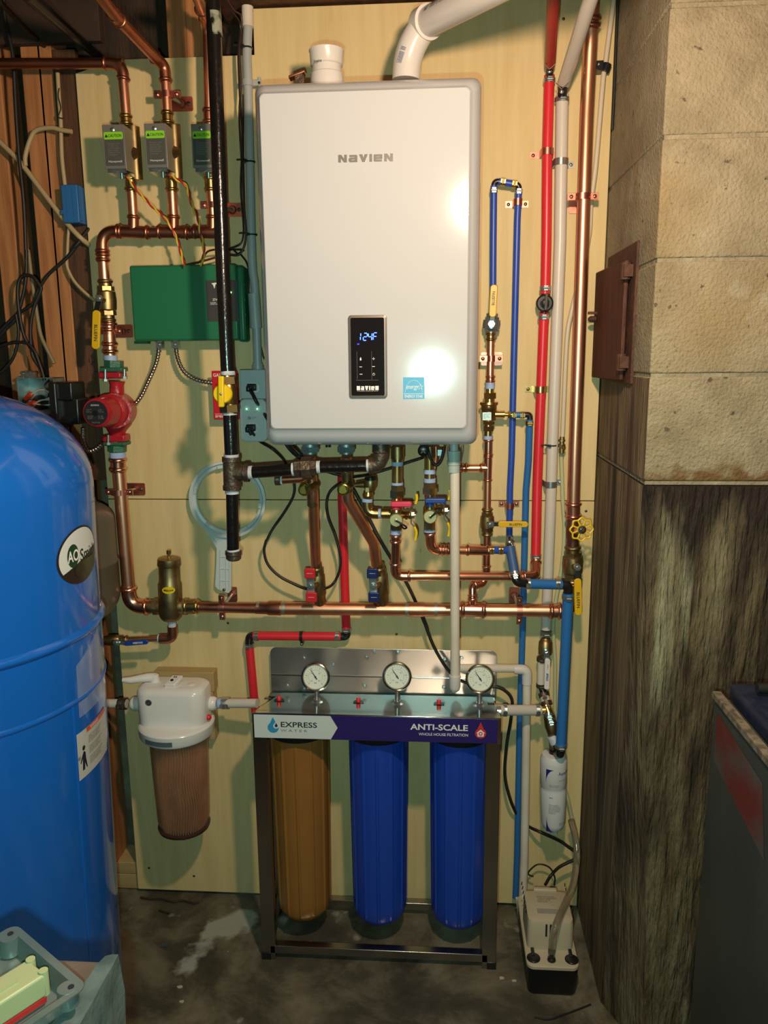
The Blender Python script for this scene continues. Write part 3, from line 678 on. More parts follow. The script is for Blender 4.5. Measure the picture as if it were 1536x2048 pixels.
t.p('thread_sealant', B().cyl(W(*D1(1083, 645), sG), P0, gr * 1.02), dope); t.done()
t = run('black_gas_pipe', 'horizontal black gas pipe from the iron tee to the union')
t.p('pipe', B().tube(px([C4(285, 1138), C4(575, 1118)], sG), gr * .93, 28), iron)
t.p('thread_sealant', B().cyl(*px([C4(288, 1138), C4(312, 1137)], sG), gr * 1.02), dope)
t.p('thread_sealant', B().cyl(*px([C4(545, 1120), C4(575, 1118)], sG), gr * 1.02), dope); t.done()
t = T('pipe_union', 'hexagonal iron union in the black gas line under the heater', 'pipe fitting')
U = px([C4(560, 1118), C4(605, 1114), C4(660, 1110), C4(692, 1108)], sG)
b = B(); b.hexn(U[0], U[1], gr * 1.35); b.hexn(U[2], U[3], gr * 1.25); t.p('end', b, iron_fit)
b = B(); b.cyl(U[1], U[2], gr * 1.75, n=8); t.p('nut', b, iron_fit); t.done()
t = run('gas_stub', 'short capped brown stub sticking out to the left under the gas union', 'pipe')
b = B(); Q = px([C4(445, 1180), C4(480, 1180), C4(600, 1172), C4(640, 1150)], sG - .03); b.tube(Q[1:], .010, 20); t.p('pipe', b, copper_old)
t.p('cap', B().lathe(Q[0], XA, [(0, .010), (0, .013), (.012, .013), (.014, .010)], 24), iron_fit); t.p('thread_sealant', B().cyl(Q[0] + XA * .012, Q[0] + XA * .017, .0115), dope); t.done()
t = run('black_gas_pipe', 'horizontal black gas pipe from the union to the black elbow under the heater')
t.p('pipe', B().tube(px([C4(690, 1106), C4(1000, 1098)], sG), gr * .9, 28), iron)
t.p('thread_sealant', B().cyl(*px([C4(688, 1107), C4(712, 1106)], sG), gr * .98), dope)
t.p('thread_sealant', B().cyl(*px([C4(985, 1098), C4(1005, 1097)], sG), gr * .98), dope); t.done()
t = T('iron_elbow', 'black iron elbow turning the gas line up into the heater', 'pipe fitting')
E_ = px([C4(1000, 1098), C4(1068, 1092), C4(1068, 1000)], sG)
b = B(); b.tube(fillet(E_, .022, 10), gr * 1.14, 24); b.lathe(E_[0], XA, [(0, gr * 1.3), (.009, gr * 1.3), (.010, gr * 1.1)], 24); b.lathe(E_[2], -ZA, [(-.012, gr * 1.3), (.006, gr * 1.3), (.008, gr * 1.1)], 24); t.p('body', b, iron_fit); t.done()

# ================================================================ the water heater
def rr3(x0, x1, z0, z1, y, r, n=6):
    cx, cz = (x0 + x1) / 2, (z0 + z1) / 2
    return [V((cx + a, y, cz + b)) for a, b in rrect((x1 - x0) / 2, (z1 - z0) / 2, r, n)]
hx0, hx1 = W(521, 520, .30).x, W(959.5, 520, .30).x
hz1, hz0 = W(740, 160, .30).z, W(740, 892, .315).z
t = T('water_heater', 'large white wall-hung tankless water heater with a small black control panel', 'water heater')
rings = []
for l, r_, tp, bt, y, cr in ((0, 0, 0, 0, -.03, .018), (0, 0, 0, 0, -.285, .018), (.001, .001, .002, .001, -.300, .019), (.004, .005, .007, .004, -.314, .020), (.009, .011, .015, .012, -.326, .020), (.0145, .018, .024, .026, -.335, .016), (.0165, .022, .029, .036, -.3385, .012), (.0175, .0235, .0305, .0385, -.3425, .012), (.020, .026, .033, .041, -.345, .012), (.0206, .0266, .0336, .0416, -.345, .012), (.024, .030, .037, .045, -.345, .012)):
    rings.append(rr3(hx0 + l, hx1 - r_, hz0 + bt, hz1 - tp, y, cr))
b = B().loft(rings); body = t.p('casing', b, white_gloss)
YF = -.3452
def HF(x, y): p = W(x, y, .345); return V((p.x, YF, p.z))
def hrect(x0, y0, x1, y1): a, c = HF(x0, y0), HF(x1, y1); return (a + c) / 2, abs(c.x - a.x) / 2, abs(c.z - a.z) / 2
# control panel
c, a_, b_ = hrect(696, 630.5, 775, 796)
b = B(); b.loft([[c + XA * x + ZA * z for x, z in rrect(a_, b_, .006)], [c + V((0, -.004, 0)) + XA * x + ZA * z for x, z in rrect(a_ - .0005, b_ - .0005, .006)], [c + V((0, -.005, 0)) + XA * x + ZA * z for x, z in rrect(a_ - .004, b_ - .004, .004)]])
pb = t.p('control_bezel', b, mat('taupe_bezel', (.17, .14, .115), .35, .3))
b = B(); b.rplate(c + V((0, -.0035, 0)), XA, ZA, V((0, -1, 0)), a_ - .0055, b_ - .0055, .003, .0025); gl = t.p('control_glass', b, mat('black_glass', (.006, .006, .008), .06, coat=1), pb)
led = mat('blue_led_digits', (.02, .02, .3), .5, emit=(.035, .09, 1.0), es=9)
led2 = mat('dim_blue_led', (.02, .02, .3), .5, emit=(.03, .03, .9), es=2)
# seven segment 124F
def seg_char(b, ch, x, z, w, h, th):
    segs = {'1': 'bc', '2': 'abged', '4': 'fgbc', 'F': 'afge'}[ch]
    K = {'a': (0, h / 2, 1), 'd': (0, -h / 2, 1), 'g': (0, 0, 1), 'b': (w / 2, h / 4, 0), 'c': (w / 2, -h / 4, 0), 'f': (-w / 2, h / 4, 0), 'e': (-w / 2, -h / 4, 0)}
    for s_ in segs:
        dx, dz, hor = K[s_]; sh = dz * .12; cx_ = x + dx + sh
        if hor: b.bx(cx_ - w * .36, cx_ + w * .36, YF - .0072, YF - .0064, z + dz - th / 2, z + dz + th / 2)
        else: b.bx(cx_ - th / 2, cx_ + th / 2, YF - .0072, YF - .0064, z + dz - h * .19, z + dz + h * .19)
b = B(); b.flat = True
for ch, (qx, qy) in zip('124F', (C4(940, 335), C4(978, 336), C4(1006, 336), C4(1036, 334))):
    p = HF(qx, qy); seg_char(b, ch, p.x, p.z, .0075, .0145, .0016)
t.p('temperature_digits', b, led, gl)
p = HF(*C4(937, 379)); b = B(); b.bx(p.x - .0022, p.x + .0022, YF - .007, YF - .0064, p.z - .0012, p.z + .0012); t.p('status_light', b, led2, gl)
gp = lambda x, y: HF(*C4(x, y)) + V((0, -.0062, 0))
def keys(): 
    b = B()
    p = gp(1027, 465); b.bx(p.x - .0028, p.x + .0028, p.y - .0003, p.y, p.z - .0004, p.z + .0004); b.bx(p.x - .0004, p.x + .0004, p.y - .0003, p.y, p.z - .0028, p.z + .0028)
    p = gp(951, 466); b.rplate(p + V((0, 0, -.001)), XA, ZA, V((0, -1, 0)), .0016, .0022, .001, .0003); b.lathe(p + V((0, 0, .0018)), V((0, -1, 0)), [(0, .0012), (.0003, .0012)], 14)
    p = gp(951, 513); b.bx(p.x - .0028, p.x + .0028, p.y - .0003, p.y, p.z - .0006, p.z + .0006)
    p = gp(1027, 511); b.bx(p.x - .0028, p.x + .0028, p.y - .0003, p.y, p.z - .0006, p.z + .0006)
    p = gp(953, 556); b.bx(p.x - .0030, p.x + .0030, p.y - .0003, p.y, p.z - .0006, p.z + .0006)
    p = gp(1028, 557); b.torus(p, YA, .0023, .0003, 20, 5); b.bx(p.x - .0003, p.x + .0003, p.y - .0005, p.y, p.z, p.z + .0032)
    return b
t.p('touch_keys', keys(), ink_w, gl)
t.p('touch_frame', B().add([], []) if False else (lambda b: (b.bx(gp(922, 430).x, gp(1055, 430).x, YF - .0064, YF - .0062, gp(0, 598).z, gp(0, 597).z), b.bx(gp(922, 0).x, gp(923, 0).x, YF - .0064, YF - .0062, gp(0, 598).z, gp(0, 430).z), b.bx(gp(1010, 0).x, gp(1011, 0).x, YF - .0064, YF - .0062, gp(0, 598).z, gp(0, 430).z), b)[-1])(B()), ink_g, gl)
def logo(t, cx_, cz_, w, h, y, m, sub):       # wide NaVIeN word
    b = B(); b.flat = True; n = 6; adv = w / 6.15; th = .30 * adv
    def quad(pts): dy = .0004 + len(b.v) * 2.5e-6; b.loft([[V((x, y, z)) for x, z in pts], [V((x, y - dy, z)) for x, z in pts]])
    x = cx_ - w / 2; z0 = cz_ - h / 2; z1 = cz_ + h / 2; g = adv * .84; t_ = h * .32
    def N(x): quad([(x, z0), (x + t_, z0), (x + t_, z1), (x, z1)]); quad([(x, z1), (x + t_ * 1.15, z1), (x + g, z0), (x + g - t_ * 1.15, z0)]); quad([(x + g - t_, z0), (x + g, z0), (x + g, z1), (x + g - t_, z1)])
    N(x); x += adv * 1.02
    # a
    for zz in (z0, (z0 + z1) / 2 - t_ / 2, z1 - t_): quad([(x + (t_ * .3), zz), (x + g - .2 * t_, zz), (x + g - .2 * t_, zz + t_ * .82), (x + t_ * .3, zz + t_ * .82)])
    quad([(x + g - t_, z0), (x + g, z0), (x + g, z1 - t_ * .4), (x + g - t_, z1 - t_ * .4)]); quad([(x, z0 + t_ * .3), (x + t_, z0 + t_ * .3), (x + t_, cz_), (x, cz_)]); x += adv * 1.02
    # V
    quad([(x, z1), (x + t_ * 1.2, z1), (x + g / 2 + t_ * .5, z0), (x + g / 2 - t_ * .5, z0)]); quad([(x + g - t_ * 1.2, z1), (x + g, z1), (x + g / 2 + t_ * .5, z0), (x + g / 2 - t_ * .5, z0)]); x += adv * 1.0
    quad([(x, z0), (x + t_, z0), (x + t_, z1), (x, z1)]); x += t_ + adv * .16
    # e
    for zz in (z0, (z0 + z1) / 2 - t_ / 2, z1 - t_): quad([(x + t_ * .2, zz), (x + g - .2 * t_, zz), (x + g - .2 * t_, zz + t_ * .82), (x + t_ * .2, zz + t_ * .82)])
    quad([(x, z0 + t_ * .3), (x + t_, z0 + t_ * .3), (x + t_, z1 - t_ * .3), (x, z1 - t_ * .3)]); quad([(x + g - t_, cz_ - t_ * .4), (x + g, cz_ - t_ * .4), (x + g, z1 - t_ * .3), (x + g - t_, z1 - t_ * .3)]); x += adv * 1.02
    N(x); xe = x + g
    k = w / (xe - (cx_ - w / 2)); b.v = [V(((p.x - (cx_ - w / 2)) * k + cx_ - w / 2, p.y, p.z)) for p in b.v]
    return t.p('lettering', b, m, sub)
p0_, p1_ = HF(*C3(817, 935)), HF(*C3(1140, 933)); pm = (p0_ + p1_) / 2
logo(t, pm.x, pm.z, p1_.x - p0_.x, abs(HF(*C3(980, 912)).z - HF(*C3(980, 957)).z), YF - .0002, mat('grey_logo', (.15, .145, .14), .4, .2), body)
p0_, p1_ = gp(928, 637), gp(1057, 638); pm = (p0_ + p1_) / 2; logo(t, pm.x, pm.z, p1_.x - p0_.x, .0085, pm.y, ink_w, gl)
t.text('The Next Generation Technology In Energy Conservation', gp(992, 655) , XA, ZA, abs(gp(1057, 0).x - gp(928, 0).x), .0022, ink_w, gl)
# energy sticker
c, a_, b_ = hrect(*C4(1200, 575), *C4(1326, 702)); cy = mat('sky_blue_sticker', (.03, .30, .55), .35)
b = B(); b.rplate(c + V((0, 0, 0)), XA, ZA, V((0, -1, 0)), a_, b_, .0005, .0004); st = t.p('sticker', b, cy, body)
b = B(); b.bx(c.x - a_ * .95, c.x + a_ * .95, YF - .0007, YF - .0004, c.z - b_ * .55, c.z - b_ * .51); arcp = [V((c.x + a_ * .8 * math.cos(q), YF - .0007, c.z - b_ * .42 + b_ * 1.15 * math.sin(q))) for q in [math.pi * i / 14 for i in range(15)]]
b.tube(arcp, .0004, 5)
star = [(math.cos(math.pi / 2 + i * math.pi / 5) * (.0062 if i % 2 == 0 else .0026), math.sin(math.pi / 2 + i * math.pi / 5) * (.0062 if i % 2 == 0 else .0026)) for i in range(10)]
sc = c + V((a_ * .62, -.0008, b_ * .10)); 
for i in range(10): b.tube([sc + XA * star[i][0] + ZA * star[i][1], sc + XA * star[(i + 1) % 10][0] + ZA * star[(i + 1) % 10][1]], .0004, 5)
t.p('print', b, ink_w, st)
t.text('ENERGY STAR', c + V((0, -.0004, -b_ * .76)), XA, ZA, a_ * 1.7, b_ * .26, ink_w, st, bold=.012)
t.text('energy', c + V((-a_ * .12, -.0004, 0)), XA, ZA, a_ * 1.15, b_ * .42, ink_w, st, shear=.35)
t.done()
# vents
t = T('vent_stub', 'open white plastic vent stub standing on top of the heater', 'vent pipe')
def vz(x, y, s=.20): return W(x, y, s)
P = vz(*C3(750, 470)); k = MP(P) / 2.954; h = lambda y: vz(*C3(750, y)).z - vz(*C3(750, 470)).z
b = B(); b.lathe(V((P.x, P.y, hz1 - .004)), ZA, [(0, 84 * k), (h(440) + .01, 84 * k), (h(438) + .01, 97 * k), (h(395) + .01, 99 * k), (h(352) + .01, 96 * k), (h(345) + .01, 88 * k), (h(305) + .01, 86 * k), (h(298) + .01, 96 * k), (h(222) + .01, 99 * k), (h(216) + .01, 103 * k), (h(210) + .01, 103 * k), (h(210) + .01, 92 * k), (h(290), 84 * k)], 36)
bb = t.p('vent_coupling', b, pvc)
b = text_mesh('Empire', V((P.x - 42 * k, P.y, vz(*C3(690, 395)).z)), XA, ZA, 52 * k, 22 * k); b.flat = True
b.v = [V((P.x + 99.8 * k * math.sin((p.x - P.x) / (99 * k)), P.y - 99.8 * k * math.cos((p.x - P.x) / (99 * k)), p.z)) for p in b.v]; t.p('lettering', b, ink, bb)
t.done()
t = T('exhaust_pipe', 'fat white plastic exhaust pipe rising from the heater and slanting up to the right', 'vent pipe')
rv = fw(W(820, 130, .2), 56)
Q = [W(*C3(1218, 475), .20), W(*C3(1225, 300), .20), W(*C3(1330, 140), .22), W(*C3(1560, 20), .34)]
b = B(); b.tube(fillet(Q[:3], .11, 10), rv * 1.0, 36); b.lathe(V((Q[0].x, Q[0].y, hz1 - .004)), ZA, [(0, rv * 1.10), (.018, rv * 1.10), (.022, rv)], 36)
el = t.p('elbow', b, pvc)
d_ = (Q[3] - Q[2]).normalized(); b = B(); b.lathe(Q[2] - d_ * .012, d_, [(0, rv), (.0, rv * 1.13), (.028, rv * 1.15), (.030, rv)], 36); t.p('socket_rim', b, pvc, el)
b = B(); b.cyl(Q[2], Q[2] + d_ * .75, rv * .97, n=36); pp = t.p('pipe', b, pvc)
uu = d_; nn = (V((0, -1, 0)) - d_ * V((0, -1, 0)).dot(d_)).normalized(); ww = nn.cross(uu).normalized()
for i, (dd, oo, hh, tx) in enumerate(((.085, .34, .011, '|||||| || |||||'), (.083, .55, .005, '3 IN SCH 40 PVC'), (.045, .30, .010, 'nsf'))):
    ang = oo; n2 = nn * math.cos(ang) + ww * math.sin(ang); w2 = n2.cross(uu).normalized()
    if w2.z < 0: w2 = -w2
    t.text(tx, Q[2] + d_ * dd + n2 * rv * .972, uu, w2, .048 if i < 2 else .012, hh, ink, pp, bold=.01)
t.text('||||||||| |||', W(*C3(1190, 320), .2 + rv + .003), V((.35, 0, 1)), V((-1, 0, .35)), .028, .010, ink_b, el)
t.done()
t = T('roof_tube_clip', 'small brown metal tab sticking up on top of the heater', 'metal tab')
P = W(*C3(570, 470), .16); b = B(); b.obx(P + V((.002, 0, .008)), V((1, 0, .32)), YA, ZA, .018, .012, .0025); b.bev = .001; t.p('plate', b, copper_old)
b = B(); b.bx(P.x - .002, P.x + .016, P.y - .006, P.y + .006, hz1 - .002, P.z + .008); t.p('foot', b, iron_fit); b = B(); screw(b, P + V((.012, -.006, .012)), .004); t.p('screw', b, zinc); t.done()

# ================================================================ conduit, cables, outlets
t = run('electrical_conduit', 'grey plastic conduit rising between the black gas pipe and the heater', 'conduit')
C_ = px([C3(288, 60), C3(278, 300), C3(283, 480), C3(293, 900), C3(308, 1536), C4(325, 60)], .03)
C_[2:2] = []
rc = fw(C_[3], 18)
t.p('conduit', B().tube(smooth(C_ + [W(*C4(342, 520), .03)], 4), rc, 20), conduit_m)
t.p('coupling', B().sleeve(*px([C3(280, 40), C3(282, 160)], .03), rc, 1.25, beads=False), pvc_old)
t.p('coupling', B().sleeve(*px([C4(318, 80), C4(332, 285)], .03), rc, 1.38, beads=False), conduit_m)
b = B(); p = W(*C4(342, 518), .03); b.cyl(p + ZA * .006, p - ZA * .006, rc * 1.4); b.cyl(p + ZA * .012, p + ZA * .006, rc * 1.2); t.p('adapter', b, conduit_m)
t.done()
t = T('conduit_clamp', 'grey plastic conduit clamp just left of the heater top', 'conduit clamp'); P = W(*C3(283, 492), .03)
b = B(); b.lathe(P - ZA * .007, ZA, [(0, rc), (0, rc * 1.25), (.014, rc * 1.25), (.014, rc)], 24); b.bx(P.x + rc, P.x + rc + .016, -.032, -.022, P.z - .006, P.z + .006); b.cyl(V((P.x + rc + .016, -.027, P.z - .012)), V((P.x + rc + .016, -.027, P.z + .012)), .004); b.bx(P.x - rc - .012, P.x - rc, -.03, -.022, P.z - .005, P.z + .005)
t.p('ring', b, conduit_m); b = B(); screw(b, V((P.x + rc + .016, -.031, P.z)), .003); t.p('screw', b, black_p); t.done()
for i, (q, lab) in enumerate(((C3(275, 285), 'black zip tie near the top of the grey conduit'), (C3(292, 958), 'black zip tie on the grey conduit beside the upper heater'), (C3(305, 1388), 'black zip tie on the grey conduit above the green box'))):
    zip_tie(lab, W(*q, .03), ZA, rc * 1.18)
def cable(name, label, pts, s, wpx, m, cat='cable', k=6, r=None, n=10, group=None):
    t = T(name, label, cat, group); P = px(pts, s); r = r or fw(P[0], wpx); t.p(name, B().tube(smooth(P, k), r, n), m); return t.done()
dkw = mat('brown_wire', (.05, .02, .018), .4)
cable('thermostat_cable', 'thin dark cable tied along the left of the grey conduit, down to the green box', [C3(150, -20) + (.10,), C3(200, 60) + (.07,), C3(246, 110), C3(232, 300), C3(240, 500), C3(232, 700), C3(246, 960), C3(262, 1250), C3(272, 1380), C1(1420, 1500), C2(1330, 90), C2(1180, 130), C2(1100, 150)], .045, 0, dkw, r=.0024)
cable('thermostat_cable', 'thin black cable tied to the conduit, looping out to the left above the green box', [C3(120, -20) + (.12,), C3(190, 70) + (.08,), C3(238, 150), C3(226, 300), C3(232, 520), C3(250, 800), C3(240, 1100), C3(256, 1390), C3(200, 1462), C3(60, 1480), C3(20, 1520)], .05, 0, black_p, r=.0022)
cable('thermostat_cable', 'thin black cable curving behind the conduit down towards the outlets', [C3(255, 560), C3(256, 900), C3(262, 1200), C3(270, 1420), C3(230, 1500), C3(190, 1470), C3(150, 1480), C3(190, 1475), C2(1440, 60), C2(1420, 80), C2(1465, 160), C2(1470, 360), C4(300, 120), C4(345, 330), C4(370, 440), C4(382, 470)], .028, 0, black_p, r=.0021)
# twisted red and yellow pairs from the zone valves
redw, yelw = mat('red_wire', (.42, .01, .02), .4), mat('yellow_wire', (.62, .50, .03), .4)
def twist(label, pts, s):
    t = T('thermostat_wire', label, 'wire', 'twisted red and yellow wires of the zone valves'); P = smooth(px(pts, s), 14)
    for nm, m, ph in (('red_strand', redw, 0), ('yellow_strand', yelw, math.pi)):
        L = 0; Q = []
        for i, p in enumerate(P):
            if i: L += (p - P[i - 1]).length
            a = (P[min(i + 1, len(P) - 1)] - P[max(i - 1, 0)]).normalized(); u, w = frame_of(a); q = L / .042 * 2 * math.pi + ph
            Q.append(p + (u * math.cos(q) + w * math.sin(q)) * .0019)
        t.p(nm, B().tube(Q, .0022, 8), m)
    return t.done()
twist('twisted red and yellow wires hanging from the left zone valve', [C1(745, 1025), C1(790, 1100), C1(880, 1200), C1(960, 1275), C1(1010, 1340), C1(1050, 1430), C1(1075, 1520), C2(1090, 155)], .085)
twist('twisted red and yellow wires hanging from the middle zone valve', [C1(985, 1020), C1(1040, 1058), C1(1100, 1100), C1(1130, 1200), C1(1170, 1290), C1(1185, 1380), C1(1205, 1480), C2(1190, 155)], .088)

# zone valve actuators
def actuator(label, fx0, fx1, y0, y1, xs, cut=False):
    sf, sb = .128, .052
    t = T('zone_valve', label, 'zone valve', 'zone valve heads above the copper manifold')
    a = W(*C1(fx0, y0), sf); c = W(*C1(fx1, y1), sf); x0, x1 = a.x + .002, c.x; z1, z0 = a.z, c.z
    b = B(); b.bx(x0, x1, -sf, -sf + .0015, z0, z1); b.bx(x0, x1 - .002, -sf + .0016, -sb - .02, z1 - .0015, z1)
    b.prism([(0, 0), (.050, 0), (.068, -.01), (.072, -.05), (.068, -.075), (.060, -.092), (0, -(z1 - z0) - .004)], V((x1, -sf, z1)), YA, ZA, V((-1, 0, 0)), .0015)
    cv = t.p('cover', b, box_side)
    b = B(); b.bx(x0, x1 + .0005, -sf - .0012, -sf, z0 - .0005, z1 + .0005); b.bev = .001; fr = t.p('front_plate', b, box_steel, cv)
    w = x1 - x0; h = z1 - z0
    b = B(); b.rplate(V(((x0 + x1) / 2, -sf - .0012, z0 + h * .45)), XA, ZA, V((0, -1, 0)), w * .435, h * .385, .002, .0005); lb = t.p('label', b, label_dk, fr)
    b = B(); b.rplate(V(((x0 + x1) / 2, -sf - .0017, z0 + h * .752)), XA, ZA, V((0, -1, 0)), w * .435, h * .085, .003, .0004); l2 = t.p('caution_label', b, green_lab, lb)
    t.text('CAUTION', V((x0 + w * .575, -sf - .0021, z0 + h * .75)), XA, ZA, w * .60, h * .065, ink, l2, bold=.01)
    b = B(); b.flat = True; cx_ = x0 + w * .18; b.add([(cx_ - .004, -sf - .0023, z0 + h * .715), (cx_ + .004, -sf - .0023, z0 + h * .715), (cx_, -sf - .0023, z0 + h * .79)], [(0, 1, 2)]); t.p('warning_triangle', b, ink, l2)
    t.text('Moving parts inside\nCan cause injury\nDisconnect power\nbefore servicing\nReplace with same\nor equal type', V(((x0 + x1) / 2, -sf - .0017, z0 + h * .44)), XA, ZA, w * .55, h * .30, ink_g, lb)
    t.text('Honeywell', V((x0 + w * .52, -sf - .0017, z0 + h * .155)), XA, ZA, w * .62, h * .06, ink_w, lb)
    b = B(); screw(b, V(((x0 + x1) / 2 - .001, -sf - .0012, z1 - h * .11)), .0052); t.p('screw', b, zinc, fr)
    vb = B(); vc = V((x1 - .003, -.062, (z0 + z1) / 2)); vb.cyl(vc + ZA * (h / 2 + .012), vc - ZA * (h / 2 + .012), .0145); vb.cyl(vc, V((vc.x - .02, -.10, vc.z - .01)), .017); t.p('valve_body', vb, brass_d)
    b = B(); b.bx(x0 + .004, x1 - .004, -sf + .004, -.07, z0 - .008, z0 + .004); b.tube([V((x0 + .004, -sf + .003, z0)), V((x0 + .020, -sf + .003, z0 - .010)), V((x0 + .03, -sf + .003, z0 - .004))], .001, 6); t.p('base_plate', b, zinc)
    b = B(); b.cyl(V((x0 + w * .66, -sf + .012, z0 - .001)), V((x0 + w * .66, -sf + .012, z0 - .020)), .0035, .003); t.p('manual_lever', b, mat('blue_chromate', (.12, .35, .42), .3, .8))
    b = B(); b.lathe(V((x1 - .010, -sf + .018, z0 + .001)), -ZA, [(0, .009), (.008, .009), (.010, .006)], 18); t.p('grommet', b, black_p)
    return t.done()
actuator('left zone valve head, a steel box with a lime caution label', 597, 748, 740, 995, 0)
actuator('middle zone valve head, a steel box with a lime caution label', 845, 993, 733, 988, 0)
actuator('right zone valve head, partly hidden behind the black gas pipe', 1122, 1262, 735, 990, 0)

# green zone controller
t = T('zone_controller', 'green metal zone valve controller box behind the black gas pipe', 'control box')
a, c = W(257, 531, .07), W(474, 680, .07); 
b = B(); b.bx(a.x, c.x + .004, -.068, -.001, c.z, a.z); b.bev = .005; bo = t.p('box', b, green_box)
b = B(); b.bx(c.x - .002, c.x + .018, -.052, -.001, c.z - .004, a.z - .002); b.bev = .007; t.p('hinge_side', b, green_box, bo)
b = B(); 
for i in range(3): b.bx(c.x + .0175, c.x + .0195, -.05, -.02, a.z - .05 - i * .035, a.z - .045 - i * .035)
b.bx(c.x + .003, c.x + .0045, -.070, -.03, c.z + .035, c.z + .041); t.p('catch', b, green_box, bo)
la, lc = W(*C2(1213, 238), .07), W(*C2(1412, 480), .07); b = B(); b.bx(la.x, lc.x, -.0686, -.0678, lc.z, la.z); lb = t.p('label', b, mat('charcoal_label', (.045, .045, .045), .4), bo)
t.text('ZVC404', V((la.x + .032, -.0687, la.z - .045)), XA, ZA, .034, .0052, ink_w, lb, bold=.01)
t.text('4 ZONE\nZONE VALVE CONTROL', V((la.x + .031, -.0687, la.z - .054)), XA, ZA, .044, .0062, ink_w, lb)
b = B(); b.flat = True; q = V((la.x + .022, -.0689, la.z - .010)); b.add([q + V((-.008, 0, .003)), q + V((.008, 0, .005)), q + V((.012, 0, .0005)), q + V((.002, 0, .0005)), q + V((-.001, 0, -.010)), q + V((-.004, 0, -.001))], [(0, 1, 2, 3, 4, 5)]); t.p('logo', b, ink_w, lb)
b = B(); 
for i in range(4): q = W(*C2(1362, 285 + i * 24), .0695); b.lathe(q, V((0, -1, 0)), [(0, .0016), (.001, .0016)], 10)
t.p('unlit_led', b, mat('dark_led', (.05, .03, .01), .3), lb)
q = W(*C2(1363, 309), .0705); b = B(); b.ball(q, .002, 10); t.p('lit_led', b, mat('green_led', (.1, 1, .1), .4, emit=(.25, 1, .2), es=6), lb)
b = B(); b.bx(W(*C2(800, 585), .03).x, W(*C2(880, 585), .03).x, -.04, -.02, c.z - .006, c.z); t.p('mounting_tab', b, green_box)
t.done()
for i, (xa, lab) in enumerate(((940, 'zinc cable connector under the green box with the cable to the red pump'), (1032, 'zinc cable connector under the green box with the cable to the red switch plate'))):
    t = T('cable_connector', lab, 'cable connector'); p = W(*C2(xa, 590), .038); b = B(); b.cyl(V((p.x, -.038, a.z - (a.z - c.z) - .0005)), V((p.x, -.038, p.z - .004)), .0085); b.hexn(p, p - ZA * .004, .011); b.bx(p.x - .006, p.x + .009, -.048, -.028, p.z - .020, p.z - .004); t.p('connector', b, zinc)
    b = B(); screw(b, V((p.x + .003, -.048, p.z - .012)), .003); t.p('screw', b, galv); t.done()
def armored(label, pts, s, r=.0052):
    t = T('armoured_cable', label, 'cable', 'armoured metal cables'); P = smooth(px(pts, s), 40); R = []; L = 0
    for i, p in enumerate(P):
        if i: L += (p - P[i - 1]).length
        R.append(r * (1 + .16 * math.sin(L / .0075 * 2 * math.pi)))
    t.p('sheath', B().tube(P, R, 12), armor); return t.done()
armored('armoured metal cable curving from the green box down to the red pump', [C2(942, 600), C2(925, 720), C2(870, 850), C2(830, 930), C2(780, 985), C2(700, 1050)], .04)
armored('armoured metal cable curving from the green box to the red switch plate', [C2(1035, 600), C2(1050, 700), C2(1090, 780), C2(1160, 825), C2(1255, 845), C2(1300, 848)], .038)
armored('short armoured metal cable looping under the black pump box', [C2(490, 1110), C2(492, 1190), C2(520, 1245), C2(565, 1235), C2(605, 1200)], .045)

# red emergency switch plate
t = T('emergency_switch', 'red switch plate half hidden by the yellow gas valve', 'switch plate')
a, c = W(422.5, 742, .045), W(479, 839, .045); b = B(); b.bx(a.x, c.x, -.045, -.041, c.z, a.z); b.bev = .002; pl = t.p('plate', b, mat('red_switch_plate', (.55, .008, .02), .35))
b = B(); b.bx(a.x + .008, c.x - .008, -.041, -.0005, c.z + .008, a.z - .008); t.p('box', b, galv)
ms = mat('white_red_print', (.8, .72, .7), .5)
t.text('GAS Control!', V(((a.x + c.x) / 2 , -.0455, a.z - .010)), XA, ZA, (c.x - a.x) * .86, .0085, ms, pl, bold=.015)
t.text('EMERGENCY', V(((a.x + c.x) / 2, -.0455, c.z + .008)), XA, ZA, (c.x - a.x) * .84, .0058, ms, pl, bold=.015)
b = B(); m_ = V(((a.x + c.x) / 2, -.0455, (a.z + c.z) / 2)); b.bx(m_.x - .006, m_.x + .006, -.0475, -.045, m_.z - .014, m_.z + .014); b.obx(m_ + V((0, -.006, .004)), XA, V((0, -1, .5)), V((0, .5, 1)), .004, .007, .003); t.p('toggle', b, mat('red_toggle', (.5, .01, .02), .3), pl)
b = B(); b.bx(a.x + .004, c.x - .004, -.0454, -.045, c.z + .0135, c.z + .0142); t.p('rule', b, ms, pl)
t.done()
# outlets
t = T('outlet_box', 'pale blue-grey outlet box below the grey conduit with a black plug', 'outlet')
a, c = W(*C4(232, 530), .055), W(*C4(390, 702), .055); b = B(); b.bx(a.x, c.x, -.055, -.0005, c.z, a.z); b.bev = .0025; bo = t.p('box', b, mat('pale_steel_plate', (.42, .50, .52), .4))
o_ = W(*C4(313, 636), .056); b = B(); b.rplate(o_, XA, ZA, V((0, -1, 0)), .0155, .0115, .008, .0012, 8); t.p('receptacle', b, white_p, bo); t.done()
t = T('surge_outlet', 'pale rounded plug-in surge protector below the upper outlet, with two green lights', 'outlet')
a, c = W(*C4(228, 703), .085), W(*C4(398, 957), .085); m_ = (a + c) / 2; b = B(); b.rplate(V((m_.x, -.001, m_.z)), XA, ZA, V((0, -1, 0)), (c.x - a.x) / 2, (a.z - c.z) / 2, .014, .082, 7); b.bev = .004; bo = t.p('housing', b, mat('pale_plastic', (.50, .56, .56), .35))
b = B(); 
for x in (275, 338): q = W(*C4(x, 762), .0865); b.ball(q, .0016, 10)
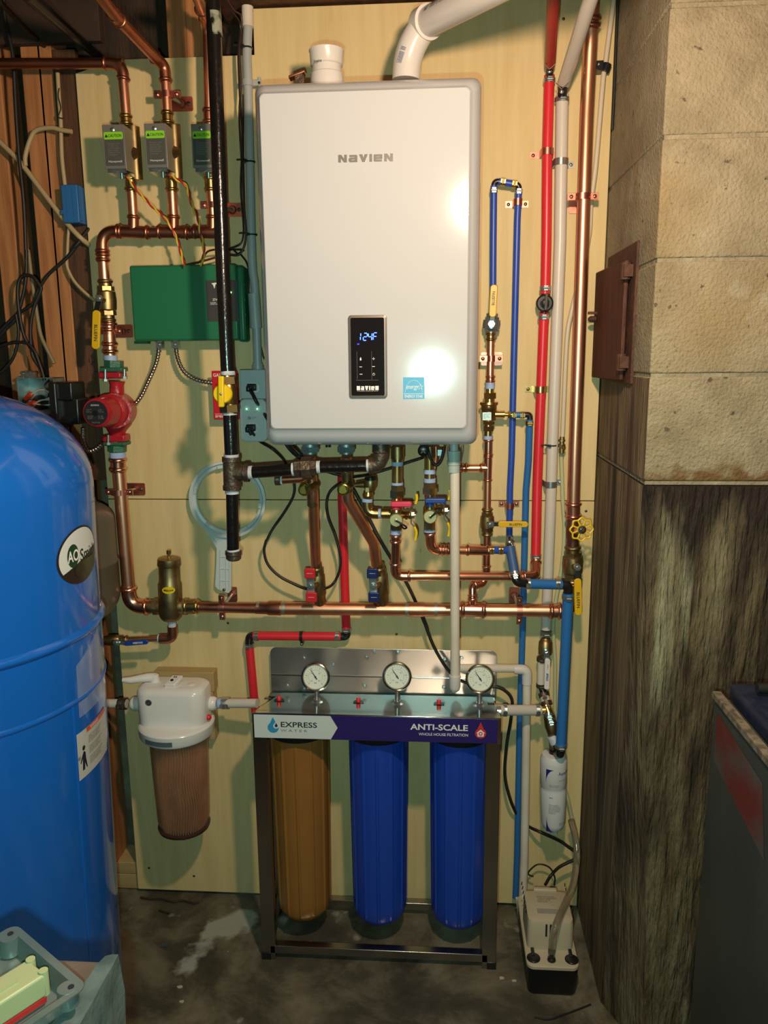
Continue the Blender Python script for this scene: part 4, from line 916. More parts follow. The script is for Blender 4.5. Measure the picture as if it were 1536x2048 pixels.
t.p('green_light', b, mat('surge_led', (.2, 1, .3), .4, emit=(.3, 1, .5), es=5), bo)
b = B()
for x in (280, 330): q = W(*C4(x, 778), .0855); b.bx(q.x - .0042, q.x + .0042, q.y - .0002, q.y, q.z - .0004, q.z + .0004)
t.p('print', b, ink_g, bo)
t.text('CE', W(*C4(291, 816), .0838), XA, ZA, .0075, .006, ink, bo, bold=.03); t.text('Commercial\nElectric', W(*C4(318, 815), .0838), XA, ZA, .0115, .0055, ink, bo)
o_ = W(*C4(310, 872), .0855); b = B(); b.rplate(o_, XA, ZA, V((0, -1, 0)), .0115, .012, .006, .0012, 8); t.p('receptacle', b, white_p, bo)
t.done()
def plug(label, q, s): 
    t = T('power_plug', label, 'plug', 'black power plugs'); p = W(*q, s); b = B(); b.bx(p.x - .011, p.x + .011, -s - .020, -s - .001, p.z - .008, p.z + .009); b.bx(p.x - .012, p.x - .002, -s - .026, -s - .018, p.z - .010, p.z + .004); b.bev = .003; t.p('plug', b, black_p)
    b = B(); b.tube([V((p.x - .003, -s - .018, p.z - .004)), V((p.x + .002, -s - .022, p.z - .016))], [.0055, .0035], 12); t.p('strain_relief', b, black_r); return t.done()
plug('black plug in the upper pale outlet box', C4(313, 634), .0575); plug('black plug in the lower surge outlet', C4(308, 872), .087)
cable('power_cable', 'black cord from the upper plug disappearing behind the heater', [C4(300, 650) + (.078,), C4(330, 715) + (.10,), C4(365, 765), C4(392, 810) + (.10,), C4(430, 870) + (.08,), C4(480, 930) + (.05,), C4(530, 1000) + (.05,), C4(580, 1045) + (.06,), C4(630, 1068), C4(690, 1110) + (.06,), C4(780, 1140), C4(860, 1170) + (.05,), C4(930, 1280), C4(1060, 1530), D2(800, 850), D2(940, 1085), D2(1060, 1270), D2(1150, 1450), D2(1260, 1707), D4(985, 30), D4(1040, 180), D4(1115, 305) + (.05,), D4(1190, 365) + (.05,), D4(1300, 392), D4(1380, 398), D4(1440, 450), D4(1440, 540), D4(1415, 700), D4(1408, 850), D4(1435, 970), D4(1475, 1060) + (.012,), D6(330, 1730) + (.010,), D6(385, 1785) + (.02,), D7(600, 120), D7(800, 212), D7(945, 310), D7(995, 300), D7(1000, 340), D7(950, 395), D7(800, 470), D7(710, 560), D7(655, 650) + (.08,)], .05, 0, black_r, 'cord', r=.0042)
cable('power_cable', 'black cord from the lower surge outlet looping under the heater past the red valve', [C4(300, 888) + (.105,), C4(350, 950), C4(430, 1000) + (.08,), C4(500, 1070) + (.05,), C4(550, 1180), C4(553, 1270), C4(500, 1370), C4(430, 1470), C4(395, 1536), D1(1275, 600), D1(1265, 660), D1(1290, 740), D1(1370, 815), D1(1510, 880), D2(90, 1300), D2(220, 1355), D2(370, 1355) + (.10,), D2(455, 1310), D2(510, 1190), D2(512, 1060), D2(470, 900), D2(410, 740), D2(400, 600), D2(450, 500) + (.06,), D2(600, 410) + (.04,), D2(740, 385), D2(950, 325), D2(1100, 275), D2(1225, 232), D2(1240, 190) + (.14,)], .06, 0, black_r, 'cord', r=.0035)
cable('sensor_wire', 'thin black wire hanging in a loop at the bottom left of the heater', [D2(60, 100) + (.12,), D2(110, 170), D2(165, 225), D2(190, 215), D2(130, 150) + (.12,), D2(100, 110)], .07, 0, black_r, r=.003)
# white filter wrench
t = T('filter_wrench', 'translucent white plastic filter wrench with a big ring hung on the wall', 'wrench'); wm = mat('milky_plastic', (.52, .60, .60), .35)
Cw = W(*D1(1052, 350), .02); k = MP(Cw) / 2.954; b = B()
vs = []
b.lathe(Cw + YA * .012, V((0, -1, 0)), [(0, 190 * k), (0, 207 * k), (.008, 211 * k), (.010, 226 * k), (.022, 229 * k), (.023, 214 * k), (.016, 206 * k), (.014, 190 * k)], 64)
rg = b; n_ = 64
rg.f = [f for f in rg.f if len(f) < 10]; m8 = 8
for i in range(n_): rg.f.append((7 * n_ + i, 7 * n_ + (i + 1) % n_, (i + 1) % n_, i))
r0 = t.p('ring', rg, wm)
for ang in (35, 100, 165, 230, 300, 350): 
    b = B(); q = math.radians(ang); b.obx(Cw + XA * math.cos(q) * 196 * k + ZA * math.sin(q) * 196 * k, XA * math.cos(q) + ZA * math.sin(q), XA * -math.sin(q) + ZA * math.cos(q), YA, .0035, .007, .008); t.p('grip_tooth', b, wm, r0)
h0, h1 = W(*D1(1000, 540), .02), W(*D1(1026, 905), .02)
def hp_(x, y, s=.02): return W(*D1(x, y), s)
b = B(); outl = [hp_(x, y) for x, y in ((888, 495), (935, 560), (985, 640), (982, 750), (975, 862), (992, 882), (1055, 905), (1068, 890), (1070, 640), (1080, 580), (1110, 560), (1180, 520), (1100, 548), (1010, 545))]
b.loft([outl, [p + YA * .012 for p in outl]]); hd = t.p('handle', b, wm)
b = B()
for (x0, y0, x1, y1) in ((1005, 650, 1005, 880), (1040, 650, 1040, 880), (1060, 650, 1060, 885), (1005, 690, 1062, 690), (1005, 760, 1062, 762), (1005, 830, 1062, 832), (905, 500, 985, 600), (1000, 560, 1130, 550)): b.tube([hp_(x0, y0, .021), hp_(x1, y1, .021)], .0014, 6)
t.p('rib', b, wm, hd); b = B(); screw(b, hp_(1028, 885, .022), .004); t.p('hanging_screw', b, iron_fit); t.done()

# ================================================================ under the heater
for i, (x, lab) in enumerate(((258, 'zinc union nut under the heater above the left copper drop'), (565, 'zinc union nut under the heater above the right copper drop'))):
    t = T('union_nut', lab, 'pipe fitting', 'zinc unions under the heater'); p = W(*D2(x, 150), .2); k = MP(p) / 4.267
    b = B(); b.lathe(V((p.x, p.y, hz0 + .003)), -ZA, [(0, 68 * k), (.022, 68 * k), (.023, 60 * k), (.034, 60 * k)], 28); t.p('sleeve', b, galv)
    b = B(); q = V((p.x, p.y, hz0 - .014)); b.hexn(q, q - ZA * .012, 82 * k); t.p('nut', b, galv); t.done()
rd = fw(W(*D2(285, 700), .15), 21.5)
def drop(label, pts, capq, m1, capw):
    t = T('copper_drop', label, 'pipe'); P = fillet(px(pts, .15), .05, 12)
    t.p('pipe', B().tube(P, rd, 24), copper)
    t.p('upper_tube', B().tube(P[:2] if m1 is None else px(m1, .19), rd * 1.04, 24), brass_d)
    c = W(*capq, .235); back = V((c.x + capw[0], -.19, c.z + .004))
    b = B(); b.cyl(back, c, .011, n=20); t.p('side_port', b, brass_d)
    b = B(); b.lathe(c, V((0, -1, 0)), [(-.014, .0130), (-.012, .0145), (-.008, .0130), (-.006, .0145), (-.001, .0142), (.001, .012), (.0015, .010), (.0005, .0095), (.0015, .009), (.0015, 0)], 32); t.p('port_cap', b, mat('olive_brass', (.55, .50, .12), .25, 1.0))
    return t.done()
drop('left copper drop from the heater ending in the red handled valve', [D2(258, 230) + (.20,), D2(285, 560) + (.18,), D2(290, 800) + (.145,), D2(304, 1150) + (.10,)], D2(206, 512), [D2(262, 250) + (.2,), D2(280, 640) + (.172,)], (.020, 0))
drop('right copper drop with a double bend, ending in the navy handled valve', [D2(565, 230) + (.20,), D2(578, 600) + (.18,), D2(800, 965) + (.13,), D2(822, 1150) + (.10,)], D2(540, 508), [D2(566, 250) + (.2,), D2(577, 520) + (.185,)], (.010, 0))
def butterfly(label, dx, m, g0):
    """brass ball valve with a two-ended T handle"""
    t = T('isolation_valve', label, 'valve', 'two-ended handle valves on the copper header'); p, q = W(*D2(308 + dx, 1135), .10), W(*D2(345 + dx, 1485), .085); a = q - p; L = a.length; r = .0125
    b = B(); b.lathe(p, a, [(0, r * 1.1), (.010, r * 1.12), (.012, r * 1.02), (.022, r * 1.3), (.030, r * 1.3), (.033, r * 1.45), (L * .75, r * 1.4), (L * .78, r * 1.2), (L * .93, r * 1.15), (L, r)], 28); b.hexn(p + a.normalized() * .015, p + a.normalized() * .03, r * 1.45); t.p('body', b, brass_d)
    c = W(*D2(262 + dx, 1327), .145); b = B(); b.cyl((p + q) / 2, c, .009); t.p('stem', b, brass_d)
    b = B(); up, dn = W(*D2(258 + dx, 1262), .147), W(*D2(266 + dx, 1385), .147); b.obx(c, up - dn, XA, YA, (up - dn).length / 2 + .006, .0095, .0016); b.bev = .001; br = t.p('handle_plate', b, zinc)
    b = B(); b.cyl(c + V((0, .002, 0)), c + V((0, -.010, 0)), .004); b.hexn(c, c + V((0, -.006, 0)), .0075); t.p('handle_nut', b, zinc, br)
    for (x0, y0, x1, y1), nm in (((207, 1180, 302, 1266), 'grip'), ((220, 1384, 316, 1468), 'grip')):
        A_, B_ = W(*D2(x0 + dx, y0), .152), W(*D2(x1 + dx, y1), .152); mm = (A_ + B_) / 2; w_, h_ = abs(B_.x - A_.x) / 2, abs(A_.z - B_.z) / 2
        b = B(); b.rplate(mm + YA * .006, XA, ZA, V((0, -1, 0)), w_, h_, .004, .010); b.bev = .002; g = t.p(nm, b, m, br)
        t.text('webstone', mm + V((0, -.0042, .001)), XA, ZA, w_ * 1.1, .0022, ink_w, g)
    return t.done()
butterfly('isolation valve with a red two-ended handle under the left copper drop', 0, red_v, 'red'); butterfly('isolation valve with a navy two-ended handle under the right copper drop', 534, navy_v, 'navy')

# domestic isolation valves
def stack(label, name, parts, cat='pipe fitting'):
    t = T(name, label, cat)
    for nm, q0, q1, w, m, hx in parts:
        p, q = px([q0, q1], .20) if len(q0) == 2 else px([q0, q1], 0); r = fw(p, w)
        b = B(); (b.hexn(p, q, r * 1.08) if hx else b.cyl(p, q, r)); t.p(nm, b, m)
    return t.done()
top_z = lambda: None
stack('brass coupling and nipple under the heater above the pink handled valve', 'brass_nipple', [
    ('coupling', D2(1002, 140), D2(1003, 245), 27, brass_d, 0), ('collar', D2(1003, 245), D2(1003, 270), 24, brass, 0), ('thread_tape', D2(1002, 270), D2(1002, 305), 23, tape, 0), ('nipple', D2(1000, 300), D2(999, 460), 21.5, brass, 0),
    ('thread_tape', D2(999, 448), D2(999, 468), 24, tape, 0), ('hex_collar', D2(1000, 468), D2(1000, 515), 25, brass_d, 1), ('union_nut', D2(1000, 515), D2(1000, 575), 29, brass_y, 1)])
stack('brass nipple and nut above the navy handled service valve', 'brass_nipple', [
    ('nipple', D2(1275, 140), D2(1276, 240), 20, brass_d, 0), ('collar', D2(1276, 235), D2(1276, 340), 21, brass_y, 0), ('thread_tape', D2(1276, 336), D2(1276, 372), 24, tape, 0), ('nipple', D2(1276, 372), D2(1276, 415), 21, brass, 0),
    ('thread_tape', D2(1277, 412), D2(1277, 445), 24, tape, 0), ('hex_collar', D2(1278, 445), D2(1278, 490), 26, brass_d, 1), ('union_nut', D2(1280, 490), D2(1280, 545), 31, brass_y, 1), ('nipple', D2(1280, 545), D2(1280, 580), 22, brass, 0)])
def service_valve(label, cx_, yo, hx0_, hx1_, hy, m, disc, lever):
    t = T('service_valve', label, 'valve', 'service valves under the heater'); s = .20
    p, q = W(*D2(cx_, 575), s), W(*D2(cx_ - 4, 852 + yo), s); r = fw(p, 24) / 1; a = q - p; L = a.length
    b = B(); b.lathe(p, a, [(0, r * .85), (L * .25, r * .9), (L * .30, r * 1.08), (L * .5, r * 1.15), (L * .72, r * 1.08), (L * .75, r * .95), (L, r * .95)], 28)
    b.hexn(p + a * .74, p + a * .97, r * 1.08); bo = t.p('body', b, brass)
    dc = W(*D2(*disc), s + .030); k = MP(dc) / 4.267; b = B(); b.cyl(V((dc.x, -s, dc.z)), dc, 46 * k); b.lathe(dc, V((0, -1, 0)), [(-.006, 50 * k), (-.004, 58 * k), (-.001, 58 * k), (.001, 52 * k)], 30)
    b.torus(dc + V((0, .007, 0)), YA, 54 * k, 5 * k, 24, 6); cp = t.p('port_cap', b, mat('pale_brass', (.70, .58, .30), .35, .9) if 'pale_brass' not in bpy.data.materials else bpy.data.materials['pale_brass'])
    b = B(); b.lathe(dc, V((0, -1, 0)), [(.001, .003), (.005, .0035), (.008, .002)], 14); t.p('cap_pin', b, zinc, cp)
    e = D2(disc[0] + (90 if yo == 0 else 90), disc[1] + (60 if yo == 0 else -70)); b = B(); P = [dc + V((0, -.007, 0)), W(*D2(disc[0] + 45, disc[1] + (30 if yo == 0 else -30)), s + .042), W(*e, s + .036), W(*D2(disc[0] + 65, disc[1] + (70 if yo == 0 else -62)), s + .030), W(*D2(disc[0] + 30, disc[1] + (20 if yo == 0 else -20)), s + .038)]
    b.tube(smooth(P, 6), .0022, 8); t.p('tether', b, black_r, cp)
    A_, B_ = W(*D2(hx0_, hy), s + .035), W(*D2(hx1_, hy + 42), s + .035); mm = (A_ + B_) / 2
    b = B(); b.rplate(mm + YA * .010, XA, ZA, V((0, -1, 0)), abs(B_.x - A_.x) / 2, abs(A_.z - B_.z) / 2, .004, .018); k2 = W(*D2(hx0_ + 42, hy + 60), s + .035); b.cyl(V((k2.x, -s - .028, k2.z + .010)), V((k2.x, -s - .028, k2.z - .004)), .0095); b.bev = .002; t.p('handle', b, m)
    # right hand drain port with yellow lever
    c = W(*D2(cx_ + 50, lever + 0), s); d = W(*D2(cx_ + 125, lever), s + .01); b = B(); b.cyl(c, d, .0085, n=18); b.hexn(c + XA * .006, c + XA * .012, .0115); b.bead(d - XA * .004, XA, .0085); t.p('drain_port', b, brass)
    b = B(); b.hexn(d, d + XA * .007, .0085); b.cyl(d, d + XA * .010, .0035, n=10)
    u_, l_ = W(*D2(cx_ + 118, lever - 62), s + .012), W(*D2(cx_ + 122, lever + 70), s + .012); kx = W(*D2(cx_ + 160, lever - 95), s + .012); kl = W(*D2(cx_ + 150, lever + 100), s + .012)
    b.tube([kx, u_, d, l_, kl], .0016, 8); lv = t.p('lever_wire', b, zinc)
    b = B(); b.tube(smooth([kx, W(*D2(cx_ + 172, lever - 135), s + .012), W(*D2(cx_ + 168, lever - 178), s + .012)], 5), .0034, 10); t.p('lever_grip', b, yellow_b, lv)
    b = B(); b.tube(smooth([kl, W(*D2(cx_ + 168, lever + 150), s + .012), W(*D2(cx_ + 158, lever + 215), s + .012)], 5), .0034, 10); t.p('lever_grip', b, yellow_b, lv)
    return t, s
t, sV = service_valve('brass service valve with a pink-red handle and yellow drain lever', 996, 0, 946, 1125, 610, pink_v, (990, 770), 725)
b = B(); b.cyl(*px([D2(945, 715), D2(868, 715)], sV), .0115); t.p('side_port', b, brass); t.done()
t, sV = service_valve('brass service valve with a navy handle beside the white condensate pipe', 1280, -5, 1237, 1415, 580, blue_v, (1282, 742), 690); t.done()
# relief elbow chain left of the pink valve
t = T('relief_elbow', 'brass relief elbow with blue thread tape joined to the pink handled valve', 'pipe fitting')
b = B(); b.lathe(W(*D2(772, 395), .2), -ZA, [(0, .008), (.002, .013), (.008, .0145), (.010, .012)], 28); t.p('top_cap', b, black_p)
p, q = px([D2(772, 420), D2(768, 525)], .2); b = B(); b.lathe(p, q - p, [(0, .0135), (.004, .0150), (.018, .0150), (.022, .0135), (.026, .0125)], 28); b.cyl(W(*D2(720, 465), .2), W(*D2(640, 470), .2), .0085, .0055); b.bx(W(*D2(735, 480), .2).x, W(*D2(765, 480), .2).x, -.218, -.20, q.z + .002, q.z + .012); t.p('valve_cap', b, brass_d)
b = B(); p, q = px([D2(755, 522), D2(748, 590)], .2); b.lathe(p, q - p, [(0, .0115), (.006, .0115), (.008, .013), (.012, .013), (.0155, .0115)], 24); t.p('collar', b, brass)
b = B(); b.cyl(*px([D2(745, 585), D2(743, 612)], .2), .0125); b.cyl(*px([D2(832, 713), D2(862, 713)], .2), .0115); t.p('thread_tape', b, tape)
b = B(); b.tube(fillet(px([D2(742, 610), D2(748, 712), D2(840, 713)], .2), .018, 10), .0125, 24); t.p('elbow', b, brass); t.done()
t = T('gas_test_nipple', 'small black rubber sleeve hanging from the bottom of the heater', 'rubber sleeve'); p = W(*D2(412, 150), .22); b = B(); b.cyl(V((p.x, p.y, hz0 + .002)), V((p.x, p.y, hz0 - .012)), .0062); t.p('sleeve', b, black_r)
b = B(); b.lathe(V((p.x, p.y, hz0 - .0105)), -ZA, [(0, .0068), (.0025, .0068), (.0025, .0045)], 18); t.p('rim', b, black_p); t.done()
t = T('black_dial', 'round black knob with wires under the right part of the heater', 'knob'); p = W(*D2(1222, 178), .24); b = B(); b.lathe(p, V((0, -1, 0)), [(-.014, .010), (-.012, .0125), (0, .0125), (.002, .009)], 24); t.p('knob', b, black_p)
b = B(); b.cyl(V((p.x + .006, p.y + .006, p.z)), V((p.x + .006, p.y + .006, hz0 + .003)), .004); t.p('stem', b, black_r)
b = B(); b.obx(p + V((0, -.003, 0)), V((1, 0, 1)), V((1, 0, -1)), YA, .007, .001, .0005); b.obx(p + V((0, -.003, 0)), V((1, 0, -1)), V((1, 0, 1)), YA, .007, .001, .0005); t.p('cross_mark', b, ink_g); t.done()
cable('sensor_wire', 'black wire looping down beside the black knob under the heater', [D2(1260, 140), D2(1285, 250), D2(1330, 300), D2(1370, 270), D2(1392, 190), D2(1398, 145)], .21, 0, black_r, r=.0036)
t = T('return_tube', 'short curved brown copper tube under the heater behind the grey condensate fitting', 'pipe'); t.p('tube', B().tube(smooth(px([D2(1330, 140), D2(1332, 230), D2(1322, 330)], .19), 5), .0052, 14), copper_old)
t.p('clip', B().bx(W(*D2(1345, 190), .19).x, W(*D2(1385, 190), .19).x, -.2, -.18, W(*D2(1345, 215), .19).z, W(*D2(1345, 165), .19).z), galv); t.done()
# condensate line
t = T('condensate_pipe', 'marked white plastic condensate pipe hanging straight down from a grey fitting', 'pipe')
sC = .225; b = B(); p = W(*D3(290, 145), sC)
k = MP(p) / 4.267
prof = lambda y: (W(*D3(290, 145), sC).z - W(*D3(290, y), sC).z)
b.lathe(V((p.x, p.y, p.z + .012)), -ZA, [(0, 36 * k), (.012 + prof(175), 36 * k), (.012 + prof(178), 55 * k), (.012 + prof(260), 52 * k), (.012 + prof(262), 58 * k), (.012 + prof(295), 58 * k), (.012 + prof(300), 52 * k), (.012 + prof(360), 50 * k)], 32)
ad = t.p('grey_fitting', b, mat('grey_green_pvc', (.40, .50, .47), .4)); b = B()
for dx in (-52, 60): b.tube(smooth([p + V((dx * k, -.006, .004)), p + V((dx * 1.1 * k, -.010, -.012)), p + V((dx * .9 * k, -.012, -.030))], 4), .0012, 6)
t.p('spring_clip', b, zinc, ad)
Pv = px([D3(297, 350), D3(300, 1700), D4(1152, 335)], sC); rv2 = fw(Pv[0], 19.5)
t.p('pipe', B().tube([Pv[0], Pv[2]], rv2, 24), pvc_old)
bt = W(*D4(1152, 395), sC); b = B(); b.lathe(Pv[2], -ZA, [(0, rv2), (0, rv2 * 1.25), (.030, rv2 * 1.2), (.036, rv2), (.041, rv2 * .5), (.042, 0)], 24); b.cyl(Pv[2] - ZA * .016, V((Pv[2].x + .004, -.10, Pv[2].z - .012)), rv2 * 1.1); t.p('elbow', b, pvc)
t.done()
t = T('drain_pipe', 'white plastic pipe turning down beside the blue tubes to the floor pump', 'pipe'); sD = .06; P0 = W(D4(1152, 0)[0], 1336, .08)
A_ = [W(918, 1336, .10), W(*D4(1320, 298), .075), W(*D4(1520, 308), sD)]; t.p('pipe', B().tube([A_[0], A_[1], W(*D6(285, 540), sD)], rv2 * .95, 22), pvc_old)
t.p('elbow', B().elbow(*px([D6(270, 545), D6(370, 548), D6(370, 660)], sD), rv2, 1.16, bend=.016, beads=False), pvc)
t.p('pipe', B().tube(px([D6(370, 640), D6(365, 1000), D6(350, 2000), D7(437, 560), D7(428, 760), D7(436, 900)], sD), rv2, 22), pvc_old); t.done()
# horizontal supply pipes
t = run('copper_pipe', 'copper hot water pipe from the pink handled valve running right to the red tube')
P = px([D2(988, 875), D2(985, 1210)], .19); rq = fw(P[0], 17.5)
t.p('thread_tape', B().cyl(*px([D2(988, 850), D2(988, 888)], .195), rq * 1.3), tape); t.p('pipe', B().tube(px([D2(988, 880) + (.195,), D2(983, 1160) + (.18,)], 0), rq, 22), copper_fit)
t.p('coupling', B().sleeve(W(*D2(988, 885), .195), W(*D2(986, 965), .192), rq), copper_fit)
E_ = [W(*D2(982, 1120), .18), W(*D2(985, 1248), .17), W(*D2(1120, 1248), .17)]; t.p('elbow', B().elbow(*E_, rq, bend=.02), copper_fit)
t.p('pipe', B().tube([W(*D2(1080, 1248), .17), W(*D3(100, 1248), .165), W(*D3(880, 1252), .11)], rq, 22), copper)
t.p('elbow', B().elbow(W(*D3(865, 1248), .112), W(*D3(985, 1250), .10), W(*D3(990, 1120), .06), rq, bend=.02), copper_fit); t.done()
t = run('copper_pipe', 'copper cold water pipe from the navy handled valve running right to the blue tee')
t.p('thread_tape', B().cyl(*px([D2(1276, 840), D2(1276, 868)], .195), rq * 1.35), tape)
t.p('elbow', B().elbow(W(*D2(1277, 860), .195), W(*D2(1290, 1025), .17), W(*D3(215, 1025), .165), rq, bend=.026), copper_fit)
t.p('pipe', B().tube([W(*D3(190, 1025), .165), W(*D3(590, 1030), .14)], rq, 22), copper)
t.p('coupling', B().sleeve(W(*D3(150, 1024), .168), W(*D3(250, 1025), .162), rq, 1.1), copper_fit)
t.p('coupling', B().sleeve(W(*D3(390, 1026), .155), W(*D3(590, 1030), .14), rq, 1.1), copper_fit); t.done()

# ================================================================ right hand make-up water line
sR = .045
ru = fw(W(978, 900, sR), 14.5)
t = run('copper_pipe', 'thin copper pipe between the upper yellow handled valve and the brass regulator')
t.p('pipe', B().tube(px([C6(435, 950), C6(428, 1400)], sR), ru, 20), copper); b = B().sleeve(*px([C6(434, 960), C6(433, 1035)], sR), ru, 1.15); t.p('coupling', b, brass)
t.p('coupling', B().sleeve(*px([C6(431, 1325), C6(429, 1390)], sR), ru, 1.15), copper_fit); t.p('thread_tape', B().cyl(*px([C6(428, 1388), C6(427, 1440)], sR), ru * 1.3), tape); t.done()
t = T('pressure_regulator', 'brass pressure regulator with a silver label right of the heater', 'regulator')
def r6(x, y, s=sR): return W(*C6(x, y), s)
b = B(); b.hexn(r6(425, 1475), r6(425, 1525), .0165); b.cyl(r6(426, 1435), r6(425, 1475), .0105); b.cyl(r6(424, 1525), r6(423, 1565), .0125); t.p('top_union', b, brass_y)
p, q = r6(418, 1555), r6(415, 1725); L = (q - p).length; b = B(); b.lathe(p, q - p, [(0, .0215), (.005, .0225), (.009, .019), (L * .35, .019), (L * .40, .0175), (L * .9, .0175), (L, .013)], 32); bo = t.p('body', b, brass)
b = B(); b.hexn(r6(415, 1720), r6(414, 1745), .0155); b.hexn(r6(413, 1760), r6(412, 1800), .0140); b.cyl(r6(414, 1740), r6(410, 1845), .0095); t.p('bottom_union', b, brass)
b = B(); c = r6(400, 1675, sR + .018); b.bx(c.x - .0105, c.x + .0105, c.y - .0012, c.y, c.z - .0095, c.z + .0095); lb = t.p('silver_label', b, mat('silver_label', (.55, .54, .50), .35, .5), bo)
t.text('WATTS 1156F\nSET 12 PSI\nMAX 100 PSI\n212F', c + V((0, -.0012, 0)), XA, ZA, .017, .013, ink, lb)
b = B(); b.cyl(r6(440, 1660), r6(550, 1660), .0090); b.hexn(r6(578, 1662), r6(602, 1662), .0095); b.cyl(r6(550, 1660), r6(650, 1664), .0052); t.p('side_port', b, brass_y); t.done()
t = run('copper_pipe', 'thin copper pipe below the regulator with a branch back under the heater')
t.p('thread_tape', B().cyl(*px([C6(411, 1842), C6(410, 1872)], sR), ru * 1.3), tape)
t.p('coupling', B().sleeve(*px([D3(585, 75), D3(583, 225)], sR), ru, 1.15), copper_fit)
t.p('tee', B().tee(*px([D3(582, 215), D3(577, 440), D3(580, 325), D3(505, 325)], sR), ru), copper_fit)
t.p('pipe', B().tube([W(*D3(510, 325), sR), W(*D3(340, 325), sR)], ru, 20), copper); t.p('coupling', B().sleeve(*px([D3(405, 325), D3(345, 325)], sR), ru), copper_fit)
t.p('pipe', B().tube(px([D3(578, 430), D3(574, 690)], sR), ru, 20), copper); t.done()
ball_valve('brass ball valve with a yellow handle pointing right under the regulator', *px([D3(574, 665), D3(571, 905)], sR), .0105, W(*D3(600, 803), sR + .030), W(*D3(665, 803), sR + .032), W(*D3(920, 804), sR + .032), yellow, .0145, writing='BLUEFIN')
t = run('copper_pipe', 'thin copper pipe dropping to the header behind the hot water pipe')
t.p('pipe', B().tube([W(*D3(571, 890), sR), W(*D3(565, 1240), sR)], ru, 20), copper_old); t.p('coupling', B().sleeve(*px([D3(567, 1150), D3(565, 1230)], sR), ru), copper_fit)
t.p('elbow', B().elbow(W(*D3(562, 1235), sR), W(*D3(535, 1310), .05), W(*D3(455, 1330), .07), ru, bend=.012), copper_fit)
t.p('elbow', B().elbow(W(*D3(470, 1322), .068), W(*D3(448, 1330), .074), W(*D3(447, 1430), sH), ru, bend=.02), copper_fit); t.done()

# blue tubes
def ringc(t, P, a, r, m=zinc): return hose_clamp(t, P, a, r, m=m)
rb = fw(W(1030, 600, .03), 13.2)
t = run('blue_tube', 'short blue bridge with black elbows joining the tops of two royal blue tubes', 'tube')
e1, e2 = px([C5(462, 1560), C5(675, 1590)], .035)
t.p('elbow', B().elbow(*px([C5(460, 1600), C5(463, 1545), C5(530, 1552)], .035), rb * .78, 1.1, bend=.010, beads=False), black_p)
t.p('elbow', B().elbow(*px([C5(672, 1640), C5(675, 1580), C5(620, 1568)], .035), rb * .78, 1.1, bend=.010, beads=False), black_p)
P = px([C5(500, 1550), C5(645, 1572)], .036); t.p('tube', B().tube(P, rb, 18), pex_blue)
for q in (C5(537, 1553), C5(635, 1572)): ringc(t, W(*q, .036), P[1] - P[0], rb, brass)
t.done()
t = run('blue_tube', 'royal blue tube hanging from the top bridge to the yellow handled valve', 'tube')
P = px([C5(460, 1585), C5(455, 2048), C6(452, 700), C6(445, 830)], .035); t.p('tube', B().tube(P, rb, 18), pex_blue); ringc(t, W(*C5(459, 1628), .035), ZA, rb); t.done()
t = run('blue_tube', 'long royal blue tube running down to the blue tee at lower right', 'tube')
P = px([C5(672, 1630), C6(660, 0), C6(612, 2000), D3(768, 500), D3(762, 960)], .030); t.p('tube', B().tube(P, rb, 18), pex_blue); ringc(t, W(*C5(671, 1638), .03), ZA, rb); ringc(t, W(*D3(763, 915), .03), ZA, rb); t.done()
ball_valve('ball valve with an upright yellow handle at the foot of the left blue tube', *px([C6(446, 800), C6(434, 985)], .04), .0125, W(*C6(440, 888), .075), W(*C6(448, 830), .075), W(*C6(462, 552), .075), yellow, .0165, body_m=zinc, writing='BLUEFIN', ends=False)
r3 = fw(W(1050, 1000, .02), 13.4)
t = run('blue_tube', 'long mid blue drain tube from the brass regulator down to the floor', 'tube')
t.p('tube', B().tube(px([C6(610, 1664), C6(720, 1665)], sR), rb * .95, 18), pex_blue2)
for x in (630, 703): ringc(t, W(*C6(x, 1664), sR), XA, rb * .95, brass)
t.p('elbow', B().elbow(*px([C6(705, 1664), C6(768, 1660), C6(768, 1720)], sR), rb * .8, 1.1, bend=.008, beads=False), black_p)
P = px([C6(765, 1700) + (.045,), C6(755, 2048) + (.03,), D3(905, 500) + (.018,), D3(885, 1300), D6(335, 250), D6(312, 1000), D6(292, 2000), D7(355, 778)], .018); t.p('tube', B().tube(P, r3, 18), pex_blue2); ringc(t, W(*C6(763, 1735), .044), ZA, r3, brass); t.done()
cable('drain_tube', 'thin cream tube at the foot of the blue drain tube beside the floor pump', [D7(372, 782), D7(390, 920), D7(410, 1060), D7(425, 1110), D7(440, 1220), D7(458, 1320)], .055, 0, pvc_old, 'tube', r=.0045)

# blue supply with tee and elbows
rB = fw(W(1130, 1300, .12), 21)
t = run('blue_tee', 'blue and black tee joining the cold copper pipe to the blue tubes', 'pipe fitting')
P = [W(*D3(580, 1025), .142), W(*D3(735, 1025), .13)]; t.p('tube', B().tube(P, rb * 1.2, 18), pex_blue)
for x, s_ in ((612, .14), (690, .134)): hose_clamp(t, W(*D3(x, 1025), s_), XA, rb * 1.2, m=brass)
b = B(); c = W(*D3(762, 1000), .125); b.cyl(W(*D3(735, 1024), .13), c, rb * .9); b.cyl(W(*D3(763, 930), .05), c, rb * .85); b.cyl(c, W(*D3(775, 1060), .12), rb * 1.05); t.p('tee', b, black_p)
hose_clamp(t, W(*D3(764, 975), .10), V((0, -.6, -1)), rb * 1.15, m=zinc); t.done()
t = run('blue_tube', 'slanting dusty blue tube between the blue tee and the lower black elbow', 'tube')
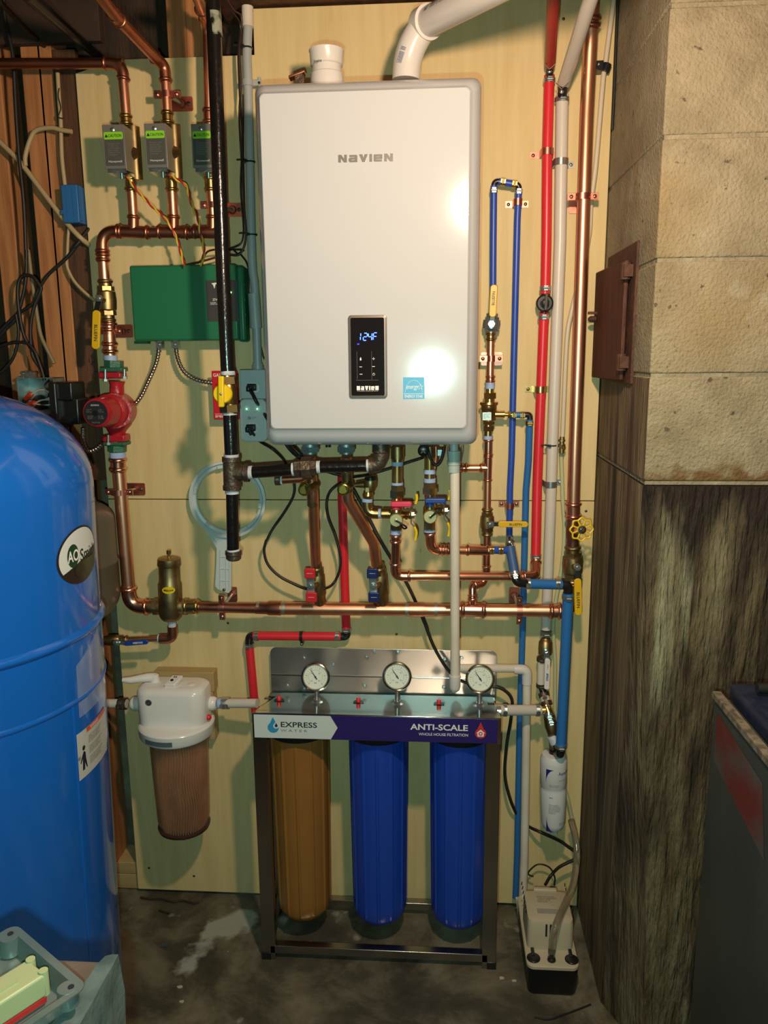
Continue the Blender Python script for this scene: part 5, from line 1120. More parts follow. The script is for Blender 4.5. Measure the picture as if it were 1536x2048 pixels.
P = [W(*D3(768, 1000), .125), W(*D3(812, 1245), .165)]; t.p('tube', B().tube(P, rB * .9, 20), mat('dusty_blue_pex', (.035, .10, .25), .5)); hose_clamp(t, W(*D3(810, 1232), .163), P[1] - P[0], rB * .9, m=zinc)
t.p('elbow', B().elbow(W(*D3(815, 1255), .166), W(*D3(830, 1302), .17), W(*D3(915, 1310), .16), rB * .78, 1.1, bend=.014, beads=False), black_p); t.done()
t = run('blue_tube', 'short horizontal blue tube between two black elbows at lower right', 'tube')
P = [W(*D3(900, 1312), .16), W(*D3(1205, 1320), .14)]; t.p('tube', B().tube(P, rB * .92, 20), pex_blue2)
for x, s_ in ((922, .158), (1175, .142)): hose_clamp(t, W(*D3(x, 1312), s_), XA, rB * .92, m=zinc)
t.done()
t = run('blue_tube', 'thick blue tube dropping from the black elbow to the white cartridge filter', 'tube')
t.p('elbow', B().elbow(W(*D3(1210, 1320), .14), W(*D3(1268, 1322), .138), W(*D3(1264, 1400), .136), rB * .8, 1.12, bend=.012, beads=False), black_p)
P = px([D3(1263, 1390) + (.136,), D6(692, 0) + (.135,), D6(638, 1130) + (.13,), D6(634, 1165) + (.13,)], 0); t.p('tube', B().tube(P, rB, 22), pex_blue2)
hose_clamp(t, W(*D3(1262, 1425), .136), ZA, rB); hose_clamp(t, W(*D6(636, 1150), .13), ZA, rB)
b = B(); b.tube(fillet([W(*D6(634, 1160), .13), W(*D6(632, 1215), .13), W(*D6(600, 1200), .09)], .01, 6), rB * .85, 18); t.p('lower_elbow', b, black_p); t.done()

# red tubes
rr = fw(W(1090, 500, .03), 20.3)
t = run('red_tube', 'upper red tube coming down from the ceiling to a black coupling', 'tube')
P = px([(1108.5, -40, .34), (1100, 128, .06)], 0); t.p('tube', B().tube(P, [fw(P[0], 25), fw(P[1], 22)], 22), mat('dull_red_pex', (.40, .02, .02), .4))
b = B(); b.cyl(W(1099.5, 130, .06), W(1099, 152, .035), rr * .72); t.p('barb_elbow', b, black_p); b = B(); screw(b, W(1099.5, 142, .055), .005); t.p('screw', b, zinc); b = B(); b.tube([W(1090, 128, .075), W(1099, 138, .085), W(1110, 128, .075)], .0012, 6); t.p('clamp_wire', b, zinc); t.done()
t = run('red_tube', 'long bright red tube above the round black valve', 'tube')
P = px([(1098.7, 151), C5(915, 1290), C5(908, 2048), C6(898, 632)], .032); t.p('tube', B().tube(P, rr, 24), pex_red); hose_clamp(t, W(1098.5, 162, .032), ZA, rr); hose_clamp(t, W(*C6(898, 585), .032), ZA, rr); t.done()
t = T('tube_valve', 'round black valve between the two red tubes', 'valve'); c = W(*C6(897, 708), .06); k = MP(c) / 4.267
b = B(); b.cyl(W(*C6(898, 628), .032), W(*C6(890, 800), .032), .010); t.p('body', b, black_p)
b = B(); b.lathe(V((c.x, -.035, c.z)), V((0, -1, 0)), [(0, 70 * k), (.016, 73 * k), (.020, 73 * k), (.022, 66 * k), (.018, 60 * k), (.018, 40 * k), (.026, 36 * k), (.028, 0)], 40); kn = t.p('round_cap', b, mat('worn_black_plastic', (.022, .020, .018), .35))
b = B(); b.obx(W(*C6(905, 700), .072), V((-.05, 0, -1)), XA, YA, .019, .0035, .004); b.lathe(V((c.x, -.062, c.z)), V((0, -1, 0)), [(0, .010), (.008, .009), (.010, .006)], 24); b.bev = .001; t.p('lever', b, bpy.data.materials['worn_black_plastic'], kn); t.done()
t = run('red_tube', 'long bright red tube below the round black valve, ending at a copper elbow', 'tube')
P = px([C6(888, 792), C6(840, 2000), D3(1000, 500), D3(988, 1120)], .032); P[-1] = W(*D3(988, 1120), .055); t.p('tube', B().tube(P, rr, 24), pex_red); hose_clamp(t, W(*C6(884, 830), .032), ZA, rr); hose_clamp(t, W(*D3(989, 1078), .052), ZA, rr); t.done()
rr2 = fw(W(692, 1200, .03), 17.5)
t = run('red_tube', 'bright red tube behind the copper drops under the heater', 'tube')
P = px([D2(528, 300), D2(530, 600), D2(565, 1680), (693.5, 1262)], .025); t.p('tube', B().tube(P, rr2, 22), pex_red); hose_clamp(t, W(*D4(597, 100), .025), ZA, rr2); t.done()
t = run('red_tube', 'horizontal red tube above the filter bracket with black elbows at both ends', 'tube')
P = px([D4(120, 132), D4(568, 136)], .025); t.p('tube', B().tube(P, rr2, 22), pex_red)
for x in (137, 550): hose_clamp(t, W(*D4(x, 134), .025), XA, rr2)
t.p('elbow', B().elbow(*px([D4(560, 136), D4(598, 136), D4(598, 105)], .025), rr2 * .85, 1.1, bend=.010, beads=False), black_p)
t.p('elbow', B().elbow(*px([D4(130, 132), D4(98, 135), D4(98, 172)], .025), rr2 * .85, 1.1, bend=.010, beads=False), black_p); t.done()
t = run('red_tube', 'red tube dropping behind the left end of the filter stand', 'tube')
P = px([D4(97, 162), D4(125, 470), D4(215, 1380)], .022); t.p('tube', B().tube(P, rr2, 22), pex_red); hose_clamp(t, W(*D4(98, 178), .022), ZA, rr2); t.done()
t = T('tube_clip', 'black plastic clip holding the horizontal red tube', 'tube clip'); p = W(*D4(366, 135), .025); b = B(); b.lathe(p - XA * .004, XA, [(0, rr2), (0, rr2 * 1.2), (.008, rr2 * 1.2), (.008, rr2)], 22); b.bx(p.x - .004, p.x + .003, -.024, -.001, p.z - rr2 * 2.3, p.z - rr2); t.p('clip', b, black_p)
b = B(); screw(b, V((p.x, -.025, p.z - rr2 * 1.9)), .0028); t.p('screw', b, zinc); t.done()

# white tubes on the right
rw = fw(W(1120, 400, .03), 25)
t = run('white_tube', 'thick white tube slanting down from the ceiling at upper right', 'tube')
P = [W(1190, -30, .36), W(1128, 165, .06)]; t.p('tube', B().tube(P, rw, 26), pex_white); b = B(); b.cyl(W(1127, 168, .065), W(1124, 195, .035), rw * .72); t.p('barb_elbow', b, black_p)
b = B(); screw(b, W(1123.5, 183, .062), .005); t.p('screw', b, zinc); b = B(); b.tube([W(1112, 166, .085), W(1123, 178, .10), W(1138, 164, .085)], .0012, 6); t.p('clamp_wire', b, zinc); t.done()
t = run('white_tube', 'long straight white tube between the red tube and the thick copper pipe', 'tube')
P = px([(1124.5, 190), C5(1025, 2048), C6(960, 1900), D3(1120, 500), D6(520, 230)], .03); t.p('tube', B().tube(P, [rw, rw * .98, rw * .96, rw * .94, rw * .90], 26), pex_white); hose_clamp(t, W(*C5(1040, 855), .03), ZA, rw); hose_clamp(t, W(*D6(520, 262), .03), ZA, rw * .92); t.done()
t = T('ball_valve', 'brass ball valve with a white handle under the long white tube', 'valve')
def d6(x, y, s): return W(*D6(x, y), s)
b = B(); p, q = d6(518, 300, .035), d6(512, 470, .045); L = (q - p).length; b.lathe(p, q - p, [(0, .011), (.006, .014), (.010, .0175), (L * .5, .0185), (L * .75, .017), (L * .8, .012), (L, .011)], 28); t.p('body', b, brass_d)
b = B(); screw(b, d6(522, 405, .068), .007); b.cyl(d6(522, 405, .05), d6(522, 405, .07), .004); b.obx(d6(525, 432, .068), XA, ZA, YA, .007, .010, .001); t.p('handle_neck', b, zinc)
g0, g1 = d6(532, 462, .07), d6(525, 700, .075); b = B(); b.prism(rrect((g1 - g0).length / 2, .0068, .005), (g0 + g1) / 2 + YA * .003, (g1 - g0).normalized(), XA, V((0, -1, 0)), .008); b.bev = .0015; gr_ = t.p('handle', b, white_p)
dv = (g1 - g0).normalized(); b = text_mesh('APOLLO', (g0 * .42 + g1 * .58) + V((0, -.0055, 0)), dv, V((0, -1, 0)).cross(dv), .020, .006, .03); b.flat = True; t.p('lettering', b, ink_b, gr_)
b = text_mesh('OPEN  )', (g0 * .75 + g1 * .25) + V((0, -.0055, 0)), dv, V((0, -1, 0)).cross(dv), .014, .004); b.flat = True; t.p('lettering', b, ink_g, gr_); t.done()
t = run('white_tube', 'short white tube behind the white valve handle', 'tube')
t.p('tube', B().tube([d6(485, 460, .04), d6(478, 690, .045)], rw * .72, 22), pex_white); hose_clamp(t, d6(484, 465, .04), ZA, rw * .75, m=iron_fit); hose_clamp(t, d6(480, 672, .045), ZA, rw * .75, m=iron_fit)
b = B(); b.cyl(d6(487, 690, .05), d6(500, 730, .055), rw * .6); t.p('barb', b, black_p); t.done()
t = run('white_tube', 'stubby slanting white tube above the brass tee at lower right', 'tube')
P = [d6(500, 735, .055), d6(530, 830, .075)]; t.p('tube', B().tube(P, rw * .82, 22), pex_white); hose_clamp(t, P[0] + (P[1] - P[0]) * .15, P[1] - P[0], rw * .84, m=iron_fit); hose_clamp(t, P[0] + (P[1] - P[0]) * .85, P[1] - P[0], rw * .84, m=iron_fit); t.done()
t = T('brass_tee', 'brass tee where the filter outlet meets the slanting white tubes', 'pipe fitting'); c = d6(520, 868, .085)
b = B(); b.cyl(d6(520, 835, .078), d6(548, 915, .095), .0125); b.cyl(d6(480, 870, .085), c, .0115); t.p('body', b, brass_y); t.done()
t = run('white_tube', 'horizontal white tube from the right end of the filter stand to the brass tee', 'tube')
P = [d6(130, 868, .135), d6(470, 868, .085)]; t.p('tube', B().tube(P, rw * .93, 24), pex_white); hose_clamp(t, d6(196, 868, .125), XA, rw * .95); hose_clamp(t, d6(455, 868, .088), XA, rw * .95); t.done()
t = T('check_valve', 'grey brass check valve slanting down to the white cartridge filter', 'valve')
P = [d6(545, 910, .095), d6(560, 990, .105), d6(575, 1060, .105), d6(582, 1160, .095)]; b = B(); b.tube(P, [.0145, .0165, .013, .012], 24); t.p('body', b, brass_d)
t.p('white_sleeve', B().tube([d6(540, 895, .094), d6(558, 950, .10)], rw * .80, 22), pex_white); hose_clamp(t, d6(543, 905, .095), P[1] - P[0], rw * .84, m=zinc); hose_clamp(t, d6(556, 945, .10), P[1] - P[0], rw * .84, m=zinc)
b = B(); b.tube([d6(560, 1070, .11), d6(590, 1130, .115)], .0125, 20); t.p('thread_tape', b, dope); b = B(); screw(b, d6(560, 1130, .118), .006); screw(b, d6(572, 1150, .118), .005); t.p('bleed_screw', b, zinc); t.done()
# cartridge
t = T('cartridge_filter', 'white cartridge water filter with navy corner prints at lower right', 'water filter'); sF = .085
p, q = d6(580, 1205, sF), d6(575, 1800, sF); a = q - p; L = a.length; k = MP(p) / 3.939
def dz(y): return (d6(580, y, sF) - p).length
b = B(); b.lathe(p, a, [(0, 40 * k), (0.002, 88 * k), (dz(1240), 102 * k), (dz(1270), 105 * k), (dz(1440), 104 * k), (dz(1450), 98 * k), (dz(1475), 98 * k), (dz(1485), 101 * k), (dz(1740), 94 * k), (dz(1780), 80 * k), (dz(1800), 55 * k)], 40); bo = t.p('canister', b, mat('filter_white', (.66, .66, .66), .3))
b = B(); b.bx(p.x + (d6(555, 1800, sF) - p).x, (d6(605, 1800, sF)).x, -sF - .006, -sF + .006, d6(580, 1840, sF).z, q.z + .002); t.p('drain_foot', b, mat('pale_green_plastic', (.45, .52, .48), .4))
b = B(); b.cyl(p + ZA * .018, p - ZA * .002, .012); t.p('inlet', b, black_p)
def curved_text(txt, cx_, y, wd_, h, m, bold=0):
    c = d6(cx_, y, sF); tt = (c - p).length; axx = (p + a.normalized() * tt); RR = (106.5 if y < 1440 else 103) * k
    b = text_mesh(txt, V((c.x, 0, c.z)), XA, ZA, wd_, h, bold); b.flat = True
    b.v = [V((axx.x + RR * math.sin(max(-1.5, min(1.5, (v_.x - axx.x) / RR))), axx.y - RR * math.cos(max(-1.5, min(1.5, (v_.x - axx.x) / RR))) , v_.z)) for v_ in b.v]; t.p('lettering', b, m, bo)
curved_text('Aqua-Pure', 668, 1325, .042, .012, ink_b, .01)
curved_text('ADVANCED WATER SOLUTIONS', 650, 1375, .030, .0025, ink_g)
curved_text('WATER FILTER CARTRIDGE\nSISTEMA DE FILTRACION', 570, 1415, .026, .006, ink_g)
curved_text('AP917', 545, 1508, .010, .003, ink, .02)
curved_text('IMPORTANT: READ BEFORE USE\nINSTALL ON COLD WATER LINE ONLY\nCHANGE CARTRIDGE EVERY 6 MONTHS\nDO NOT USE WITH UNSAFE WATER\nMAX PRESSURE 125 PSI', 575, 1595, .032, .026, ink_g)
curved_text('MADE IN USA\n125 PSI  100 F', 640, 1715, .020, .009, ink_g)
for (y0, y1, up) in ((1290, 1400, 1), (1660, 1775, 0)):
    b = B(); b.flat = True; N_ = 8; RR = 106.5 * k if up else 100.5 * k
    for i in range(N_ * 2):
        f0, f1 = i / (N_ * 2), (i + 1) / (N_ * 2)
        def pt(fx, top):
            cc = d6(505 + 70 * fx, y0 if up else y1, sF); zz0 = d6(580, y0, sF).z; zz1 = d6(580, y1, sF).z
            ext = (1 - math.sqrt(max(0, 1 - (1 - fx) ** 2)))
            z = (zz0 if up else zz1) if top == 0 else ((zz0 + (zz1 - zz0) * (ext)) if up else (zz1 + (zz0 - zz1) * ext))
            ax_ = (p + a.normalized() * ((p.z - z) / max(.01, (p.z - q.z)) * L)); dx = max(-RR * .999, cc.x - ax_.x)
            return V((ax_.x + RR * math.sin(dx / RR), ax_.y - RR * math.cos(dx / RR), z))
        b.add([pt(f0, 0), pt(f1, 0), pt(f1, 1), pt(f0, 1)], [(0, 1, 2, 3)])
    t.p('navy_print', b, mat('filter_navy', (.02, .018, .20), .35) if 'filter_navy' not in bpy.data.materials else bpy.data.materials['filter_navy'], bo)
t.done()

# thick copper pipe on the right with its two valves
rC = fw(W(1160, 600, .06), 26.3)
t = run('copper_pipe', 'thick copper pipe running the whole height of the plywood at right')
P = px([(1187, -40, .09), C5(1290, 200), C5(1250, 1000), C5(1215, 2048), C6(1150, 2000), D3(1308, 650)], .06); t.p('pipe', B().tube(P, rC, 28), copper)
t.p('coupling', B().sleeve(W(*C5(1300, 130), .065), W(*C5(1288, 250), .06), rC, 1.08), copper_old)
t.p('coupling', B().sleeve(*px([D3(1308, 610), D3(1306, 760)], .06), rC, 1.1), copper_fit); t.done()
t = T('gate_valve', 'gate valve with a round yellow handwheel on the thick copper pipe', 'valve')
b = B(); p, q = px([D3(1306, 740), D3(1302, 1000)], .06); L = (q - p).length; b.lathe(p, q - p, [(0, rC * 1.0), (L * .25, rC * .95), (L * .4, rC * 1.1), (L * .6, rC * 1.1), (L * .75, rC * .95), (L, rC)], 28); c = W(*D3(1378, 848), .135); m_ = (p + q) / 2; b.cyl(m_, c + (m_ - c) * .35, .011); t.p('body', b, mat('red_brown_brass', (.30, .12, .09), .4, .9))
b = B(); b.cyl(c + (m_ - c) * .4, c, .0045); t.p('stem', b, brass)
n_ = V((.15, -1, .05)).normalized(); u = n_.cross(ZA).normalized(); w_ = n_.cross(u); k = MP(c) / 4.267; vs = []; N2 = 64; b = B(); ring = []
for i in range(N2):
    th = 2 * math.pi * i / N2; R_ = 92 * k * (1 + .09 * math.cos(8 * th)); rad = u * math.cos(th) + w_ * math.sin(th); cc = c + rad * R_
    ring.append([cc + (rad * math.cos(f_) + n_ * math.sin(f_)) * 9 * k for f_ in [2 * math.pi * j / 8 for j in range(8)]])
vv_ = [p_ for r_ in ring for p_ in r_]; ff = [(i * 8 + j, ((i + 1) % N2) * 8 + j, ((i + 1) % N2) * 8 + (j + 1) % 8, i * 8 + (j + 1) % 8) for i in range(N2) for j in range(8)]; b.add(vv_, ff)
b.lathe(c - n_ * .002, n_, [(0, 38 * k), (.005, 38 * k)], 28)
for i in range(8): th = 2 * math.pi * (i + .5) / 8; rad = u * math.cos(th) + w_ * math.sin(th); b.tube([c + rad * 34 * k, c + rad * 86 * k], .0021, 8)
hw = t.p('handwheel', b, yellow_b); b = B(); b.lathe(c + n_ * .004, n_, [(0, 36 * k), (.001, 36 * k), (.0015, 20 * k), (.003, 18 * k), (.004, 8 * k)], 28); nut = t.p('centre_plate', b, steel, hw); b = B(); b.hexn(c + n_ * .006, c + n_ * .011, .0045); t.p('centre_nut', b, copper_old, nut); t.done()
ball_valve('large brass ball valve with a hanging yellow handle below the yellow handwheel', *px([D3(1303, 985), D3(1300, 1310)], .06), .0150, W(*D3(1342, 1170), .115), W(*D3(1345, 1265), .12), W(*D3(1350, 1580), .12), yellow, .0175, writing='BLUEFIN')
t = run('copper_pipe', 'lower end of the thick copper riser meeting the header behind the blue tube')
t.p('elbow', B().elbow(W(*D3(1299, 1300), .06), W(*D3(1296, 1546), .07), W(*D3(1170, 1546), sH), rC * .9, bend=.03), copper_old); t.done()

# clear tube
t = T('clear_tube', 'clear plastic tube running down beside and behind the thick copper pipe', 'tube')
P = smooth(px([(1231, -30), C5(1410, 550), C5(1390, 700), C5(1330, 1400), C5(1290, 1720) + (.012,), C5(1265, 2048) + (.012,), C6(1130, 750) + (.015,), C6(1085, 1000), C6(1060, 1500), C6(1045, 1850)], .022), 6)
t.p('tube', B().tube(P, .0058, 12), foam); t.done()
t = T('tube_clip', 'black plastic clip holding the clear tube near the block chimney', 'tube clip'); p = W(*C5(1405, 575), .025); b = B(); b.lathe(p - ZA * .010, V((.35, 0, 1)), [(0, .0065), (0, .010), (.018, .010), (.018, .0065)], 18); b.bx(p.x - .022, p.x - .004, -.034, -.001, p.z - .008, p.z + .012); b.bev = .001; t.p('clip', b, black_p); b = B(); screw(b, V((p.x - .015, -.034, p.z + .004)), .003); t.p('nail', b, zinc); t.done()
t = T('tube_valve', 'tiny brass check valve in the clear tube, tied to the white tube', 'valve'); sT = .03; b = B(); b.cyl(*px([C6(1042, 1850), C6(1038, 1990)], sT), .006); b.lathe(W(*C6(1040, 1870), sT), -ZA, [(0, .006), (.001, .0085), (.006, .0085), (.007, .006)], 18); b.hexn(W(*C6(1040, 1915), sT), W(*C6(1040, 1940), sT), .009); b.cyl(W(*C6(1040, 1945), sT), W(*C6(1065, 1945), sT + .004), .006); t.p('body', b, brass_d); t.done()
P = W(*C6(950, 1922), .03); zt = zip_tie('black zip tie around the long white tube and the small brass valve', P, ZA, rw * 1.0)
t = T('clear_tube', 'yellowed clear tube hanging from the small brass valve behind the header', 'tube'); P = smooth(px([D3(1205, 205), D3(1212, 400), D3(1218, 600), D3(1232, 850), D3(1212, 1150), D3(1160, 1450), D3(1138, 1650), D6(580, 300), D6(592, 500), D6(590, 850), D6(600, 1180), D6(640, 1400) + (.02,), D6(690, 1560) + (.02,), D6(720, 1700), D6(755, 1850), D6(772, 1960), D7(965, 380), D7(955, 440)], .012), 6); t.p('tube', B().tube(P, .0052, 12), mat('yellowed_tube', (.50, .50, .30), .3)); t.done()
t = T('clear_tube', 'wide clear tube curving down into the floor pump', 'tube'); P = smooth([W(*D7(915, 0), .06), W(*D7(955, 170), .07), W(*D7(972, 330), .09), W(*D7(960, 500), .11), W(*D7(925, 680), .16), W(*D7(850, 850), .21), W(*D7(780, 1010), .27), W(*D7(735, 1150), .292), W(*D7(718, 1330), .295)], 8)
t.p('tube', B().tube(P, .0088, 16), clear_am); t.done()

# straps and hangers
hanger('copper hanger with plate on the middle zone pipe', C1(988, 560), .062, r34, C1(1076, 615))
hanger('copper hanger with plate behind the gas pipe beside the manifold', C1(1262, 1213), .062, r34, C1(1375, 1240))
hanger('copper hanger plate joining the valve pipe to the wall beside the green box', C2(645, 540), .062, .0145, C2(725, 538))
hanger('copper hanger with plate on the long left pipe at the plywood seam', D1(408, 308), .072, rH, D1(505, 290))
hanger('copper hanger on the header below the white filter wrench', D1(1016, 988), sH, rh * .84, D1(1078, 910), axis='h', ph=(.013, .02))
hanger('copper hanger on the right end of the header', D3(848, 1542), sH, rh * .95, D3(805, 1410), axis='h', ph=(.014, .022))
hanger('copper hanger with square plate on the thin pipe above the regulator', C6(436, 1183), .045, ru, C6(440, 1185))
hanger('copper hanger on the thick copper pipe at upper right', C5(1218, 1680), .06, rC, C5(1195, 1760))
strap('small copper strap over the second royal blue tube near its top', C5(666, 1725), .03, rb, .027)
strap('long copper strap over the upper red tube', C5(916, 1297), .032, rr, .036)
strap('brass-coloured strap over the lower red tube', C6(858, 1447), .032, rr, .034, m=brass)
strap('small copper strap over the royal blue tube at the plywood seam', D3(767, 648), .03, rb, .026)
strap('silver strap over the long white tube beside the upper red strap', C5(1033, 1385), .03, rw, .034, m=zinc, scm=zinc)
strap('silver strap over the long white tube below the seam', D3(1115, 462), .03, rw * .94, .034, m=zinc, scm=zinc)

# ================================================================ three stage filter stand
FX0, FX1 = -.449, .150; YFs = -.235; ZS1, ZS0 = .688, .622
zt_f, zt_b, yb_ = .688, .648, -.028
t = T('filter_stand', 'stainless steel filter stand with a navy and white sign across its front', 'filter stand')
tw = .020
b = B()
for x0, x1 in ((-.4515, -.4165), (.115, .151)): 
    b.bx(x0, x1, YFs, YFs + .024, .0, ZS1 - .004); b.bx(x0, x1, -.052, -.030, .0, zt_b)
for y0, y1 in ((YFs, YFs + .022), (-.052, -.030)): b.bx(-.43, .13, y0, y1, .018, .040)
for x0, x1 in ((-.4515, -.4300), (.129, .151)): b.bx(x0, x1, YFs + .02, -.04, .018, .040)
b.bev = .0015; fr = t.p('frame', b, frame_steel)
for x, y in ((-.4515, YFs), (.129, YFs)):
    b = B(); b.bx(x - .001, x + .023, y - .002, y + .024, 0, .020); b.bev = .001; t.p('foot_cap', b, black_p, fr)
# wall plate with a folded crease
z0p, z1p = .640, W(760, 1298, .02).z; zc = W(700, 1353, .022).z
b = B(); xa, xb = W(541, 1330, .02).x, W(994, 1330, .02).x
cr = .018; out = [(xa, z0p), (xb, z0p)] + [(xb - cr + cr * math.cos(q), z1p - cr + cr * math.sin(q)) for q in [math.pi / 2 * i / 6 for i in range(7)]] + [(xa + cr - cr * math.sin(q), z1p - cr + cr * math.cos(q)) for q in [math.pi / 2 * i / 6 for i in range(7)]]
b.prism(out, V((0, -.020, 0)), XA, ZA, YA, .0022); b.bev = .0006; wp = t.p('wall_plate', b, plate_steel)
b = B(); b.tube([V((xa + .001, -.0205, zc)), V((xb - .001, -.0205, zc))], .0022, 10); t.p('crease', b, steel, wp)
b = B()
for x, y in ((380, 245), (530, 280), (700, 245), (740, 215), (860, 220), (1100, 260), (1185, 250), (295, 385), (690, 390), (1095, 400), (380, 405), (1000, 1e9)):
    if y < 1e8: P = W(*D4(x, y), .0225); b.hexn(P, P + V((0, -.004, 0)), .0055); b.cyl(P + V((0, -.004, 0)), P + V((0, -.007, 0)), .003, n=10)
t.p('bolt', b, zinc, wp)
# tray
b = B(); b.add([(FX0 + .030, yb_, zt_b), (FX1 - .006, yb_, zt_b), (FX1 + .001, YFs, zt_f), (FX0 - .001, YFs, zt_f), (FX0 + .030, yb_, zt_b - .002), (FX1 - .006, yb_, zt_b - .002), (FX1 + .001, YFs, zt_f - .002), (FX0 - .001, YFs, zt_f - .002)], [(0, 1, 2, 3), (4, 7, 6, 5), (0, 4, 5, 1), (1, 5, 6, 2), (2, 6, 7, 3), (3, 7, 4, 0)])
tr = t.p('top_tray', b, steel)
# sign
b = B(); b.bx(FX0 - .001, FX1 + .001, YFs - .002, YFs, ZS0, ZS1); b.bev = .0012; sg = t.p('sign_plate', b, steel)
def SP(x, y): p = W(*D4(x, y), .2375); return V((p.x, YFs - .0025, p.z))
sz1, sz0 = ZS1 - .003, ZS0 + .001
sl, sr = SP(124, 600).x, SP(1370, 600).x; mx = SP(515, 600).x; mt = SP(551, 600).x; zm = (sz1 + sz0) / 2
b = B(); b.bx(sl, sr, YFs - .0026, YFs - .0019, sz0, sz1); nv = t.p('navy_panel', b, sign_navy, sg)
b = B(); b.prism([(sl, sz0 + .0008), (mx, sz0 + .0008), (mt, zm), (mx, sz1 - .0008), (sl, sz1 - .0008)], V((0, YFs - .0026, 0)), XA, ZA, V((0, -1, 0)), .0004); wpnl = t.p('white_panel', b, sign_white, sg)
def on(x, y, dy=.0031): p = SP(x, y); return V((p.x, YFs - dy, p.z))
mmk = MP(SP(600, 600)) / 2.56
t.text('EXPRESS', on(353, 587), XA, ZA, 188 * mmk, 29 * mmk, ink, wpnl, bold=.012)
t.text('W A T E R', on(328, 617), XA, ZA, 138 * mmk, 13 * mmk, ink_g, wpnl)
sky = mat('logo_sky_blue', (.03, .28, .50), .4)
def drop_poly(w, h, n=20):
    P = [(0, h * .62)]
    for i in range(n + 1): q = math.radians(55 - 290 * i / n); P.append((w / 2 * math.cos(q), -h * .5 + w / 2 + w / 2 * math.sin(q)))
    return P
b = B(); o_ = on(221, 592); b.prism(drop_poly(58 * mmk, 78 * mmk), o_, XA, ZA, V((0, -1, 0)), .0003); t.p('logo_drop', b, sky, wpnl)
b = B(); o_ = on(236, 590, .0035); b.prism(drop_poly(30 * mmk, 36 * mmk), o_ + V((.0, 0, -.0)), XA, ZA, V((0, -1, 0)), .0003); t.p('logo_drop', b, sign_white, wpnl)
b = B(); o_ = on(237, 588, .0039); b.prism(drop_poly(15 * mmk, 22 * mmk), o_, XA, ZA, V((0, -1, 0)), .0003); t.p('logo_drop', b, sign_navy, wpnl)
t.text('ANTI-SCALE', on(1070, 600), XA, ZA, 292 * mmk, 33 * mmk, ink_w, nv, bold=.022)
t.text('WHOLE HOUSE FILTRATION', on(1092, 637), XA, ZA, 250 * mmk, 15 * mmk, ink_w, nv, bold=.006)
b = B(); o_ = on(1283, 620, .0030); b.prism(drop_poly(56 * mmk, 80 * mmk), o_, XA, ZA, V((0, -1, 0)), .0003); t.p('logo_drop', b, mat('sign_red', (.55, .04, .03), .4), nv)
b = B(); o_ = on(1283, 634, .0034); s_ = mmk; b.prism([(-16 * s_, -14 * s_), (16 * s_, -14 * s_), (16 * s_, 4 * s_), (22 * s_, 4 * s_), (0, 24 * s_), (-22 * s_, 4 * s_), (-16 * s_, 4 * s_)], o_, XA, ZA, V((0, -1, 0)), .0003); t.p('logo_house', b, ink_w, nv)
b = B(); b.torus(on(1283, 632, .004), YA, 8 * s_, 2.4 * s_, 16, 6); t.p('logo_ring', b, bpy.data.materials['sign_red'], nv)
b = B(); b.bx(sr + .0003, FX1, YFs - .0024, YFs - .0020, sz0, sz1); t.p('label_end', b, steel, sg)
# pressure release buttons
for x in (250, 657, 1070):
    P = W(*D4(x, 415), .12); b = B(); zb_ = zt_b + (zt_f - zt_b) * ((yb_ + .12) / (yb_ - YFs)); zb_ = zt_b + (zt_f - zt_b) * (.092 / .207)
    b.lathe(V((P.x, -.12, zb_ + .0005)), ZA, [(0, .0135), (.002, .0135), (.0025, .010)], 24); bp_ = t.p('button_base', b, sump_black, tr)
    b = B(); b.lathe(V((P.x, -.12, zb_ + .002)), ZA, [(0, .0055), (.010, .0055), (.012, .004)], 18); t.p('release_button', b, pex_red, bp_)
for x, nm in ((185, 'OUT'), (1345, 'IN')):
    P = W(*D4(x, 425 if nm == 'OUT' else 440), .10); zq = zt_b + (zt_f - zt_b) * (.072 / .207) + .001; b = B(); ud = V((0, .207, -(zt_f - zt_b))).normalized(); b.obx(V((P.x + (.004 if nm == 'OUT' else -.004), -.10, zq)), XA, ud, XA.cross(ud), .0085, .008, .0004); sk = t.p('sticker', b, ink, tr)
    bt_ = text_mesh(nm, V((P.x + (.004 if nm == 'OUT' else -.004), -.10, zq + .0005)), XA, ud, .010, .005); bt_.flat = True; t.p('lettering', bt_, ink_w, sk)
b = B(); P = V((FX0 + .006, YFs + .02, .664)); b.lathe(P - XA * .012, XA, [(0, .012), (.014, .012)], 24); b.lathe(V((FX1 - .004, YFs + .075, .668)), XA, [(0, .0145), (.010, .0145)], 24); t.p('port', b, zinc)
t.done()
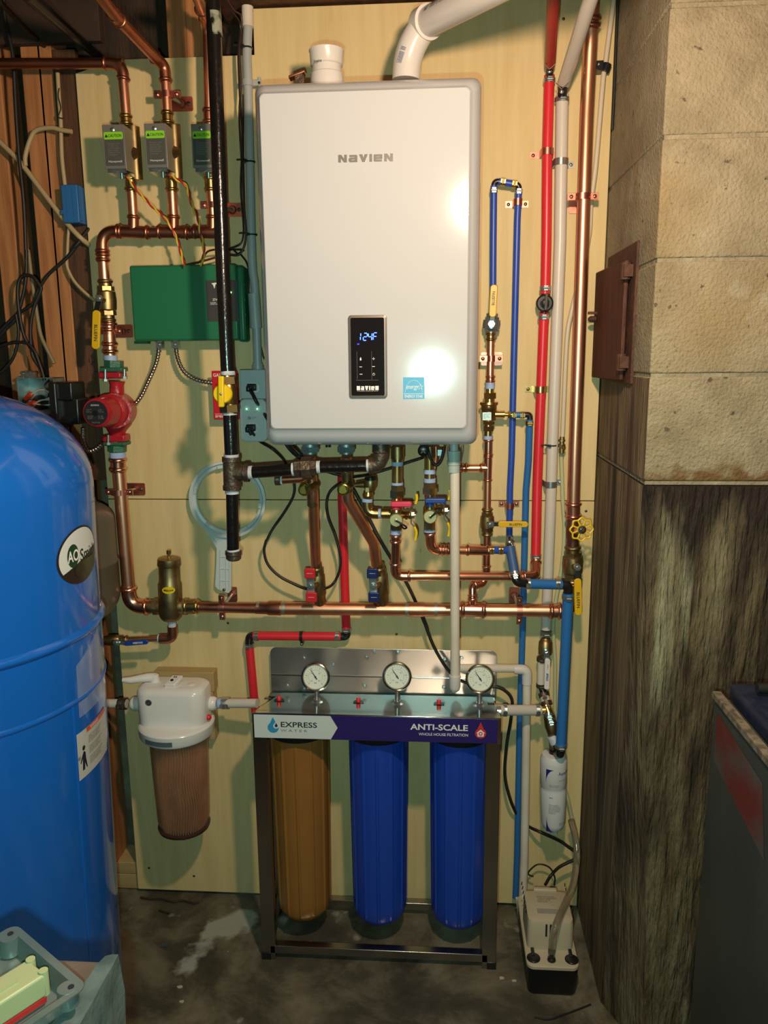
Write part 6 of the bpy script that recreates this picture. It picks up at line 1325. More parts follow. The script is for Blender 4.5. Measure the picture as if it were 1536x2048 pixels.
# gauges
for i, (gx, gy, lab) in enumerate(((438, 343, 'left of the three round pressure gauges on the filter stand'), (855, 340, 'middle of the three round pressure gauges on the filter stand'), (1280, 352, 'right of the three round pressure gauges on the filter stand, beside the white pipe'))):
    t = T('pressure_gauge', lab, 'gauge', 'pressure gauges on the filter stand'); c = W(*D4(gx, gy), .135); k = MP(c) / 2.56; nn = (CAM - c) * .35 + V((0, -1, .35)); nn.normalize(); nn = V((.02, -1, .30)).normalized()
    u = ZA.cross(nn).normalized() * 1; u = nn.cross(ZA) * -1; u.normalize()
    if u.x < 0: u = -u
    v_ = nn.cross(u); v_ = v_ if v_.z > 0 else -v_
    b = B(); b.lathe(c, nn, [(-.024, 56 * k), (-.022, 62 * k), (-.006, 64 * k), (-.004, 74 * k), (.002, 75 * k), (.006, 71 * k), (.007, 66 * k), (.005, 62 * k), (.001, 60 * k), (-.001, 59 * k)], 48); cs = t.p('case', b, mat('gauge_steel', (.40, .38, .33), .15, 1.0) if 'gauge_steel' not in bpy.data.materials else bpy.data.materials['gauge_steel'])
    b = B(); b.lathe(c, nn, [(0, 60 * k), (.0012, 60 * k)], 48); dl = t.p('dial', b, dial_white, cs)
    b = B(); f0 = c + nn * .0016
    for j in range(21):
        th = math.radians(225 - 270 * j / 20); L_ = 7 if j % 4 else 11
        d_ = u * math.cos(th) + v_ * math.sin(th); b.obx(f0 + d_ * (53 - L_ / 2) * k, d_, nn.cross(d_), nn, L_ / 2 * k, .6 * k if j % 4 else 1.2 * k, .0002)
    for j in range(28):
        a0, a1 = [math.radians(225 - 270 * (j + e_) / 28) for e_ in (0, 1)]; b.tube([f0 + (u * math.cos(a0) + v_ * math.sin(a0)) * 36 * k, f0 + (u * math.cos(a1) + v_ * math.sin(a1)) * 36 * k], .45 * k, 4)
    t.p('scale_marks', b, ink_g, dl)
    for j, n_ in enumerate((0, 30, 60, 90)):
        th = math.radians(225 - 90 * j); t.text(str(n_), f0 + (u * math.cos(th) + v_ * math.sin(th)) * 27 * k, u, v_, 9 * k, 7 * k, ink_g, dl)
    t.text('PSI', f0 - v_ * 30 * k, u, v_, 12 * k, 6 * k, ink, dl)
    b = B(); th = math.radians(124); d_ = u * math.cos(th) + v_ * math.sin(th); e_ = nn.cross(d_); o_ = f0 + nn * .001; b.loft([[o_ + d_ * 48 * k + e_ * .6 * k, o_ - d_ * 12 * k + e_ * 3.2 * k, o_ - d_ * 16 * k, o_ - d_ * 12 * k - e_ * 3.2 * k, o_ + d_ * 48 * k - e_ * .6 * k], [q + nn * .0004 for q in (o_ + d_ * 48 * k + e_ * .6 * k, o_ - d_ * 12 * k + e_ * 3.2 * k, o_ - d_ * 16 * k, o_ - d_ * 12 * k - e_ * 3.2 * k, o_ + d_ * 48 * k - e_ * .6 * k)]])
    b.lathe(o_, nn, [(0, 5 * k), (.0012, 5 * k)], 16); t.p('needle', b, ink, dl)
    b = B(); zq = zt_b + (zt_f - zt_b) * (.092 / .207); b.cyl(c - nn * .016, V((c.x, -.125, zq + .004)), .006, n=16); b.lathe(V((c.x, -.125, zq)), ZA, [(0, .015), (.002, .015), (.004, .009)], 24); b.hexn(V((c.x, -.125, zq + .004)), V((c.x, -.125, zq + .011)), .009); t.p('stem', b, zinc, cs)
    t.done()
# housings
def ribbed(cx_, cy_, z1, z0, R1, R0, ribs=12, dep=.0032, n=144):
    b = B(); rings = []
    for f, rr_, rb_ in ((0, R1 * 1.0, 0), (.004, R1, 0), (.02, R1 * .985, 0), (.06, R1 * .95, .5), (.12, R1 * .93, 1), (.90, R0, 1), (.945, R0 * .985, .8), (.965, R0 * .93, 0), (.985, R0 * .80, 0), (.997, R0 * .62, 0), (1, R0 * .4, 0)):
        ring = []
        for i in range(n):
            th = 2 * math.pi * i / n; q = (i * ribs / n) % 1; g = 1 if q < .14 else 0
            rad = rr_ + (dep * rb_ if g else 0); ring.append(V((cx_ + rad * math.cos(th), cy_ + rad * math.sin(th), z1 + (z0 - z1) * f)))
        rings.append(ring)
    return b.loft(rings)
hs = ((W(604, 1600, .13).x, .608, W(612, 1829, .15).z, W(661, 1560, .13).x, sump_tan, 'tan brown filter housing, left of the three tall housings'),
      (W(758, 1600, .13).x, .606, W(763, 1838, .15).z, 0, sump_blue, 'blue filter housing in the middle of the stand, narrow at the foot'),
      (W(918, 1600, .13).x, .604, W(918, 1846, .15).z, 0, sump_blue, 'blue filter housing at the right end of the stand'))
for i, (cx_, z1, z0, _, m, lab) in enumerate(hs):
    R1 = W(661, 1560, .13).x - W(604, 1560, .13).x; R1 *= 1.04
    t = T('filter_housing', lab, 'filter housing', 'tall filter housings hanging from the stand'); cy_ = -.132
    b = B(); b.lathe(V((cx_, cy_, .596)), ZA, [(0, R1 * 1.03), (.004, R1 * 1.06), (.034, R1 * 1.06), (.038, R1 * .9)], 48); b.cyl(V((cx_ - R1 * 1.05, cy_, .628)), V((cx_ + R1 * 1.05, cy_, .628)), .014); t.p('head', b, sump_black)
    b = ribbed(cx_, cy_, z1 + .004, z0, R1, R1 * .875); hh = t.p('sump', b, m)
    if i == 2:
        b = B(); 
        for dx in (-.009, .009): b.bx(cx_ + dx - .002, cx_ + dx + .002, cy_ - .02, cy_ - .012, z0 - .006, z0 + .02)
        t.p('foot_tab', b, m, hh)
    t.done()

# ================================================================ whole house pleated filter at left
t = T('water_filter', 'white water filter head with a brown see-through bowl and a lever, left of the stand', 'water filter')
sg_ = .145; g5 = lambda x, y, s=sg_: W(*D5(x, y), s)
k = MP(g5(1025, 350)) / 2.954
zt_, zm_, zb__ = g5(1025, 250).z, g5(1025, 470).z, g5(1040, 620).z
cx_ = g5(1004, 350).x; cy_ = -sg_ + 0.0
cy_ = -.105
k = MP(V((cx_, cy_, zm_))) / 2.954
def gz(y, yy): return W(D5(0, y)[0] + 347, D5(0, y)[1], -yy).z
zt_ = gz(250, -.155); zm_ = gz(468, -.16)
def rsec(hw, hd, r, z, cy=cy_, cx=cx_): return [V((cx + a, cy + b_, z)) for a, b_ in rrect(hw, hd, r, 8)]
b = B(); b.loft([rsec(196 * k, .052, .035, zm_), rsec(200 * k, .053, .035, zm_ + .01), rsec(203 * k, .054, .036, zt_ - .012), rsec(198 * k, .050, .034, zt_ - .003), rsec(180 * k, .042, .03, zt_ + .003), rsec(165 * k, .034, .026, zt_ + .005)])
hd = t.p('head', b, filter_head_white)
b = B(); b.lathe(V((cx_ + 6 * k, cy_ - .004, zm_ + .002)), -ZA, [(0, 205 * k), (.002, 214 * k), (.006, 220 * k), (.030, 216 * k), (.036, 208 * k), (.036, 176 * k)], 56); co = t.p('collar', b, filter_head_white)
yl = cy_ - .004 - 219 * k
b = B(); P = W(*D5(963, 568), .17); zz = P.z; xx0, xx1 = W(*D5(879, 568), .17).x, W(*D5(1047, 568), .17).x; N_ = 10; Rr = 219.5 * k; ax_ = cx_ + 6 * k
vs = []
for i in range(N_ + 1):
    x = xx0 + (xx1 - xx0) * i / N_; th = math.asin((x - ax_) / Rr); yy = cy_ - .004 - (Rr + .0004) * math.cos(th)
    vs += [V((x, yy, zm_ - .026)), V((x, yy, zm_ - .0135))]
b.add(vs, [(2 * i, 2 * i + 2, 2 * i + 3, 2 * i + 1) for i in range(N_)]); t.p('grey_label', b, mat('steel_blue_label', (.09, .12, .13), .4), co)
bw = mat('smoky_bowl', (.62, .42, .30), .10, 0, trans=.9, ior=1.15)
zs0 = W(355, 1652, .105).z
b = B(); R_b = 172 * k; b.lathe(V((ax_ + .003, cy_ - .004, zm_ - .030)), -ZA, [(0, R_b), ((zm_ - .03 - zs0) * .87, R_b * .90), ((zm_ - .03 - zs0) * .94, R_b * .82), ((zm_ - .03 - zs0) * .99, R_b * .6), ((zm_ - .03 - zs0) * 1.0, R_b * .3)], 56); bo = t.p('bowl', b, bw)
b = B(); rings = []; n_ = 240; zc1, zc0 = zm_ - .034, zs0 + .016
for f in range(13):
    z = zc1 + (zc0 - zc1) * f / 12; ring = []
    for i in range(n_):
        th = 2 * math.pi * i / n_; R2 = (R_b * .86 - .003 * f / 12) * (1 if i % 4 in (0, 1) else .80); tw_ = .05 * math.sin(f * .9); ring.append(V((ax_ + .003 + R2 * math.cos(th + tw_), cy_ - .004 + R2 * math.sin(th + tw_), z)))
    rings.append(ring)
b.loft(rings); b.flat = True; t.p('pleated_cartridge', b, mat('dirty_pleats', (.80, .58, .42), .8, 0, (.52, .34, .22), 14, stretch=(1, 1, .5)))
b = B(); b.lathe(V((ax_ + .003, cy_ - .004, zc0)), -ZA, [(0, R_b * .80), (.004, R_b * .9), (.011, R_b * .88), (.012, 0)], 40)
for q in range(8): th = q * math.pi / 4 + .3; b.ball((ax_ + .003 + R_b * .74 * math.cos(th), cy_ - .004 + R_b * .74 * math.sin(th), zc0 - .012), .006, 10)
t.p('end_cap', b, mat('dark_end_cap', (.05, .02, .015), .4))
# lever, display, dome
Lp, Lq = W(*D5(915, 180), .10), W(*D5(725, 170), .125); zl_ = zt_ + .020
b = B(); b.lathe(V((Lp.x, Lp.y, zt_)), ZA, [(0, .012), (.006, .0125), (.022, .011), (.025, .008)], 24)
P = [V((Lp.x, Lp.y, zt_ + .016)), V((Lp.x - .018, Lp.y - .004, zt_ + .017)), V((Lq.x + .02, Lq.y, zt_ + .017)), V((Lq.x, Lq.y - .001, zt_ + .018))]; b.tube(P, [.012, .0112, .0092, .0060], 18); t.p('lever', b, filter_head_white)
Dp = W(*D5(1020, 185), .125); b = B(); u_, v_ = V((.94, .0, 0)), V((.30, .88, .42)).normalized(); c_ = V((Dp.x, cy_ - .012, zt_ + .013)); b.obx(c_, XA, V((.25, 1, .25)), V((0, -.25, 1)), .0145, .021, .006); b.bev = .003; di = t.p('display', b, filter_head_white, hd)
vd = V((0, 1, .25)).normalized(); nd = XA.cross(vd)
b = B(); b.lathe(c_ + nd * .006 - vd * .003 - XA * .003, nd, [(0, .0042), (.0012, .0042)], 20); t.p('display_button', b, black_p, di)
tm = text_mesh('30', c_ + nd * .0066 + vd * .010 + XA * .002, XA, vd, .010, .007, .02); tm.flat = True; t.p('lettering', tm, ink, di)
dm = W(*D5(1140, 195), .10); b = B(); b.ball((dm.x, cy_ - .01, zt_ + .001), .014, 20, (1, 1, .5)); t.p('dome', b, filter_head_white, hd)
lg = W(*D5(880, 308), -cy_ + .050); b = B(); yq = cy_ - .054 - .0003; b.lathe(V((lg.x, yq + .001, lg.z)), V((0, -1, 0)), [(0, 19 * k), (.001, 19 * k)], 28); rl = t.p('round_logo', b, ink, hd)
b = B(); b.torus(V((lg.x, yq - .0003, lg.z)), YA, 15.5 * k, 1.2 * k, 24, 5); t.p('logo_ring', b, ink_g, rl); t.text('GE', V((lg.x, yq, lg.z)), XA, ZA, 19 * k, 14 * k, ink_g, rl, shear=.3)
pz = W(*D5(785, 317), .09).z; b = B()
b.lathe(W(*D5(822, 317), .09), V((-1, 0, 0)), [(-.01, .0185), (.014, .0185), (.019, .0165), (.022, .013)], 28); b.lathe(W(*D5(1210, 314), .09), XA, [(-.01, .0185), (.024, .0185), (.029, .0165), (.032, .013)], 28); t.p('port', b, filter_head_white, hd)
b = B(); b.ball(W(*D5(1232, 398), .12), .008, 14); t.p('red_button', b, pex_red, hd)
t.done()
t = run('white_pipe', 'white water pipe from behind the blue tank to the left port of the white filter', 'pipe'); r5 = .0120
t.p('pipe', B().tube([W(*D5(540, 315), .09), W(*D5(752, 317), .09)], r5, 22), pex_white)
for x in (712, 738): hose_clamp(t, W(*D5(x, 317), .09), XA, r5 * 1.15, m=iron_fit)
t.done()
t = run('white_pipe', 'white water pipe from the right port of the white filter to the filter stand', 'pipe')
t.p('thread_tape', B().cyl(*[W(*D5(x, 315), .09) for x in (1290, 1312)], .014), tape); t.p('pipe', B().tube([W(*D5(1305, 315), .09), W(*D5(1520, 315), .11)], r5, 22), pex_white)
for x in (1322, 1345): hose_clamp(t, W(*D5(x, 315), .09), XA, r5 * 1.12)
t.done()
A_, C__ = W(*D5(921, 112), .02), W(*D5(1278, 232), .02); b = B().bx(A_.x, C__.x, -.038, -.001, C__.z, A_.z); b.bev = .0015; board('wood_block', 'pale wooden block screwed to the plywood behind the white filter head', 'wood block', b, wood_lt)
A_ = W(*D5(1252, 232), .02); b = B().bx(A_.x - .01, A_.x + .008, -.040, -.001, W(*D5(0, 480), .02).z, A_.z); b.bev = .001; board('filter_bracket', 'narrow pale wooden strip below the block behind the white filter', 'wood block', b, wood_lt)

# ================================================================ floor pump
t = T('condensate_pump', 'beige and black condensate pump standing on the floor at lower right', 'pump')
pm = mat('beige_plastic', (.50, .44, .31), .45, 0, (.44, .39, .27), 8)
xa, xb = W(*D7(470, 1500), .315).x, W(*D7(1000, 1500), .315).x; zf = W(*D7(720, 1490), .318).z; y0_ = -.318
b = B(); cxp = (xa + xb) / 2; hw = (xb - xa) / 2
def psec(hw_, y0, y1, r, z): return [V((cxp + a, (y0 + y1) / 2 + b_, z)) for a, b_ in rrect(hw_, (y1 - y0) / 2, r, 6)]
b.loft([psec(hw * .90, y0_ + .008, -.065, .015, .002), psec(hw * .93, y0_ + .004, -.062, .016, .010), psec(hw * .985, y0_ + .001, -.060, .016, zf - .004)]); t.p('reservoir', b, mat('black_reservoir', (.006, .006, .006), .4))
b = B(); b.loft([psec(hw, y0_, -.058, .018, zf - .005), psec(hw, y0_, -.058, .018, zf + .002), psec(hw * .97, y0_ + .003, -.060, .016, zf + .004)]); cv = t.p('cover', b, pm)
yq0 = -.262; ztop = W(*D7(650, 1012), .258).z; yB = (lambda v: (CAM + v * ((ztop - CAM.z) / v.z)).y)(AX * (1083 - 768) + AD * (1781 - 1024) + AF * FPX); yR = yB + .008 
b = B(); b.loft([psec(hw * .90, yq0, yB + .004, .014, zf + .002), psec(hw * .89, yq0 + .002, yB + .002, .014, ztop - .012), psec(hw * .87, yq0 + .006, yB, .013, ztop - .002), psec(hw * .82, yq0 + .014, yB - .006, .010, ztop)]); ho = t.p('motor_cover', b, pm)
b = B(); b.bx(cxp - hw * .48, cxp + hw * .48, yB - .002, yB + .010, ztop - .03, ztop + .004); b.bev = .003; t.p('rear_tab', b, pm, ho)
for x in (669, 712): b = B(); P = W(*D7(x, 1010), -yq0 - .001); b.bx(P.x - .0022, P.x + .0022, yq0 - .001, yq0 + .002, ztop - .040, ztop - .008); t.p('vent_slot', b, ink, ho)
for sd in (-1, 1):
    for i in range(7): b = B(); y_ = yq0 + .045 + i * .018; b.tube([V((cxp + sd * hw * .885, y_, ztop - .003)), V((cxp + sd * hw * .905, y_, ztop - .012))], .0012, 6); t.p('vent_slot', b, ink, ho)
P = V((cxp, -.19, ztop + .0003)); b = B(); b.bx(cxp - .03, cxp + .03, yq0 + .030, yq0 + .048, ztop, ztop + .0004); t.p('silver_label', b, mat('grey_sticker', (.30, .28, .24), .5), ho)
tm = text_mesh('CAUTION  ELECTRIC SHOCK RISK\n115V 60Hz 1.5A   CONDENSATE PUMP\nAUTOMATIC   MAX 140F\nINDOOR USE ONLY', V((cxp, yB - .035, ztop + .0008)), XA, YA, .050, .024); tm.flat = True; t.p('lettering', tm, ink_g, ho)
for x, y in ((536, 1425), (918, 1432)):
    P = W(*D7(x, y), .292); b = B(); b.lathe(V((P.x, -.292, zf + .0035)), ZA, [(0, .0165), (.003, .0165), (.004, .015)], 28); b.bx(P.x - .004, P.x + .004, -.286, -.262, zf + .004, zf + .010); b.bev = .001; t.p('inlet_plug', b, black_p, cv)
P = W(*D7(718, 1400), .295); b = B(); b.lathe(V((P.x, -.295, zf + .003)), ZA, [(0, .011), (.006, .0095), (.008, .006), (.030, .006), (.030, .0045)], 24); t.p('outlet_barb', b, black_p, cv)
t.done()
cable('float_wire', 'thin black wire making a loop behind the floor pump', [D7(745, 655), D7(750, 580), D7(710, 490), D7(640, 450), D7(570, 450), D7(510, 495), D7(482, 535), D7(500, 555), D7(535, 568)], .03, 0, black_r, r=.0022)

# ================================================================ tanks at left
def ply_wrap_verts(poly, ax, R): pass
t = T('pressure_tank', 'big glossy blue water pressure tank at the left edge', 'tank')
tc = V((-.985, -.59, 0)); RT = .30; ta = V((.022, .0, 1)).normalized()
base = tc + V((-.012, 0, 0))
zr1, zr2 = 1.024, .0
prof = [(0, .26), (.002, .285), (.012, .299), (.03, RT), (.905, RT)]
def ringp(z, h, w_): return [(z - w_, RT), (z - w_ * .6, RT + h * .6), (z - w_ * .2, RT + h), (z + w_ * .2, RT + h), (z + w_ * .6, RT + h * .6), (z + w_, RT)]
prof += [(.925, RT + .001)] + ringp(1.030, .0075, .010) + [(1.10, RT), (1.245, RT)]
# shoulder
zs = 1.30
for i in range(13): q = math.pi / 2 * i / 12; prof.append((zs + .185 * math.sin(q), RT - .0 - (RT - .04) * (1 - math.cos(q)) if i < 12 else .03))
b = B(); b.lathe(base, ta, prof, 128); sh = t.p('shell', b, tank_blue)
b = B(); b.lathe(base + ta * (W(130, 1320, .59).z * 0 + .905), ta, [(-.006, RT - .001), (-.003, RT + .0025), (.001, RT + .0035), (.004, RT + .0022), (.008, RT - .001)], 128); t.p('lower_seam', b, tank_blue, sh)
th0 = math.atan2(-1, .62)
def TP(th, z, lift=.0006): 
    o_ = base + ta * (z / ta.z); return V((o_.x + (RT + lift) * math.cos(th), o_.y + (RT + lift) * math.sin(th), z))
# find angle on tank for a pixel
def tank_hit(x, y):
    v = AX * (x - 768) + AD * (y - 1024) + AF * FPX; best = None; o = base
    a_ = v.x ** 2 + v.y ** 2
    for it in range(1):
        ox, oy = o.x + .022 * 1.2, o.y
        dx, dy = CAM.x - ox, CAM.y - oy; b_ = 2 * (v.x * dx + v.y * dy); c_ = dx * dx + dy * dy - RT * RT; D_ = b_ * b_ - 4 * a_ * c_
        if D_ < 0: return None
        tt = (-b_ - math.sqrt(D_)) / (2 * a_); z = CAM.z + v.z * tt; ox = o.x + .022 * z; dx = CAM.x - ox; b_ = 2 * (v.x * dx + v.y * dy); c_ = dx * dx + dy * dy - RT * RT; D_ = max(0, b_ * b_ - 4 * a_ * c_); tt = (-b_ - math.sqrt(D_)) / (2 * a_)
        P = CAM + v * tt
        return math.atan2(P.y - o.y, P.x - ox), P.z
# vertical seam
sy = tank_hit(*E6(455, 1180)); sy2 = tank_hit(*E6(505, 1900))
b = B(); b.tube([TP(sy[0] * (1 - f) + sy2[0] * f, .895 - f * .85, .0000) for f in [i / 10 for i in range(11)]], .0026, 8); t.p('weld_seam', b, tank_blue, sh)
# oval badge
hc = tank_hit(*E6(490, 375)); 
def tmap(poly, c, lift): return [TP(c[0] + x / RT, c[1] + z, lift) for x, z in poly]
hl = tank_hit(*E6(365, 400)); ht = tank_hit(*E6(520, 180)); hb = tank_hit(*E6(480, 570))
hr = tank_hit(187, 1105); ah = (ht[1] - hb[1]) / 2
aw = (hr[0] - hl[0]) * RT * .54
hc = ((hl[0] + hr[0]) / 2 + .01, (ht[1] + hb[1]) / 2 + .006)
hA, hA0, hA1, hS = tank_hit(145, 1112), tank_hit(134, 1112), tank_hit(158, 1108), tank_hit(173, 1100); hS1 = tank_hit(186, 1098)
wA = (hA1[0] - hA0[0]) * RT; dA_, zA_ = (hA[0] - hc[0]) * RT, hA[1] - hc[1]; dS_ = ((hA1[0] + hS1[0]) / 2 - hc[0]) * RT; wS = (hS1[0] - hA1[0]) * RT * .98; zS_ = hS[1] - hc[1] - .003
def oval(a_, b_, n=48): return [(a_ * math.cos(2 * math.pi * i / n), b_ * math.sin(2 * math.pi * i / n)) for i in range(n)]
def fanpoly(poly, c, lift, sub=8):
    dense = []
    for i_ in range(len(poly)):
        (x0_, z0_), (x1_, z1_) = poly[i_], poly[(i_ + 1) % len(poly)]; m_ = max(1, int(math.hypot(x1_ - x0_, z1_ - z0_) / .004))
        dense += [(x0_ + (x1_ - x0_) * j_ / m_, z0_ + (z1_ - z0_) * j_ / m_) for j_ in range(m_)]
    poly = dense
    b = B(); b.flat = True; n = len(poly)
    cx0 = sum(p[0] for p in poly) / n; cz0 = sum(p[1] for p in poly) / n; rings = []
    for s_ in range(sub + 1):
        f = s_ / sub; rings.append([TP(c[0] + (cx0 + (x - cx0) * f) / RT, c[1] + cz0 + (z - cz0) * f, lift) for x, z in poly])
    vs = [p for r in rings for p in r]; fs = [(i * n + j, i * n + (j + 1) % n, (i + 1) * n + (j + 1) % n, (i + 1) * n + j) for i in range(sub) for j in range(n)]
    return b.add(vs, fs)
bd = t.p('badge', fanpoly(oval(aw, ah), hc, .0010), mat('badge_dark', (.02, .014, .012), .2), sh)
wt = [(x * .93, z * .93) for x, z in oval(aw, ah) if z > -ah * .22 + x * .25]; t.p('badge_white', fanpoly(wt, hc, .0014), mat('badge_cream', (.62, .65, .62), .3), bd)
gr_ = t.p('badge_circle', fanpoly([(x + dA_, z + zA_) for x, z in oval(wA * .47, .022, 32)], hc, .0018), mat('badge_green', (.006, .045, .02), .35), bd)
def tank_text(txt, dx, dz, w_, h_, m, sub, bold=0, lift=.0022, name='lettering', c=None):
    c = c or hc; tm = text_mesh(txt, V((dx, 0, dz)), XA, ZA, w_, h_, bold); tm.flat = True
    tm.v = [TP(c[0] + p.x / RT, c[1] + p.z, lift) for p in tm.v]; return t.p(name, tm, m, sub)
tank_text('AO', dA_, zA_, wA * .92, .022, ink_w, bd, .02); tank_text('Smith', dS_, zS_, wS, .024, ink, bd, .01)
t.p('badge_picture', fanpoly([(x * .6 + aw * .25, z * .35 - ah * .52) for x, z in oval(aw, ah, 24)], hc, .0016), mat('badge_olive', (.035, .05, .012), .3, 0, (.015, .012, .01), 30), bd)
# warning label
wc = tank_hit(*E6(575, 1640)); ww_, wh_ = .060, .052
wl = tank_hit(*E6(497, 1660)); sh_ = [(-.0, -.046), (.17, -.046), (.17, .050), (-.0, .050)]; wcc = (wl[0], wl[1])
lb = t.p('warning_label', fanpoly([(0, -.046), (.04, -.046), (.08, -.046), (.13, -.046), (.13, .05), (.08, .05), (.04, .05), (0, .05)], wcc, .0010, 4), mat('label_cream', (.52, .52, .48), .35), sh)
t.p('orange_band', fanpoly([(.032, .040), (.08, .040), (.13, .040), (.13, .05), (.08, .05), (.032, .05)], wcc, .0014, 3), mat('label_orange', (.65, .10, .02), .4), lb)
tank_text('WARNING', .062, .0455, .036, .006, ink_w, lb, .01, c=wcc)
for j in range(3): tank_text('READ THE MANUAL BEFORE\nINSTALLING THIS TANK\nEXPLOSION HAZARD\nDO NOT EXCEED 100 PSI', .066, .024 - j * .022, .058, .016, ink_g, lb, c=wcc)
fig = [(.012, -.030), (.019, -.030), (.020, -.016), (.026, -.030), (.028, -.029), (.024, -.008), (.0235, .004), (.018, .008), (.013, .001), (.006, -.012), (.008, -.014), (.014, -.006)]
b = B(); b.flat = True; b.add(tmap(fig, wcc, .0016), [tuple(range(len(fig)))]); 
n0 = len(b.v); hd_ = [(.019 + .0045 * math.cos(q), .0145 + .005 * math.sin(q)) for q in [2 * math.pi * i / 14 for i in range(14)]]; b.add(tmap(hd_, wcc, .0016), [tuple(range(14))])
for q in range(9): an = math.radians(q * 40); b.add(tmap([(.004 + .0015 * math.cos(an + .4), -.001 + .0015 * math.sin(an + .4)), (.004 + .0015 * math.cos(an - .4), -.001 + .0015 * math.sin(an - .4)), (.004 + .0065 * math.cos(an), -.001 + .0065 * math.sin(an))], wcc, .0016), [(0, 1, 2)])
t.p('person_pictogram', b, ink, lb)
pl_c = tank_hit(*E6(560, 1190)); t.p('plastic_sleeve', fanpoly([(-.03, -.05), (.03, -.05), (.07, -.05), (.07, .10), (.03, .08), (-.03, .055)], (pl_c[0] - .02, pl_c[1]), .0016, 4), mat('clear_sleeve', (.55, .62, .72), .08, 0, bump=.35, bscale=18, alpha=.28), sh)
t.done()

t = T('expansion_tank', 'dull grey expansion tank half hidden between the blue tank and the long copper pipe', 'tank'); Pt = W(225, 1120, .14); RE = .125; ex = W(229, 1120, .14).x - RE; ztp, zbt = W(200, 1003, .14).z, W(210, 1243, .14).z; bz = V((ex, -.145, zbt)); H = ztp - zbt
b = B(); prof = [(0, .03)] + [(.075 * (1 - math.cos(math.pi / 2 * i / 8)), RE * (.25 + .75 * math.sin(math.pi / 2 * i / 8))) for i in range(9)]
prof = [(0, .03)] + [(.07 - .07 * math.cos(math.pi / 2 * i / 8), .04 + (RE - .04) * math.sin(math.pi / 2 * i / 8)) for i in range(9)] + [(H * .48, RE), (H * .49, RE + .002), (H * .51, RE + .002), (H * .52, RE)] + [(H - .05 + .05 * math.sin(math.pi / 2 * i / 8), .04 + (RE - .04) * math.cos(math.pi / 2 * i / 8)) for i in range(9)] + [(H, .02)]
b.lathe(bz, ZA, prof, 64); sh2 = t.p('shell', b, grey_tank_m)
def ET(x, z, lift=.0008): th = -math.pi / 2 + x / RE + .9; return V((ex + (RE + lift) * math.cos(th), -.145 + (RE + lift) * math.sin(th), z))
for txt, xx, zz, w_, h_, m in (('EXTROL\nEX-30', .01, zbt + H * .78, .035, .022, ink_g), ('AMTROL', .01, zbt + H * .64, .04, .010, mat('faded_red_print', (.16, .03, .035), .5))):
    tm = text_mesh(txt, V((xx, 0, zz)), XA, ZA, w_, h_, .01); tm.flat = True; tm.v = [ET(p.x, p.z) for p in tm.v]; t.p('lettering', tm, m, sh2)
t.done()
t = run('copper_pipe', 'short copper pipe running from the drain valve behind the blue tank', 'pipe'); t.p('pipe', B().tube(px([D1(180, 1190), D1(300, 1187)], s1), .0085, 18), copper_old); t.p('coupling', B().sleeve(*px([D1(300, 1187), D1(345, 1186)], s1), .0085), copper_fit); t.done()

# ================================================================ left wall wiring
cable('power_cable', 'long black cable hanging down the left edge over the studs', [C1(20, -40), C1(30, 110), C1(75, 330), C1(90, 600), C1(110, 900), C1(140, 1200), C1(155, 1536), C2(155, 60), C2(150, 250), C2(100, 450), C2(40, 520), C2(-20, 590)], .03, 0, black_r, r=.0045)
cable('power_cable', 'black cord slanting from the right down to the left across the orange studs', [C1(525, 1350) + (-.002,), C1(440, 1460), C2(470, 10), C2(400, 100), C2(290, 200), C2(230, 290), C2(190, 380), C2(100, 440), C2(0, 540), C2(-40, 600)], .03, 0, black_r, r=.0042)
cable('power_cable', 'black cord making a tall narrow loop over the studs', [C2(195, 660), C2(140, 560), C2(110, 400), C2(105, 280), C2(130, 215), C2(190, 215), C2(235, 270), C2(240, 300), C2(200, 400), C2(180, 520), C2(185, 640), C2(200, 700), C2(240, 760)], .035, 0, black_r, r=.0045)
cable('power_cable', 'black cord bending over from the left edge into the junction box', [C2(-30, 640), C2(60, 610), C2(150, 608), C2(200, 650), C2(230, 720), C2(250, 780), C2(262, 830)], .04, 0, black_r, r=.004)
cable('power_cable', 'black cord running down the left edge behind the blue tank', [C2(95, 440), C2(110, 560), C2(80, 690), C2(20, 770), C2(-30, 800)], .033, 0, black_r, r=.004)
romex = mat('cream_cable_sheath', (.42, .32, .17), .5)
cable('house_cable', 'cream flat cable slanting across the studs towards the plywood', [C1(-60, 780), C1(0, 840), C1(120, 960), C1(250, 1130), C1(380, 1300), C1(470, 1400), C1(530, 1450) + (-.004,)], .018, 0, romex, r=.0062)
cable('house_cable', 'cream cable dropping down the stud into the blue electrical box', [C1(340, 430), C1(350, 600), C1(358, 700), C1(362, 850), C1(368, 960), C1(385, 1105)], .012, 0, romex, r=.005)
cable('house_cable', 'cream cable leaving the bottom of the blue electrical box', [C1(410, 1300), C1(402, 1400), C1(398, 1500), C2(395, 150), C2(430, 230), C2(480, 290), C2(560, 360)], .012, 0, romex, r=.0038)
cable('house_cable', 'cream cable arching over the stud at upper left', [C1(150, 980), C1(150, 920), C1(180, 820), C1(215, 770), C1(300, 755), C1(360, 768), C1(425, 778)], .02, 0, romex, r=.0055)
cable('house_cable', 'old grey cable hanging behind the black cords to the junction box', [C1(155, 1536), C2(165, 60), C2(190, 250), C2(215, 420), C2(240, 560), C2(280, 650), C2(320, 730)], .016, 0, mat('grey_brown_sheath', (.22, .17, .09), .5), r=.005)
cable('wire_tail', 'thin dark wire tied along the cream cable', [C1(350, 520), C1(345, 570), C1(360, 640), C1(345, 690), C1(375, 700)], .02, 0, black_r, r=.0012)
